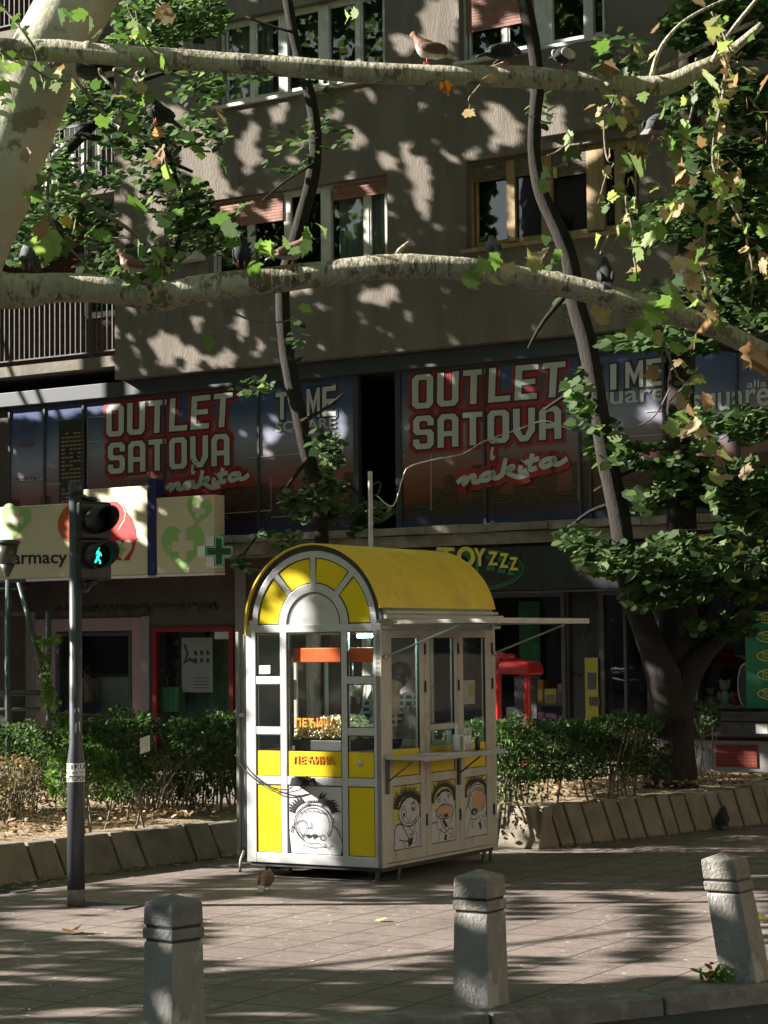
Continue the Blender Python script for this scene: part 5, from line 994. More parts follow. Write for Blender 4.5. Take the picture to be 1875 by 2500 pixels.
# ------------------------------------------------------------------ inside the kiosk
t = thing('popcorn_machine', FP.P(-.6,.85,-.35), 'popcorn machine with orange-red hood behind the kiosk front window', 'popcorn machine')
mb = MB(); mb.box(FP, xm1-.02, -.14, .18, 1.0, -.62, -.10); mb.build('cabinet', M['chassis'], t)
mb = MB(); mb.box(FP, xm1-.01, -.40, 1.0, 1.085, -.60, -.09); mb.build('tray', M['steel_dark'], t, bevel=.006)
mb = MB(); mb.box(FP, xm1+.03, -.085, 1.70, 1.815, -.12, -.055); flat('hoodred', (.75,.13,.03), .4); mb.build('hood', M['hoodred'], t, bevel=.008)
for u, d in ((xm1+.0,-.14),(-.42,-.14),(xm1+.0,-.6),(-.42,-.6)): mb = MB(); mb.box(FP, u-.012, u+.012, 1.086, 1.699, d-.012, d+.012); mb.build('post', M['alu_side'], t)
mb = MB(); mb.lathe(FP.P(-.47,1.42,-.35), [(.02,0),(.08,.01),(.09,.1),(.07,.13),(.01,.14)], 16); mb.tube([FP.P(-.47,1.56,-.35),FP.P(-.47,1.69,-.35)], .008, 6); mb.build('kettle', M['stainless'], t)
mb = MB(); rr = random.Random(4)
u0_, u1_ = xm1+.0, xn0+.03
for k in range(2300):
    u = rr.uniform(u0_, u1_); d = -rr.uniform(.09,.5); top = 1.20+.075*max(0,1-((u-(u0_+u1_)/2-.06)/.2)**2)+.012*math.sin(u*37)
    v = 1.09+(top-1.09)*(rr.random()**.6); s_ = rr.uniform(.009,.015); c_ = FP.P(u, v, d); q = Matrix.Rotation(rr.random()*6, 3, (rr.random(),rr.random(),.5))
    mb.add([c_+q@Vector((a*s_,b*s_,c*s_)) for a, b, c in ((1,.2,0),(-1,-.2,.2),(.1,1,.1),(0,-1,-.2),(.2,.1,1),(-.1,0,-1))], [(0,2,4),(2,1,4),(1,3,4),(3,0,4),(2,0,5),(1,2,5),(3,1,5),(0,3,5)], 0, True)
tag(mb.build('popcorn', mat('popcorn', (.88,.82,.60), (.80,.66,.36), scale=40, rough=.8), loc=FP.P(-.55,1.09,-.3)), 'heap of pale popcorn behind the kiosk front glass', 'popcorn', kind='stuff')
mb = MB(); a, b = FP.px(862,1546), FP.px(912,1546); mb.tube([FP.P(-.33,1.905,-.2),FP.P(-.07,1.905,-.2)], .013, 8); flat('tube_light', (.5,.9,.85), emit=(.5,1,.92), estr=28); t = thing('tube_light', FP.P(-.2,1.9,-.2), 'glowing pale green tube light under the kiosk ceiling', 'lamp'); mb.build('tube', M['tube_light'], t)
mb = MB(); mb.box(FP, -.34, -.06, 1.92, 1.935, -.22, -.18); mb.build('fitting', M['white_paint'], t)
# worktop, goods
t = thing('worktop', FP.P(-.3,.18,-1.3), 'inner worktop of the kiosk along the side windows', 'worktop'); mb = MB(); mb.box(SP, .72, DEP-.08, .93, .96, -.42, -.06); mb.build('top', M['stainless'], t); mb = MB(); mb.box(SP, .74, DEP-.1, .18, .925, -.40, -.08); mb.build('cupboard', M['chassis'], t)
for i, (u, c) in enumerate(((1.36,'white'),(1.46,'white'),(1.56,'white'),(1.66,'white'))):
    p = SP.P(u, .962, -.14); t = thing('paper_cup', p, '%s white paper cup stack in the far side window of the kiosk' % ['nearest','second','third','farthest'][i], 'cup', 'paper cups in the far kiosk window'); mb = MB(); mb.lathe(p, [(.028,0),(.04,.16),(.038,.161)], 12); mb.build('cup', M['white'], t)
q = [SP.px(*p) for p in ((1134,1662),(1167,1660),(1167,1718),(1134,1720))]; mb = MB(); patch(mb, SP, q, -.03); t = thing('price_list', SP.P(q[0][0],q[2][1],-.03), 'printed price list taped inside the far side window of the kiosk', 'notice'); mb.build('sheet', M['poster'], t); mb = MB(); u0_, v0_ = q[3]; w_, h_ = q[1][0]-q[0][0], q[0][1]-q[3][1]; patch(mb, SP, [(u0_+w_*.55,v0_+h_*.3),(u0_+w_*.95,v0_+h_*.3),(u0_+w_*.95,v0_+h_*.85),(u0_+w_*.55,v0_+h_*.85)], -.028); mb.build('print', M['adyellow'], t)
# napkin holder + bottle + tray on the counter
def onc(u, d): return SP.P(u, .973, d)
t = thing('napkin_holder', onc(.98,.16), 'steel napkin holder on the kiosk counter', 'napkin holder'); mb = MB(); mb.box(SP, .93, 1.06, .973, 1.10, .10, .22); mb.build('case', M['stainless'], t, bevel=.008); mb = MB(); mb.box(SP, .94, 1.05, 1.03, 1.09, .221, .224); mb.build('napkins', M['white'], t)
t = thing('sauce_bottle', onc(.84,.2), 'clear pump bottle left of the napkin holder on the counter', 'bottle'); mb = MB(); mb.lathe(onc(.84,.2), [(.025,0),(.028,.01),(.028,.12),(.012,.15),(.012,.17)], 14); mb.build('body', M['white_paint'], t); mb = MB(); mb.lathe(onc(.84,.2)+Vector((0,0,.171)), [(.015,0),(.015,.02),(.005,.03),(.005,.05)], 10); mb.build('pump', M['white'], t)
t = thing('salt_shaker', onc(1.16,.22), 'small dark shaker right of the napkin holder on the counter', 'shaker'); mb = MB(); mb.lathe(onc(1.16,.22), [(.022,0),(.022,.08),(.014,.1)], 12); mb.build('jar', M['steel_dark'], t); mb = MB(); mb.lathe(onc(1.16,.22)+Vector((0,0,.101)), [(.016,0),(.014,.02)], 12); mb.build('cap', M['stainless'], t)
# ------------------------------------------------------------------ people
def skin_body(name, joints, edges, mt, parent, lev=2):
    names = list(joints); me = bpy.data.meshes.new(name); base = rootloc(parent)
    me.from_pydata([tuple(Vector(joints[n][0])-base) for n in names], [(names.index(a), names.index(b)) for a, b in edges], [])
    o = bpy.data.objects.new(name, me); COL.objects.link(o); o.parent = parent
    md = o.modifiers.new('skin', 'SKIN'); md.use_smooth_shade = True
    for i, n in enumerate(names): r = joints[n][1]; me.skin_vertices[0].data[i].radius = (r, r*(joints[n][2] if len(joints[n]) > 2 else 1)); me.skin_vertices[0].data[i].use_root = (i == 0)
    sd = o.modifiers.new('sub', 'SUBSURF'); sd.levels = lev; sd.render_levels = lev; me.materials.append(mt); return o
def hand(J, E, wr, tip, rt, side, k):
    """palm and five fingers from the wrist towards tip"""
    wr, tip = Vector(wr), Vector(tip); d = (tip-wr).normalized(); s_ = Vector(side).normalized(); pa = wr+d*.045; J['palm'+k] = (pa, .024, .6); E.append((rt, 'palm'+k))
    for i, (o_, l) in enumerate(((-.03,.065),(-.01,.075),(.01,.07),(.028,.055))):
        b = pa+d*.035+s_*o_; J['f%s%da' % (k,i)] = (b, .0095); J['f%s%db' % (k,i)] = (b+d*l*.55, .0085); J['f%s%dc' % (k,i)] = (b+d*l*.8+Vector((0,0,-l*.4)), .0075); E += [('palm'+k,'f%s%da' % (k,i)),('f%s%da' % (k,i),'f%s%db' % (k,i)),('f%s%db' % (k,i),'f%s%dc' % (k,i))]
    b = wr+d*.02-s_*.035; J['t%sa' % k] = (b, .011); J['t%sb' % k] = (b+d*.035-s_*.02, .009); E += [('palm'+k,'t%sa' % k),('t%sa' % k,'t%sb' % k)]
def person(base, fx, lx, label, skin, shirt, trouser, hairm, h=1.62, bend=.0, arm='reach', headturn=0., group=None):
    """base: floor point between the feet, fx: facing, lx: left"""
    t = thing('person', base, label, 'person'); B_ = Vector(base); fx = Vector(fx).normalized(); lx = Vector(lx).normalized(); s_ = h/1.7
    def P(f_, l_, z_): return B_+fx*(f_*s_)+lx*(l_*s_)+Vector((0,0,z_*s_))
    bf = lambda z_: bend*max(0,(z_-.92))**1.1
    def Q(f_, l_, z_): return P(f_+bf(z_)*1.0, l_, z_-.35*bend*max(0,z_-.92)*.5)
    J = {'pelvis':(Q(0,0,.93),.125*s_,.8),'belly':(Q(0,0,1.08),.115*s_,.8),'chest':(Q(.01,0,1.27),.135*s_,.8),'neckb':(Q(0,0,1.42),.06*s_),'neck':(Q(.015,0,1.48),.05*s_),'head':(Q(.03,0,1.56),.075*s_,1.1),'crown':(Q(.025,0,1.65),.07*s_,1.1)}
    E = [('pelvis','belly'),('belly','chest'),('chest','neckb'),('neckb','neck'),('neck','head'),('head','crown')]
    for k, sg in (('L',1),('R',-1)):
        J['hip'+k] = (P(0,sg*.09,.88),.09*s_); J['knee'+k] = (P(.03,sg*.1,.48),.058*s_); J['ank'+k] = (P(0,sg*.1,.09),.04*s_); J['toe'+k] = (P(.15,sg*.11,.035),.034*s_)
        E += [('pelvis','hip'+k),('hip'+k,'knee'+k),('knee'+k,'ank'+k),('ank'+k,'toe'+k)]
        J['sh'+k] = (Q(0,sg*.18,1.38),.055*s_)
        if arm == 'reach' and k == 'R': J['el'+k] = (Q(.22,sg*.24,1.20),.04*s_); J['wr'+k] = (Q(.44,sg*.2,1.04),.027*s_)
        elif arm == 'reach': J['el'+k] = (Q(.05,sg*.27,1.12),.04*s_); J['wr'+k] = (Q(.28,sg*.16,1.06),.027*s_)
        else: J['el'+k] = (Q(-.02,sg*.23,1.10),.04*s_); J['wr'+k] = (Q(.06,sg*.24,.85),.027*s_)
        E += [('chest','sh'+k),('sh'+k,'el'+k),('el'+k,'wr'+k)]
        wv = J['wr'+k][0]; ev = J['el'+k][0]; hand(J, E, wv, wv+(wv-ev), 'wr'+k, fx.cross(Vector((0,0,1))) , k)
    skin_body('body', J, E, skin, t)
    # face: nose, eyes, mouth, ears
    hc = J['head'][0]; hx = (fx+Vector((0,0,-bend*.5))).normalized(); up_ = Vector((0,0,1)); mb = MB(); mb.blob(hc+hx*.092*s_+up_*.005, .012,.012,.018,8)
    for sg in (-1,1): mb.blob(hc+lx*sg*.08*s_+up_*.01, .012,.018,.028,8)
    mb.build('nose_and_ears', skin, t); mb = MB()
    for sg in (-1,1): mb.blob(hc+hx*.078*s_+lx*sg*.03*s_+up_*.03, .011,.008,.007,8)
    mb.blob(hc+hx*.08*s_-up_*.035, .02,.008,.005,8); mb.build('eyes_and_mouth', M['dark'], t)
    mb = MB(); c_ = J['crown'][0]; mb.blob(c_-hx*.03*s_-up_*.03, .105*s_,.105*s_,.10*s_,14,wob=.12); mb.blob(c_-hx*.055*s_-up_*.09, .078*s_,.085*s_,.085*s_,12,wob=.1); mb.build('hair', hairm, t)
    # clothes: slightly larger skins over the same joints
    def cloth(nm, keys, ed, mt_, gr):
        J2 = {k_: (J[k_][0], J[k_][1]+gr, *J[k_][2:]) for k_ in keys}; skin_body(nm, J2, ed, mt_, t)
    J2 = dict(J)
    for k in 'LR': J['cuf'+k] = (J['el'+k][0].lerp(J['wr'+k][0], .15), .042*s_)
    cloth('shirt', ['chest','belly','pelvis','neckb','shL','elL','cufL','shR','elR','cufR'], [('chest','belly'),('belly','pelvis'),('chest','neckb'),('chest','shL'),('shL','elL'),('elL','cufL'),('chest','shR'),('shR','elR'),('elR','cufR')], shirt, .014)
    cloth('trousers', ['pelvis','hipL','kneeL','ankL','hipR','kneeR','ankR'], [('pelvis','hipL'),('hipL','kneeL'),('kneeL','ankL'),('pelvis','hipR'),('hipR','kneeR'),('kneeR','ankR')], trouser, .012)
    mb = MB()
    for k in 'LR': a = J['ank'+k][0]; b = J['toe'+k][0]; mb.tube([a-Vector((0,0,.035)), (a+b)/2-Vector((0,0,.01)), b], [.05*s_,.052*s_,.04*s_], 10)
    mb.build('shoes', M['chassis'], t); return t
M['skin'] = mat('skin', (.38,.22,.15), (.33,.18,.12), scale=8, rough=.55); M['hair'] = mat('dark_hair', (.012,.009,.007), (.025,.018,.012), scale=30, rough=.6, stretch=(1,1,.2)); M['jeans'] = mat('dark_trousers', (.02,.025,.04), (.03,.035,.05), scale=20, rough=.9)
def plaid():
    m_ = bpy.data.materials.new('plaid_shirt'); m_.use_nodes = True; N = m_.node_tree.nodes; L = m_.node_tree.links; B = N['Principled BSDF']; B.inputs['Roughness'].default_value = .9
    tc = N.new('ShaderNodeTexCoord'); br = N.new('ShaderNodeTexBrick'); br.offset = 0; mp = N.new('ShaderNodeMapping'); mp.inputs['Rotation'].default_value = (math.radians(90),0,0); L.new(tc.outputs['Object'], mp.inputs[0]); L.new(mp.outputs[0], br.inputs[0])
    br.inputs['Scale'].default_value = 1; br.inputs['Brick Width'].default_value = .07; br.inputs['Row Height'].default_value = .05; br.inputs['Mortar Size'].default_value = .011; br.inputs['Color1'].default_value = (.05,.05,.06,1); br.inputs['Color2'].default_value = (.08,.08,.09,1); br.inputs['Mortar'].default_value = (.38,.38,.36,1); L.new(br.outputs[0], B.inputs['Base Color']); return m_
M['plaid'] = plaid(); M['pinkshirt'] = mat('pale_shirt', (.4,.3,.3), (.35,.26,.26), scale=9, rough=.9)
hp = SP.px(985,1657,-.38); pbase = SP.P(hp[0]-.20, .177, -.50)
person(pbase, SP.u, SP.n*-1, 'person in a dark checked shirt bending forward inside the kiosk', M['skin'], M['plaid'], M['jeans'], M['hair'], 1.56, .55)
pp2 = BP.P(bpx(214,1700,SD-.5)[0], .13, SD-.5); person(pp2, -BP.u, -BP.n, 'person with dark hair and pale shirt standing behind the pharmacy window', M['skin'], M['pinkshirt'], M['jeans'], M['hair'], 1.45, .0, arm='down')
# ------------------------------------------------------------------ traffic light
tb = G(186, 2212); t = thing('traffic_light', tb, 'dark grey pedestrian traffic light pole showing a green walking figure', 'traffic light')
M['pole'] = mat('pole_paint', (.058,.066,.082), (.042,.048,.062), scale=6, rough=.42, dirt=(.22,.22,.2), dscale=12, dlo=.66, dhi=.72, metal=.2, stretch=(1,1,.4), bump=.05)
M['rustpole'] = mat('pole_foot', (.12,.12,.125), (.17,.13,.09), scale=5, rough=.7)
px_at = tb.y/F; T0 = Vector((tb.x, tb.y, 0)); ztop = CC.z+(1569-1170)*px_at+.0
mb = MB(); mb.lathe(T0, [(.064,0),(.064,.12)], 24); mb.build('pole_foot', M['rustpole'], t)
mb = MB(); z1 = CC.z-(1848-1569)*px_at; mb.lathe(T0, [(.0632,.12),(.0622,z1),(.046,z1+.12),(.0445,ztop-.08)], 28); mb.lathe(T0, [(.048,ztop-.08),(.048,ztop),(.01,ztop+.004)], 24); mb.build('pole', M['pole'], t)
# flyer and sticker residue
s0 = CC.z-(1848-1569)*px_at; s1 = CC.z-(1897-1569)*px_at
mb = MB(); N_ = 14; a0_, a1_ = -178, 10; vs = []
for i in range(N_+1):
    a = math.radians(a0_+(a1_-a0_)*i/N_)
    for zz in (s1, s0-.012): vs.append(T0+Vector((.0655*math.cos(a), .0655*math.sin(a), zz)))
mb.add(vs, [(2*i,2*i+2,2*i+3,2*i+1) for i in range(N_)]); fl = mb.build('flyer', M['white'], t)
PP = Plane(T0, 0); fw = .058
def poletext(s, za, zb, bold):
    cu = bpy.data.curves.new('t', 'FONT'); cu.body = s; cu.offset = bold; o = bpy.data.objects.new('t', cu); COL.objects.link(o); dg = bpy.context.evaluated_depsgraph_get(); me = bpy.data.meshes.new_from_object(o.evaluated_get(dg)); COL.objects.unlink(o)
    V = [v.co.copy() for v in me.vertices]; x0 = min(v.x for v in V); x1 = max(v.x for v in V); y0 = min(v.y for v in V); y1 = max(v.y for v in V)
    for v, c in zip(me.vertices, V):
        a = math.radians(-168+(176)*(c.x-x0)/(x1-x0)); v.co = Vector((.0665*math.cos(a), .0665*math.sin(a), za+(zb-za)*(c.y-y0)/(y1-y0)))
    me.materials.clear(); me.materials.append(M['signblack']); ob = bpy.data.objects.new('lettering', me); COL.objects.link(ob); ob.parent = t
hh = s0-.012-s1; poletext('OTKUP', s1+hh*.68, s1+hh*.95, .02); poletext('064 105 92 95', s1+hh*.42, s1+hh*.56, .01); poletext('LAPTOPOVA', s1+hh*.05, s1+hh*.34, .02)
for x, y, w, h_ in ((193,1725,.035,.04),(197,1765,.03,.08)):
    zz = CC.z-(y-1569)*px_at; mb = MB(); a = math.atan2(-1, (x-186)/22); q = [T0+Vector((.0475*math.cos(a+k), .0475*math.sin(a+k), zz+s_)) for k, s_ in ((-.4,-h_/2),(.4,-h_/2+.01),(.3,h_/2),(-.35,h_/2-.01))]; mb.add(q, [(0,1,2,3)]); mb.build('sticker_remains', M['white'], t)
# signal head turned to the right
hang = -math.atan2(.72, .69); HN = Vector((.60,-.80,0)); HU = Vector((.80,.60,0))
class Fr:
    def __init__(s, o, u, n): s.o, s.u, s.n = o, u, n
    def P(s, u, v, d=0.): return s.o+s.u*u+s.n*d+Vector((0,0,v))
zc = lambda y: CC.z+(1569-y)*px_at
cxw = A(246, 1300, tb.y-.02); HF = Fr(Vector((cxw.x-.04, cxw.y+.03, 0)), HU, HN)
M['sigblack'] = mat('signal_housing', (.010,.011,.012), (.018,.019,.02), scale=9, rough=.5, dirt=(.10,.10,.095), dscale=9, dlo=.62, dhi=.75)
zt_, zb_ = zc(1216), zc(1408); mid = (zt_+zb_)/2
hd = MB(); hd.box(HF, -.135, .135, mid+.004, zt_, -.16, 0); hd.box(HF, -.135, .135, zb_, mid-.004, -.16, 0); head = hd.build('signal_head', M['sigblack'], t, bevel=.02)
for zz, on in ((zc(1262), False), (zc(1348), True)):
    mb = MB(); c_ = HF.P(0, zz, 0); n = 28
    vs = []; 
    for i in range(n+1):
        a = 2*PI*i/n; up_ = .5+.5*math.sin(a); ln = .05+.17*up_**.6
        for r, l in ((.098,0),(.098,ln),(.092,ln),(.092,0)): vs.append(c_+HU*(r*math.cos(a))+Vector((0,0,r*math.sin(a)))+HN*(l+.001))
    mb.add(vs, [(4*i+j, 4*i+4+j, 4*i+4+(j+1)%4, 4*i+(j+1)%4) for i in range(n) for j in range(3)], 0, True); mb.build('visor', M['sigblack'], head)
    mb = MB(); mb.lathe(c_, [(.09,.002),(.085,.012),(.05,.02),(.01,.022)], 24, axis=HN); mb.build('lens', M['gasket'], head)
    if on:      # walking figure
        mb = MB()
        for pts, w in (([(.0,.035),(.008,.0),(-.002,-.02)],.022),([(-.002,-.02),(.018,-.04),(.022,-.062)],.013),([(-.002,-.02),(-.014,-.045),(-.034,-.058)],.013),([(.004,.03),(.026,.01),(.03,-.006)],.009),([(.002,.03),(-.018,.01),(-.026,-.008)],.009)): stroke(mb, HF, [(a, zz+b) for a, b in pts], w, .026)
        mb.add([HF.P(.004+.012*math.cos(a), zz+.054+.013*math.sin(a), .026) for a in np.linspace(0,5.9,12)], [tuple(range(12))]); mb.build('walk_symbol', M['green_lit'], head)
mb = MB(); mb.tube([T0+Vector((.03,0,zc(1205))), HF.P(-.05,zc(1205),-.08), HF.P(0,zt_+.0,-.08)], .02, 8, res=2); mb.lathe(HF.P(0,zt_,-.08), [(.05,0),(.05,.03),(.02,.04)], 14); mb.build('upper_bracket', M['sigblack'], head)
mb = MB(); mb.tube([T0+Vector((.03,0,zc(1432))), HF.P(-.03,zc(1432),-.08), HF.P(0,zb_,-.08)], .02, 8, res=2); mb.lathe(HF.P(0,zb_-.03,-.08), [(.02,-.01),(.05,0),(.05,.03)], 14); mb.build('lower_bracket', M['sigblack'], head)
# ------------------------------------------------------------------ bollards
M['boll'] = mat('bollard_concrete', (.32,.31,.285), (.23,.225,.21), scale=3, rough=.85, bump=.7, bscale=50, dirt=(.44,.43,.40), dscale=4.5, dlo=.55, dhi=.61, stretch=(1,1,.6), detail=10)
M['boll_cap'] = mat('bollard_cap', (.33,.31,.27), (.22,.205,.18), scale=6, rough=.95, bump=.8, bscale=60, dirt=(.42,.41,.38), dscale=5, dlo=.55, dhi=.65)
M['boll_capg'] = mat('bollard_cap_grey', (.24,.245,.245), (.17,.175,.175), scale=8, rough=.95, bump=.8, bscale=60)
def bollard(loc, rz, label, capm, lx=0., ly=0., w=.2):
    t = thing('bollard', loc, label, 'bollard', 'concrete bollards along the kerb'); L0 = Vector(loc)
    def sq(z_, w_):
        R_ = Matrix.Rotation(rz, 3, 'Z'); return [L0+Vector((lx*z_, ly*z_, z_))+R_@Vector((x*w_/2, y*w_/2, 0)) for x, y in ((-1,-1),(1,-1),(1,1),(-1,1))]
    def stack(lv, nm, mt_, bv):
        mb = MB(); vs = []
        for z_, w_ in lv: vs += sq(z_, w_)
        n = len(lv); fs = [(4*i+k, 4*i+(k+1)%4, 4*i+4+(k+1)%4, 4*i+4+k) for i in range(n-1) for k in range(4)]+[(3,2,1,0),(4*n-4,4*n-3,4*n-2,4*n-1)]
        mb.add(vs, fs)
        o = mb.build(nm, mt_, t, bevel=bv); return o
    stack([(-.02,w*1.07),(.46,w*.985),(.475,w*.95)], 'shaft', M['boll'], .008)
    stack([(.4755,w*.90),(.487,w*.90)], 'groove', M['gasket'], 0); stack([(.4875,w*.99),(.495,w*1.02),(.532,w*1.02),(.537,w*.97)], 'collar', capm, .005); stack([(.5375,w*.9),(.548,w*.9)], 'groove', M['gasket'], 0)
    stack([(.5485,w*.96),(.556,w*.99),(.64,w*.97),(.655,w*.93),(.688,.016)], 'cap', capm, .006); return t
def bpos(x, y):      # apex pixel -> ground position for a 0.69 m high bollard
    p = G(x, y, .69); return (p.x, p.y, 0)
bollard(bpos(423,2182), math.radians(48), 'grey-painted concrete bollard at the bottom left with uniformly grey cap', M['boll_capg'], w=.2)
bollard(bpos(1170,2121), math.radians(58), 'concrete bollard in the middle with a chipped white-stained cap', M['boll_cap'], w=.2)
p_ = G(1822,2392); bollard((p_.x,p_.y,0), math.radians(58), 'leaning concrete bollard on the right with weeds at its foot', M['boll_cap'], lx=-.165, ly=0, w=.2)
# weeds at the bollard foot
gp = G(1745,2400); n = 90; cen = [(gp.x+random.gauss(.02,.05), gp.y+random.gauss(0,.04), abs(random.gauss(.03,.025))+.005) for _ in range(n)]
M['leaf'] = leafmat('leaf', .5); tag(leaves('weed', 'oval', cen, .05, pick([(.12,.25,.03),(.10,.2,.03),(.25,.18,.07)], [3,2,1], n), M['leaf'], up=.4, loc=gp), 'small green weed growing at the foot of the leaning bollard', 'weed')
# ------------------------------------------------------------------ pigeons
PIG = {}
for nm, cs in dict(grey=((.14,.15,.17),(.05,.055,.065),(.10,.11,.13),(.2,.2,.22)), dark=((.02,.022,.03),(.015,.016,.02),(.02,.022,.03),(.03,.03,.04)), brown=((.30,.17,.13),(.20,.11,.085),(.55,.52,.50),(.62,.60,.58)), pied=((.02,.022,.03),(.6,.6,.62),(.05,.05,.06),(.03,.03,.04)), chequer=((.10,.11,.13),(.03,.03,.035),(.25,.26,.28),(.3,.3,.32))).items():
    PIG[nm] = [mat('feather_%s_%s' % (nm, p_), c, tuple(q*.6 for q in c), scale=(60 if nm == 'chequer' else 40), rough=.8) for p_, c in zip(('body','wing','belly','tail'), cs)]
flat('pigeonfoot', (.45,.10,.08)); flat('beak', (.10,.09,.08))
def pigeon(loc, yaw, kind, label, s_=1., pitch=10., headdown=0., legs=True):
    t = thing('pigeon', loc, label, 'pigeon', 'pigeons'); L0 = Vector(loc); R_ = Matrix.Rotation(yaw, 3, 'Z')@Matrix.Rotation(math.radians(-pitch), 3, 'Y')
    T = lambda x, y, z_: L0+Vector((0,0,.07*s_))+R_@(Vector((x,y,z_))*s_)
    # one continuous lofted body: tail to beak
    sp_ = [(-.115,0,.008,.022,.012),(-.09,0,.012,.035,.028),(-.05,0,.015,.05,.046),(0,0,.018,.056,.055),(.04,0,.022,.055,.058),(.065,0,.034-.01*headdown,.047,.05),(.082,0,.052-.04*headdown,.036,.038),(.092,0,.07-.07*headdown,.028,.029),(.103,0,.084-.10*headdown,.025,.025),(.118,0,.085-.11*headdown,.02,.02),(.129,0,.08-.115*headdown,.009,.009)]
    mb = MB(); n = 12; vs = []; fs = []; mi = []
    for x, y, z_, ry, rz in sp_:
        for k in range(n): a = 2*PI*k/n; vs.append(T(x, y+ry*math.cos(a), z_+rz*math.sin(a)))
    mb.v = [tuple(v) for v in vs]
    for i in range(len(sp_)-1):
        for k in range(n):
            mb.f.append([i*n+k, i*n+(k+1)%n, (i+1)*n+(k+1)%n, (i+1)*n+k]); mb.m.append(1 if (math.sin(2*PI*(k+.5)/n) < -.3 and i < 6) else 0); mb.sm.append(True)
    mb.f += [list(range(n-1,-1,-1)), list(range((len(sp_)-1)*n, len(sp_)*n))]; mb.m += [0,0]; mb.sm += [False,False]
    P_ = PIG[kind]; mb.build('body', [P_[0], P_[2]], t)
    for sg in (-1,1):
        mb = MB(); R2 = R_@Matrix.Rotation(sg*.12, 3, 'Z'); mb.blob(T(-.025, sg*.042, .022), .085*s_, .017*s_, .036*s_, 12, rot=R2@Matrix.Rotation(.12,3,'Y')); mb.build('wing', P_[1], t)
    mb = MB(); mb.hexa([T(-.09,-.022,.0),T(-.09,.022,.0),T(-.09,-.02,.022),T(-.09,.02,.022),T(-.185,-.03,-.012),T(-.185,.03,-.012),T(-.185,-.028,-.004),T(-.185,.028,-.004)]); mb.build('tail', P_[3], t, bevel=.003)
    mb = MB(); mb.lathe(T(.127,0,.08-.115*headdown), [(.005*s_,0),(.001,.02*s_)], 6, axis=R_@Vector((1,0,-.3))); mb.build('beak', M['beak'], t)
    if legs:
        for sg in (-1,1):
            mb = MB(); a = T(.005, sg*.02, -.03); b = Vector((a.x, a.y, L0.z+.004)); mb.tube([a, b], .0035*s_, 6); fd = R_@Vector((1,0,0)); fd.z = 0
            for an in (-.5,0,.5,PI): v = Matrix.Rotation(an,3,'Z')@fd; mb.tube([b, b+v*.022*s_], .0025*s_, 5)
            mb.build('leg', M['pigeonfoot'], t)
    return t
# ------------------------------------------------------------------ trees
def bark_plane():
    m_ = bpy.data.materials.new('plane_bark'); m_.use_nodes = True; N = m_.node_tree.nodes; L = m_.node_tree.links; B = N['Principled BSDF']; B.inputs['Roughness'].default_value = .85
    tc = N.new('ShaderNodeTexCoord')
    def nz(s, d=6, st=(1,1,1)):
        mp = N.new('ShaderNodeMapping'); mp.inputs['Scale'].default_value = st; L.new(tc.outputs['Object'], mp.inputs[0]); n = N.new('ShaderNodeTexNoise'); n.inputs['Scale'].default_value = s; n.inputs['Detail'].default_value = d; n.inputs['Roughness'].default_value = .6; L.new(mp.outputs[0], n.inputs[0]); return n.outputs[0]
    def mr(src, a, b):
        r = N.new('ShaderNodeMapRange'); r.inputs[1].default_value = a; r.inputs[2].default_value = b; L.new(src, r.inputs[0]); return r.outputs[0]
    def mix(f, a, b):
        x = N.new('ShaderNodeMix'); x.data_type = 'RGBA'; L.new(f, x.inputs[0])
        for i, v in ((6,a),(7,b)):
            if isinstance(v, tuple): x.inputs[i].default_value = v
            else: L.new(v, x.inputs[i])
        return x.outputs[2]
    c = mix(mr(nz(2.2), .4, .6), (.50,.46,.34,1), (.35,.34,.25,1))
    c = mix(mr(nz(5), .54, .58), c, (.20,.165,.11,1))
    c = mix(mr(nz(6,8,(4,4,.7)), .54, .66), c, (.11,.088,.06,1))
    c = mix(mr(nz(9,8,(6,6,.5)), .53, .60), c, (.56,.52,.44,1))
    L.new(c, B.inputs['Base Color']); b = N.new('ShaderNodeBump'); b.inputs['Strength'].default_value = 1.; b.inputs['Distance'].default_value = .03; L.new(nz(14,8,(3,3,.8)), b.inputs['Height']); L.new(b.outputs[0], B.inputs['Normal']); return m_
M['planebark'] = bark_plane()
M['trunkbark'] = mat('smooth_plane_bark', (.50,.47,.36), (.36,.35,.26), scale=2.2, rough=.8, bump=.4, bscale=25, lo=.42, hi=.56, dirt=(.22,.19,.13), dscale=3.5, dlo=.58, dhi=.62)
M['twig'] = mat('twig_bark', (.22,.19,.15), (.13,.11,.085), scale=30, rough=.9)
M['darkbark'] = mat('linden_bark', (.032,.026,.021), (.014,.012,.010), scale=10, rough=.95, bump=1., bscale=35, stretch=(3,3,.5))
G1 = [(.16,.33,.03),(.10,.22,.03),(.24,.36,.05),(.30,.30,.07),(.36,.24,.10),(.28,.13,.06)]
PD_ = 11.2
pl = thing('plane_tree', A(-260,2300,PD_+.3), 'plane tree with pale mottled trunk and two long horizontal branches across the picture', 'tree')
def T_(pts, D_, mt_, name, par, res=5, n=14, wob=.12, dj=0.):
    mb = MB(); P = []; R_ = []
    for i, (x, y, r) in enumerate(pts): D2 = D_+dj*i; P.append(A(x, y, D2)); R_.append(r*D2/F)
    mb.tube(P, R_, n, wob=wob, seed=len(P), res=res); return mb.build(name, mt_, par)
mb = MB(); P = [A(-330,1700,PD_+.3)]; P[0].z = -.05; P = [P[0]]+[A(x, y, PD_+.3) for x, y in ((-230,1200),(-170,850),(-105,640),(-45,520),(5,400),(62,255),(122,125),(188,0),(260,-140),(350,-330),(430,-600))]
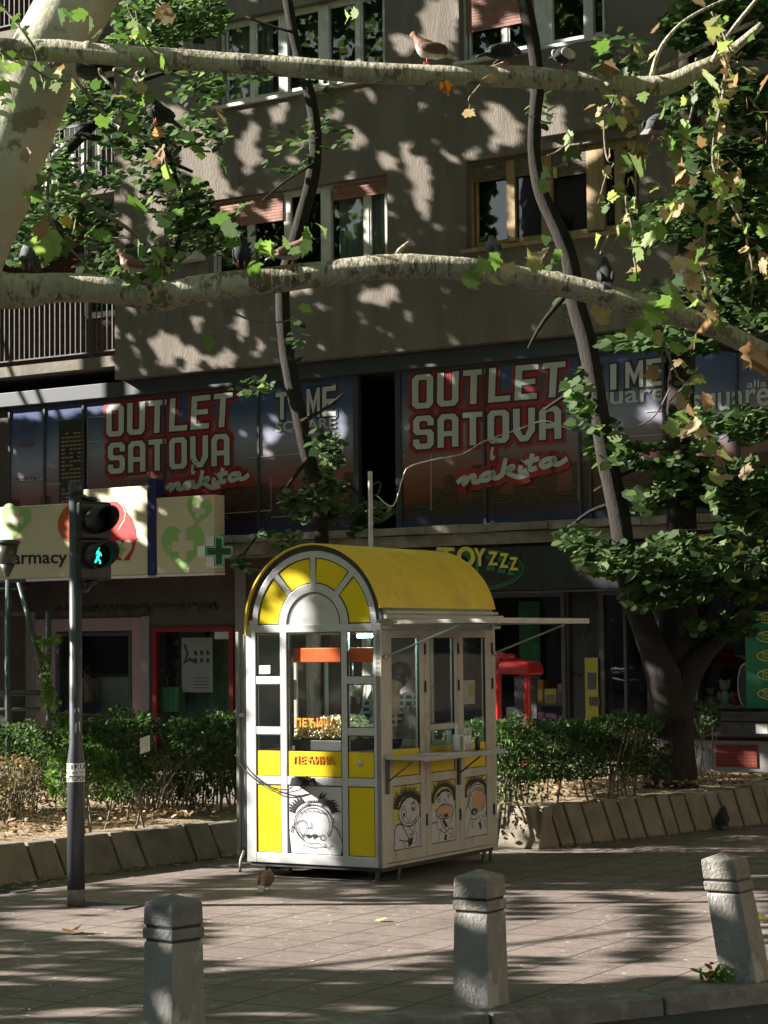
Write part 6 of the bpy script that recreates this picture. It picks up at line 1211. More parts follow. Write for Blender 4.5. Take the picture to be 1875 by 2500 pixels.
mb.tube(P, [.34,.28,.25,.24,.22,.212,.21,.206,.202,.19,.16,.12], 24, wob=.06, res=5); mb.build('trunk', M['trunkbark'], pl)
T_([(-110,640,60),(-60,675,52),(0,706,46),(70,706,42),(142,700,36),(255,706,35),(330,722,30),(385,732,30),(425,720,34),(480,706,35),(570,694,33),(678,682,32),(810,664,31),(949,651,30),(1070,652,29),(1187,662,28),(1290,680,27),(1400,704,27),(1500,728,28),(1582,748,29),(1650,768,26),(1740,800,24),(1808,832,24),(1880,868,22),(1960,920,18),(2060,1010,12)], PD_, M['planebark'], 'branch', pl, 4, 16, .16)
T_([(-120,60,34),(-40,108,28),(0,118,26),(142,124,27),(255,133,26),(400,142,26),(540,152,26),(680,161,26),(800,170,27),(904,178,27),(1060,185,26),(1180,186,27),(1300,190,27),(1380,196,25),(1460,202,23),(1545,212,25),(1629,206,24),(1690,178,22),(1735,156,17),(1790,120,12),(1860,60,8)], PD_-.2, M['planebark'], 'branch', pl, 4, 16, .14)
for kx, ky, kr in ((250,690,20),(395,700,30),(640,668,16),(905,632,14),(1120,640,15),(1440,700,20),(1700,775,20)):
    mb = MB(); mb.blob(A(kx, ky+12, PD_-.02), kr*PD_/F*1.1, kr*PD_/F, kr*PD_/F*.9, 14, wob=.35); mb.build('knot', M['planebark'], pl)
for kx, ky, kr in ((215,118,16),(480,140,12),(760,158,12),(1180,178,14),(1490,205,18)):
    mb = MB(); mb.blob(A(kx, ky, PD_-.22), kr*PD_/F*1.3, kr*PD_/F, kr*PD_/F*1.1, 14, wob=.35); mb.build('knot', M['planebark'], pl)
T_([(960,640,9),(975,612,6),(1000,590,3)], PD_, M['planebark'], 'stub', pl, 3, 8)
T_([(560,155,9),(548,190,6),(560,215,3)], PD_-.2, M['planebark'], 'stub', pl, 3, 8)
T_([(1740,150,8),(1760,115,6),(1790,70,5.5),(1830,20,5),(1880,-40,4)], PD_-.3, M['planebark'], 'branch', pl, 3, 8)
T_([(1590,190,7),(1600,150,5),(1620,105,4.5),(1663,57,4),(1720,22,3.5),(1790,-10,3)], PD_-.1, M['planebark'], 'branch', pl, 3, 8)
T_([(1500,230,4),(1650,150,5),(1740,100,6),(1850,50,5)], PD_+.2, M['planebark'], 'branch', pl, 3, 8)
q0_ = lambda x, y: (x/3.53, y/3.53); q2_ = lambda x, y: (x/3.53, 420+y/3.53); q4 = lambda x, y: (1400+x/3.493, y/3.493); q5 = lambda x, y: (1400+x/3.493, 480+y/3.493); q6 = lambda x, y: (1400+x/3.493, 950+y/3.493); q1_ = lambda x, y: (x/1.765, 600+y/1.765); q3 = lambda x, y: (1000+x/3.77, y/3.77)
TW = [(q4,[(1310,560),(1290,700),(1270,850),(1210,1120),(1190,1400),(1260,1620),(1190,1746)],4.5,1),(q5,[(1240,0),(1140,200),(1100,440),(1070,580),(980,760)],4.5,1),(q4,[(1050,500),(1040,600),(1030,850),(950,1170),(915,1250),(930,1400),(890,1540)],3.5,1),
 (q4,[(480,620),(370,700),(375,800),(330,920)],2.5,1),(q4,[(380,760),(430,830),(520,1020),(550,1150),(530,1280),(430,1500),(440,1640),(450,1740)],3,1),(q5,[(450,0),(460,140),(490,220),(515,350),(500,440),(530,600),(545,730)],3.5,.6),(q5,[(455,160),(320,300),(270,400),(230,490)],3,.4),(q5,[(490,450),(400,525)],2,.3),
 (q5,[(1280,-60),(1320,20),(1400,150),(1480,320),(1480,420),(1520,560),(1530,750),(1510,930)],4,1),(q5,[(1090,560),(1130,700),(1150,850),(1220,1000),(1300,1130)],4,.7),(q5,[(760,1180),(800,1330),(890,1530),(980,1650)],3,.4),(q6,[(930,-60),(950,0),(985,130),(1050,260),(1130,380),(1210,560),(1280,660),(1310,740)],3.2,.7),(q6,[(985,130),(940,240),(890,290)],2.2,.8),(q5,[(1090,1430),(960,1600),(820,1746)],3,.2),(q6,[(820,0),(700,220),(540,320),(300,380)],2,0),
 (q4,[(260,1000),(270,1260),(300,1380),(350,1390),(280,1500),(210,1740)],2.4,.6),(q4,[(420,1270),(500,1280),(700,1230),(850,1170)],2.4,.6),(q4,[(690,1500),(760,1580),(800,1640),(795,1740)],2.5,.6),(q4,[(930,1430),(1010,1490),(1100,1460),(1200,1400),(1300,1470),(1500,1580)],2.5,.8),(q4,[(850,830),(960,830),(1100,770)],2.8,.4),(q4,[(1170,260),(1230,330),(1240,440)],4,.8),(q4,[(1180,100),(1270,270),(1330,420),(1380,480)],2.8,.8),(q4,[(1400,530),(1440,560),(1560,640)],2.5,.8),(q4,[(1500,830),(1600,960),(1650,1030),(1640,1250)],2.8,.5),
 (q3,[(650,780),(600,840),(545,910),(560,960),(545,1020)],2.3,.15),(q3,[(940,500),(830,540),(760,600)],2.3,.2),(q3,[(1500,1290),(1350,1400),(1270,1430)],2.5,.2),(q3,[(1590,1300),(1450,1480),(1300,1570),(1170,1670)],2.5,.5),
 (q0_,[(430,560),(500,620),(640,690),(790,860),(900,980),(1060,1090),(1180,1160),(1320,1240),(1410,1330),(1460,1500),(1580,1700)],5,.5),(q0_,[(860,600),(880,650),(1000,790),(1080,880),(1170,1010)],4.5,.5),(q0_,[(1180,620),(1250,750),(1250,960)],5,.6),(q0_,[(980,600),(1090,650),(1200,720),(1240,770)],5,.7),(q0_,[(-60,-40),(60,100),(220,300),(300,430),(340,600),(390,780)],4,.5),(q0_,[(0,430),(90,510),(250,560),(330,620),(430,680),(600,700)],4,.8),(q0_,[(150,340),(180,360),(200,450)],3,0),(q0_,[(40,540),(50,720),(20,880),(0,920)],2.5,.7),
 (q2_,[(430,0),(410,150),(420,350),(500,560),(600,660),(690,750),(780,870)],3.5,.8),(q2_,[(560,210),(700,250),(800,320),(1000,420),(1200,560),(1330,680),(1440,840)],5.5,.4),(q2_,[(720,460),(850,550),(1190,575)],2.2,.6),(q2_,[(640,710),(760,715),(790,660)],2,.3),(q1_,[(970,270),(1030,300),(1100,325),(1200,330),(1280,310)],2.5,.1),(q2_,[(1380,1050),(1300,980),(1180,940),(1060,900)],5,.8),(q2_,[(1420,440),(1440,560),(1470,660)],2.2,.7),(q0_,[(1100,40),(1150,160),(1220,310),(1300,440),(1450,560)],3.2,.8),(q0_,[(1170,70),(1190,210)],3,.3),(q0_,[(1330,0),(1400,60),(1400,160)],3,.8),(q1_,[(1000,720-570),(1060,800-570+0),(1150,900-570)],.01,0)]
lc = []; lcol = []; lsz = []
palL = ([(.12,.20,.055),(.075,.135,.042),(.20,.29,.09),(.25,.27,.10),(.36,.29,.17),(.23,.15,.085)])
rnd = random.Random(21)
def addleaf(x, y, D_, c, s_, j=0.): lc.append(A(x+rnd.gauss(0,j), y+rnd.gauss(0,j), D_+rnd.gauss(0,.06))); lcol.append(c); lsz.append(s_*.84)
for cf, pts, r, dens in TW:
    if r < .1: continue
    P = [cf(*p) for p in pts]; D_ = PD_+rnd.uniform(-.5,.3)
    mb = MB(); mb.tube([A(x, y, D_+.05*math.sin(i*2.1)) for i, (x, y) in enumerate(P)], [r*D_/F*(1.15-.5*i/(len(P)-1)) for i in range(len(P))], 6, wob=.25, res=3); mb.build('twig', M['twig'], pl)
    left = P[0][0] < 900
    for i in range(len(P)-1):
        L_ = math.hypot(P[i+1][0]-P[i][0], P[i+1][1]-P[i][1])
        for k in range(int(L_/9.5*dens*rnd.uniform(.5,1.3)+rnd.random()*dens)):
            f_ = rnd.random(); x = P[i][0]+(P[i+1][0]-P[i][0])*f_; y = P[i][1]+(P[i+1][1]-P[i][1])*f_
            w_ = [5,4,4,1.5,1.2,.8] if left else [3,3,2.5,4,3.5,2.5]
            addleaf(x+rnd.gauss(0,14), y+rnd.gauss(6,12), D_, rnd.choices(palL, w_)[0], rnd.uniform(.055,.13))
GR, DG, YG, OL, TN, BR = palL
man = [(1160,668,YG,.17),(1182,650,YG,.16),(1205,640,GR,.12),(1150,680,GR,.13),(1212,690,OL,.12),(1245,660,TN,.15),(1300,640,OL,.16),(1320,625,TN,.14),(1360,620,GR,.09),(1552,403,YG,.17),(1530,395,GR,.12),(1575,405,YG,.12),(1572,236,YG,.13),(1735,200,(.42,.48,.25),.19),(1617,275,GR,.11),(1640,262,GR,.09),(1503,97,DG,.15),(1560,126,OL,.14),(1469,112,GR,.13),(1841,86,DG,.14),(1818,220,DG,.14),(1778,163,TN,.15),(1492,169,BR,.14),(1523,149,BR,.12),(1592,132,TN,.11),(1726,69,BR,.10),(1600,69,BR,.09),(1703,6,TN,.13),(1864,143,BR,.13),(1866,206,BR,.13),(1795,195,BR,.09),(1545,600,YG,.13),(1580,585,YG,.16),(1600,570,YG,.12),(1560,620,YG,.12),(1560,562,GR,.12),(1625,525,TN,.15),(1650,510,TN,.16),(1680,500,OL,.14),(1640,530,OL,.14),(1655,645,TN,.13),(1690,650,OL,.12),(1600,765,GR,.19),(1620,745,GR,.15),(1645,705,GR,.14),(1650,740,YG,.13),(1690,740,YG,.12),(1700,730,OL,.16),(1460,770,TN,.17),(1485,765,TN,.13),(1440,727,GR,.12),(1560,790,GR,.13),(1540,815,YG,.12),(1580,800,YG,.12),(1690,830,TN,.16),(1725,795,BR,.14),(1720,770,TN,.14),(1820,780,GR,.15),(1835,870,BR,.2),(1860,890,BR,.17),(1870,630,BR,.15),(1880,670,OL,.15),(1860,650,TN,.14),(1655,845,YG,.12),(1700,835,GR,.11),(1590,910,BR,.10),(1660,920,OL,.12),(1700,925,OL,.13),(1720,980,BR,.14),(1640,1045,YG,.12),(1690,1040,TN,.12),(1670,1060,TN,.12),(1715,1060,TN,.12),(1780,1110,OL,.14),(1820,1155,TN,.14),(1750,1170,OL,.12),(1775,1165,TN,.12),(1860,560,YG,.10),(1790,400,BR,.13),(1800,430,TN,.12),(1760,440,BR,.13),(1700,320,GR,.12),(1720,380,DG,.15),(1640,350,GR,.1),(1420,215,BR,.08),(1440,260,BR,.09),(1470,270,TN,.09),(1490,290,YG,.10),(1520,300,OL,.10),(1460,290,YG,.09),
 (735,760,YG,.13),(748,755,YG,.10),(508,840,GR,.10),(518,812,GR,.09),(190,35,GR,.17),(165,45,DG,.16),(150,38,DG,.13),(305,92,GR,.13),(325,80,GR,.10),(240,85,DG,.10),(455,335,(.35,.55,.3),.12),(480,360,GR,.1),(340,500,GR,.16),(360,490,YG,.1),(110,595,YG,.22),(85,480,GR,.14),(70,475,YG,.12),(60,470,GR,.1),(250,570,GR,.11),(340,605,GR,.12),(400,540,DG,.16),(430,520,DG,.14),(560,560,DG,.20),(540,540,DG,.15),(590,500,GR,.14),(570,590,GR,.12),(100,560,BR,.14),(65,380,BR,.10),(180,545,OL,.12),(165,540,(.38,.27,.07),.1),(330,690,GR,.13),(385,680,YG,.13),(375,665,GR,.12),(310,660,(.7,.5,.4),.10),(410,45,TN,.15),(400,30,BR,.13),(385,325,(.36,.22,.12),.09),(388,370,(.30,.18,.09),.12),(380,395,(.36,.22,.12),.09),(532,270,BR,.10),(538,285,BR,.10),(620,660,GR,.13),(640,600,GR,.13),(655,610,YG,.12),(700,590,YG,.10),(720,610,GR,.12),(750,570,GR,.12),(745,600,GR,.12),(790,555,YG,.12),(850,45,YG,.1),(865,35,YG,.08),(480,440,GR,.12),(540,400,DG,.13),(495,380,GR,.09),(30,255,GR,.14),(10,160,YG,.12),(10,250,GR,.12),(215,60,DG,.12),(1215,160,TN,.10),(1185,190,BR,.09),(1200,195,TN,.08),(1090,215,(.3,.13,.05),.1),(1145,275,TN,.08)]
for x, y, c, s_ in man: addleaf(x, y, PD_-.35+rnd.uniform(-.2,.2), c, s_, 2)
leaves('foliage', 'plane', lc, lsz, lcol, M['leaf'], pl, up=.25, nrm=(-.5,-.75,.45), fold=.45, jit=.2)
# --- dark lindens behind
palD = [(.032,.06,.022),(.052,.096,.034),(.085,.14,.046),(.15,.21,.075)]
def crown(regs, D_, dth, size, par, seed=0, pal=palD, w=(4,4,2,1), shape='linden'):
    r = random.Random(seed); C_ = []; 
    for cx, cy, rx, ry, n in regs:
        k = 0; tries = 0
        while k < n and tries < n*8:
            tries += 1
            a = r.random()*2*PI; q = math.sqrt(r.random()); x = cx+rx*q*math.cos(a); y = cy+ry*q*math.sin(a)
            if ((1498 < x < 1659 and 1146 < y < 1222 and r.random() < .97) or (1300 < x < 1432 and 768 < y < 935) or (1495 < x < 1640 and 765 < y < 880) or (1330 < x < 1440 and 1225 < y < 1262)) and r.random() < .8: continue
            dd_ = r.uniform(-dth, dth)
            P_ = A(x*K, y*K, D_+dd_)
            if mnoise.noise(Vector((P_.x*1.5, P_.y*1.5, P_.z*2.3))+Vector((seed,0,0))) < -.04: continue
            C_.append(P_); k += 1
    leaves('foliage', shape, C_, size, pick(pal, w, len(C_)), M['leaf'], par, up=.62, nrm=(-.2,-.4,.9), fold=.35); return C_
lr = thing('linden_tree', G(1650,1960,.3)+Vector((0,2.0,-.3)), 'big dark linden with thick trunk and several stems behind the right hedge', 'tree')
LB = G(1640,1955,.3); LDp = LB.y+.9
mb = MB(); P = [A(x, y, LDp) for x, y in ((1640,1985),(1636,1880),(1634,1760),(1640,1640),(1648,1560),(1655,1500),(1662,1380),(1664,1200),(1662,1000),(1664,850),(1680,650),(1690,400),(1680,150),(1690,-120),(1700,-500))]
mb.tube(P, [q*LDp/F for q in (80,62,56,56,62,56,40,34,34,32,28,26,24,22,18)], 18, wob=.14, res=4); mb.build('trunk', M['darkbark'], lr)
T_([(1640,1760,44),(1618,1650,42),(1585,1560,33),(1555,1480,30),(1530,1380,28),(1510,1250,26),(1485,1130,25),(1465,1020,25),(1452,930,24),(1432,830,24),(1405,740,23),(1392,640,21),(1362,560,20),(1325,480,19),(1305,390,17),(1305,290,16),(1312,200,16),(1300,100,17),(1280,0,18),(1262,-120,14),(1250,-300,10)], LDp-.3, M['darkbark'], 'stem', lr, 3, 12, .15)
T_([(1645,1740,40),(1672,1660,36),(1715,1600,26),(1765,1550,20),(1830,1470,16),(1900,1380,12)], LDp-.2, M['darkbark'], 'stem', lr, 3, 10, .15)
for pts in ([(1450,920,6),(1390,960,5),(1330,1000,4)],[(1500,1230,8),(1440,1250,5),(1390,1290,4)],[(1665,1130,9),(1560,1140,5),(1450,1200,4)],[(1665,1300,9),(1760,1290,6),(1860,1230,5)],[(1680,800,9),(1760,850,6),(1870,860,5)],[(1688,500,10),(1750,440,7),(1850,330,5)],[(1400,700,8),(1330,780,5),(1290,850,3)]): T_(pts, LDp-.2, M['darkbark'], 'stem', lr, 3, 6, .2)
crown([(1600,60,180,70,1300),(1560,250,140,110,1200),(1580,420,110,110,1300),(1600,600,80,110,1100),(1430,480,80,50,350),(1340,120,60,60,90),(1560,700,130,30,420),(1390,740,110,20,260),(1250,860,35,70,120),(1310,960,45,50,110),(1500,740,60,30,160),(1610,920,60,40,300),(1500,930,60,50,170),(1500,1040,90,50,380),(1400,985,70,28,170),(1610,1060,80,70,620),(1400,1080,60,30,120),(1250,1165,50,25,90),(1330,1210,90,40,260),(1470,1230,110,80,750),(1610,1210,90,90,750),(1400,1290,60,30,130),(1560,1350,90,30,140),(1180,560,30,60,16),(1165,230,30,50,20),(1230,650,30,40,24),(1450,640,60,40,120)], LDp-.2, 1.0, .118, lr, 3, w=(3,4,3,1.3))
lm = thing('slender_tree', A(690,1960,24.5)*1, 'slender dark leaning tree rising behind the kiosk in front of the banners', 'tree'); lm.location.z = 0
T_([(790,1960,22),(785,1700,20),(785,1400,19),(780,1230,18),(752,1120,19),(735,1030,19),(712,930,18),(698,850,18),(690,760,17),(692,690,17),(715,610,18),(740,520,18),(762,430,17),(770,340,15),(758,240,14),(735,160,13),(712,60,13),(695,-60,12),(680,-300,9)], 24.5, M['darkbark'], 'trunk', lm, 4, 12, .14)
for pts in ([(752,1120,6),(700,1190,4),(640,1290,3),(590,1360,2.5)],[(735,1030,6),(790,1000,4),(840,960,3)],[(780,1200,6),(840,1180,4),(900,1230,3)],[(765,400,4),(700,440,3),(640,490,2)],[(720,80,4),(650,60,3),(600,40,2.5)]): T_(pts, 24.4, M['darkbark'], 'branch', lm, 3, 6, .2)
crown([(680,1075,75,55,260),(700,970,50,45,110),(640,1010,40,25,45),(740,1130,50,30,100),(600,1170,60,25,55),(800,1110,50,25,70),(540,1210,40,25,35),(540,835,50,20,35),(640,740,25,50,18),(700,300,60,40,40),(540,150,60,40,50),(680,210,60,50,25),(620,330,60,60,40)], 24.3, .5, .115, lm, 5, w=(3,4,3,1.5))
ll = thing('linden_tree', A(300,1960,22.5), 'dark leafy linden partly hidden behind the pale plane trunk at the upper left', 'tree', ); ll.location.z = 0
T_([(470,1990,22),(468,1700,19),(462,1400,17),(455,1100,16),(448,850,15),(442,680,13),(432,560,12),(412,440,11),(396,330,10),(380,200,9),(360,60,8),(350,-100,7)], 22.8, M['darkbark'], 'trunk', ll, 4, 10, .15) if False else None
T_([(-150,2050,36),(-150,1500,32),(-120,1000,28),(-60,700,24),(60,480,18),(200,330,14),(330,200,10),(420,60,8)], 22.8, M['darkbark'], 'trunk', ll, 4, 10, .15)
T_([(-60,700,16),(150,700,13),(330,680,11),(420,620,10),(440,500,9),(400,350,8),(380,280,6)], 22.6, M['darkbark'], 'stem', ll, 3, 8, .15)
for pts in ([(60,480,10),(180,520,7),(300,560,5)],[(200,330,9),(330,360,6),(470,420,4)],[(330,200,8),(430,170,5),(520,150,4)],[(430,560,5),(500,520,4),(600,560,3)]): T_(pts, 22.6, M['darkbark'], 'stem', ll, 3, 6, .2)
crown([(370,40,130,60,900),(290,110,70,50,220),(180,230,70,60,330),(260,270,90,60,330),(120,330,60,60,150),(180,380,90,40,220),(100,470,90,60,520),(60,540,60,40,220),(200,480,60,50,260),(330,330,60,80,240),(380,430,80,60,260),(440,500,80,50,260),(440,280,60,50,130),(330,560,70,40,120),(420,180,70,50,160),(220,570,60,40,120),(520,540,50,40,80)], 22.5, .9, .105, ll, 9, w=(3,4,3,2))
# ------------------------------------------------------------------ hedges and shrubs
palH = [(.028,.056,.02),(.042,.082,.026),(.072,.125,.036),(.13,.20,.065)]
def shrub(name, label, cat, c, rx, ry, z0, z1, n, size=.05, pal=palH, w=(3,4,3,1), rz=0., stems=6, par=None, boxy=True, group=None, seed=0, shape='oval', gap=-.25):
    r = random.Random(seed+n); t = thing(name, (c[0],c[1],z0), label, cat, group); Z = Matrix.Rotation(rz,3,'Z'); C_ = []; tr = 0
    while len(C_) < n and tr < n*8:
        tr += 1; q = Vector((r.uniform(-1,1), r.uniform(-1,1), r.uniform(-1,1)))
        m_ = max(abs(q.x),abs(q.y),abs(q.z)) if boxy else q.length
        if m_ > 1: continue
        if m_ < .55 and r.random() < .8: continue
        if not boxy and q.length > 1: continue
        p = Z@Vector((q.x*rx, q.y*ry, 0)); zz = z0+(z1-z0)*(.5+.5*q.z); P_ = Vector((c[0]+p.x, c[1]+p.y, zz)); nn = mnoise.noise(P_*2.6+Vector((seed,0,0)))
        if nn < gap: continue
        sc2 = 1+.16*nn+.1*mnoise.noise(P_*7); sz_ = sc2*(1+(.22*mnoise.noise(Vector((P_.x*1.9+seed, P_.y*1.3, 0)))-.04 if boxy else 0)); P_ = Vector((c[0]+p.x*sc2, c[1]+p.y*sc2, z0+(zz-z0)*sz_))
        if zz < z0+(z1-z0)*.38 and r.random() < .55: continue
        C_.append(P_)
    leaves('foliage', shape, C_, size, pick(pal, w, len(C_)), M['leaf'], t, up=.3, nrm=(-.3,-.3,.9), fold=.3)
    mb = MB()
    for i in range(stems):
        a = r.uniform(-1,1); b = r.uniform(-.7,.7); p = Z@Vector((a*rx*.85, b*ry, 0)); gz = .30; P0 = Vector((c[0]+p.x, c[1]+p.y, gz-.08)); top = Vector((P0.x+r.uniform(-.15,.15), P0.y+r.uniform(-.1,.1), z1-.12))
        mb.tube([P0, P0.lerp(top,.4)+Vector((r.uniform(-.06,.06),0,0)), top], [.012,.009,.004], 5, wob=.3, res=3)
        for k in range(3): f_ = r.uniform(.3,.7); s0_ = P0.lerp(top,f_); mb.tube([s0_, s0_+Vector((r.uniform(-.2,.2),r.uniform(-.15,.15),.25))], [.006,.002], 4)
    mb.build('stems', M['twig'], t); return t
hA = math.atan2(dA.y, dA.x); hB = math.atan2(dB.y, dB.x)
def hz(x, y, z=.33): return G(x, y, z)
c = hz(330,1975)
shrub('hedge', 'dark green hedge in front of the pharmacy, between traffic light pole and kiosk', 'hedge', (c.x+.35,c.y+.1), 1.15, .45, .45, 1.20, 13000, .05, seed=1, rz=hA*.6, stems=8)
c = hz(20,1985); shrub('hedge', 'dark green hedge at the left edge of the picture behind dry stalks', 'hedge', (c.x-.5,c.y+.2), 1.25, .45, .45, 1.13, 10000, .05, seed=2, rz=hA*.6, stems=8)
c = hz(205,2020); shrub('shrub', 'bright green young shrub right behind the traffic light pole', 'shrub', (c.x+.0,c.y), .34, .25, .48, 1.02, 1900, .05, pal=[(.045,.095,.024),(.085,.155,.035),(.14,.23,.06)], w=(3,4,3), boxy=False, seed=3, stems=5)
c = hz(300,2010); shrub('shrub', 'small dark shrub on two thin stems between the bright shrub and the kiosk', 'shrub', (c.x,c.y), .26, .2, .5, .95, 1300, .045, boxy=False, seed=4, stems=4)
palDry = [(.16,.12,.06),(.10,.09,.04),(.07,.09,.03),(.24,.18,.10)]
c = hz(55,1995); shrub('dry_shrub', 'dry brownish shrub in the left bed at the picture edge', 'shrub', (c.x-.1,c.y-.3), .42, .3, .38, .92, 1500, .04, pal=palDry, w=(3,3,2,2), boxy=False, seed=5, stems=14, gap=-.1)
c = hz(365,1985); shrub('dry_shrub', 'sparse dry twiggy shrub in front of the hedge left of the kiosk', 'shrub', (c.x+.05,c.y-.2), .30, .25, .36, .85, 900, .035, pal=palDry, w=(3,3,2,2), boxy=False, seed=6, stems=14, gap=-.05)
c = hz(470,1975); shrub('shrub', 'low greyish green weedy shrub beside the kiosk left wall', 'shrub', (c.x,c.y), .28, .2, .33, .75, 900, .035, pal=[(.08,.11,.05),(.13,.16,.08),(.16,.13,.06)], w=(3,2,1), boxy=False, seed=7, stems=10)
c = hz(555,1960); shrub('dry_shrub', 'brownish shrub squeezed against the left side of the kiosk', 'shrub', (c.x,c.y+.1), .22, .25, .36, 1.0, 900, .04, pal=palDry, w=(3,3,3,1), boxy=False, seed=8, stems=8)
c = hz(1385,1960,.36); shrub('hedge', 'clipped green hedge with bare lower stems right of the kiosk', 'hedge', (c.x-.02,c.y+.35), 1.05, .4, .56, 1.13, 14000, .045, seed=11, rz=hB*.75, stems=20)
c = hz(1245,1975,.36); shrub('hedge', 'taller leafy end of the hedge touching the right side of the kiosk', 'hedge', (c.x,c.y+.1), .30, .4, .42, 1.12, 2600, .045, seed=12, pal=palH, w=(2,3,4,2), stems=6)
c = hz(1690,1900,.36); shrub('shrub', 'round dark bush on slanting bare stems right of the big trunk', 'shrub', (c.x-.02,c.y+.1), .36, .3, .75, 1.22, 1900, .045, seed=13, boxy=False, stems=6)
c = hz(1570,1925,.36); shrub('shrub', 'thin yellowing shrub in front of the big trunk', 'shrub', (c.x,c.y-.1), .25, .25, .42, 1.05, 650, .04, seed=14, pal=[(.10,.11,.03),(.2,.18,.06),(.07,.12,.03)], w=(1,1,1), boxy=False, stems=6)
# climber on the pergola brace
cen = []; 
for y0, x0, n_, sp_ in ((1165,560,60,70),(1200,470,40,50),(1350,470,30,40),(1480,480,30,30),(1600,490,40,30),(1720,520,60,40),(1850,540,70,50)):
    for _ in range(n_): x, y = g7(x0+rnd.gauss(0,sp_), y0+rnd.gauss(0,30)); cen.append(A(x, y, LD-.15+rnd.uniform(-.15,.15)))
cp_ = thing('climbing_plant', (cen[0].x,cen[0].y,.3), 'climbing plant with small leaves winding up the slanting pergola brace', 'plant'); leaves('foliage', 'oval', cen, .075, pick([(.07,.14,.03),(.14,.24,.06),(.22,.3,.1)], [3,3,1], len(cen)), M['leaf'], cp_, up=.3)
mb = MB(); mb.tube([A(*g7(x,y),LD-.1) for x, y in ((560,1960),(520,1750),(490,1600),(475,1450),(430,1300),(520,1190),(600,1150))], .008, 5, res=3); mb.build('stems', M['twig'], cp_)
# ------------------------------------------------------------------ unseen trees left of the view, leaves placed by lit masks to shape shade
def inpoly(x, y, P_):
    c_ = False; j = len(P_)-1
    for i in range(len(P_)):
        if (P_[i][1] > y) != (P_[j][1] > y) and x < (P_[j][0]-P_[i][0])*(y-P_[i][1])/(P_[j][1]-P_[i][1])+P_[i][0]: c_ = not c_
        j = i
    return c_
LIT_F = [  # (display px) ellipses lit on the facade: cx,cy,rx,ry
 (950,60,45,70),(985,40,20,60),(880,90,30,30),(905,395,38,55),(880,330,22,30),(920,450,20,22),(600,250,24,40),(770,300,20,30),(720,250,16,22),(660,300,14,30),(840,350,25,22),(1240,290,45,60),(1210,260,20,50),
 (360,740,48,40),(420,780,22,22),(480,775,38,22),(300,770,14,25),(560,745,16,30),(820,640,55,22),(520,700,18,40),(640,620,18,30),(430,700,14,30),(350,790,20,14),
 (300,350,40,70),(430,330,50,80),(340,470,40,50),(270,500,18,40),(460,420,40,50),(540,330,25,70),(560,450,20,40),(350,250,50,30),
 (90,1150,60,60),(60,1200,50,40),(290,1090,30,45),(285,1200,28,40),(400,1120,55,50),(400,1200,50,30),(130,1215,40,20),(20,1180,20,50),
 (480,910,12,60),(505,890,14,50),(440,960,8,40),(1350,1265,70,25),(1420,1235,20,30),(1390,900,30,50),(1090,1140,30,12),(1250,1140,60,14),(1440,1130,40,20),(1080,65,40,60),(1200,50,40,60),(560,880,25,30),(640,880,20,40),(1300,860,20,90),(1450,880,20,60),
 (1050,800,12,8),(960,640,14,12),(840,770,10,8),(1080,440,20,60),(1235,430,20,60),(780,470,40,50),(160,380,50,40),(600,140,40,60),(720,150,50,30),(1640,1500,30,60),(1640,1700,20,12)]
LIT_FP = [[(1060,212),(1090,225),(1120,250),(1140,290),(1135,320),(1015,340),(1002,312),(1060,312),(1045,270),(1030,235)]]
def lit_facade(x, y, P_):
    if x < 560 and 850 < y < 1075 and not (470 < x < 520 and y < 980): return False
    n = mnoise.noise(P_*2.4)*.4+mnoise.noise(P_*7)*.4
    for cx, cy, rx, ry in LIT_F:
        if ((x-cx)/rx)**2+((y-cy)/ry)**2 < 1+n*1.6: return True
    for p in LIT_FP:
        if inpoly(x+n*14, y+n*14, p): return True
    return mnoise.noise(P_*4.2+Vector((7,3,1))) > (.44 if x > 240 and y < 800 else .6)
LIT_G = [[(-60,1835),(560,1790),(700,1840),(600,1872),(240,1905),(-60,1940)],[(1190,1755),(1430,1735),(1450,1835),(1200,1850)],[(1000,1690),(1500,1660),(1540,1760),(1060,1790)],[(0,1700),(560,1700),(560,1800),(200,1840),(0,1850)],[(1040,1690),(1450,1680),(1400,1740),(1060,1760)],[(1060,1735),(1165,1730),(1175,1840),(1060,1850)],[(1170,1838),(1400,1808),(1659,1800),(1659,1846),(1400,1838),(1200,1845)],[(1170,1842),(1300,1830),(1300,1843),(1180,1850)],
 [(60,1965),(400,1950),(560,1935),(700,1945),(990,1950),(1090,1925),(1500,1925),(1659,1930),(1659,2115),(1500,2090),(1380,2100),(1200,2075),(1000,2060),(880,2095),(700,2095),(560,2085),(440,2070),(300,2045),(150,2015),(0,2005),(0,1978)],[(230,1895),(520,1870),(520,1885),(260,1908)],[(870,1826),(1060,1838),(1060,1850),(900,1845)]]
DARK_G = [[(1270,1930),(1440,1945),(1475,1975),(1460,2030),(1400,2085),(1330,2070),(1380,2020),(1395,1975),(1340,1955)],[(1100,1925),(1160,1935),(1180,1965),(1140,1990),(1095,1985)],[(330,1985),(460,1990),(440,2040),(330,2030)]]
def lit_ground(x, y, P_):
    n1 = mnoise.noise(Vector((P_.x*.8, P_.y*.6, 3))); n2 = mnoise.noise(Vector((P_.x*2.6, P_.y*2.6, 9)))
    xx = x+n1*24; yy = y+n1*8
    if any(inpoly(xx, yy, p) for p in DARK_G): return False
    if any(inpoly(xx, yy, p) for p in LIT_G): return n2 > -.75
    if 2060 < y < 2160 and x > 1150: return mnoise.noise(Vector((P_.x*1.6, P_.y*1.2, 5))) > .1
    if y < 1700: return n2 > .3
    return n2 > .6
U0f, U1f = FP.px(604,1800)[0], 0.
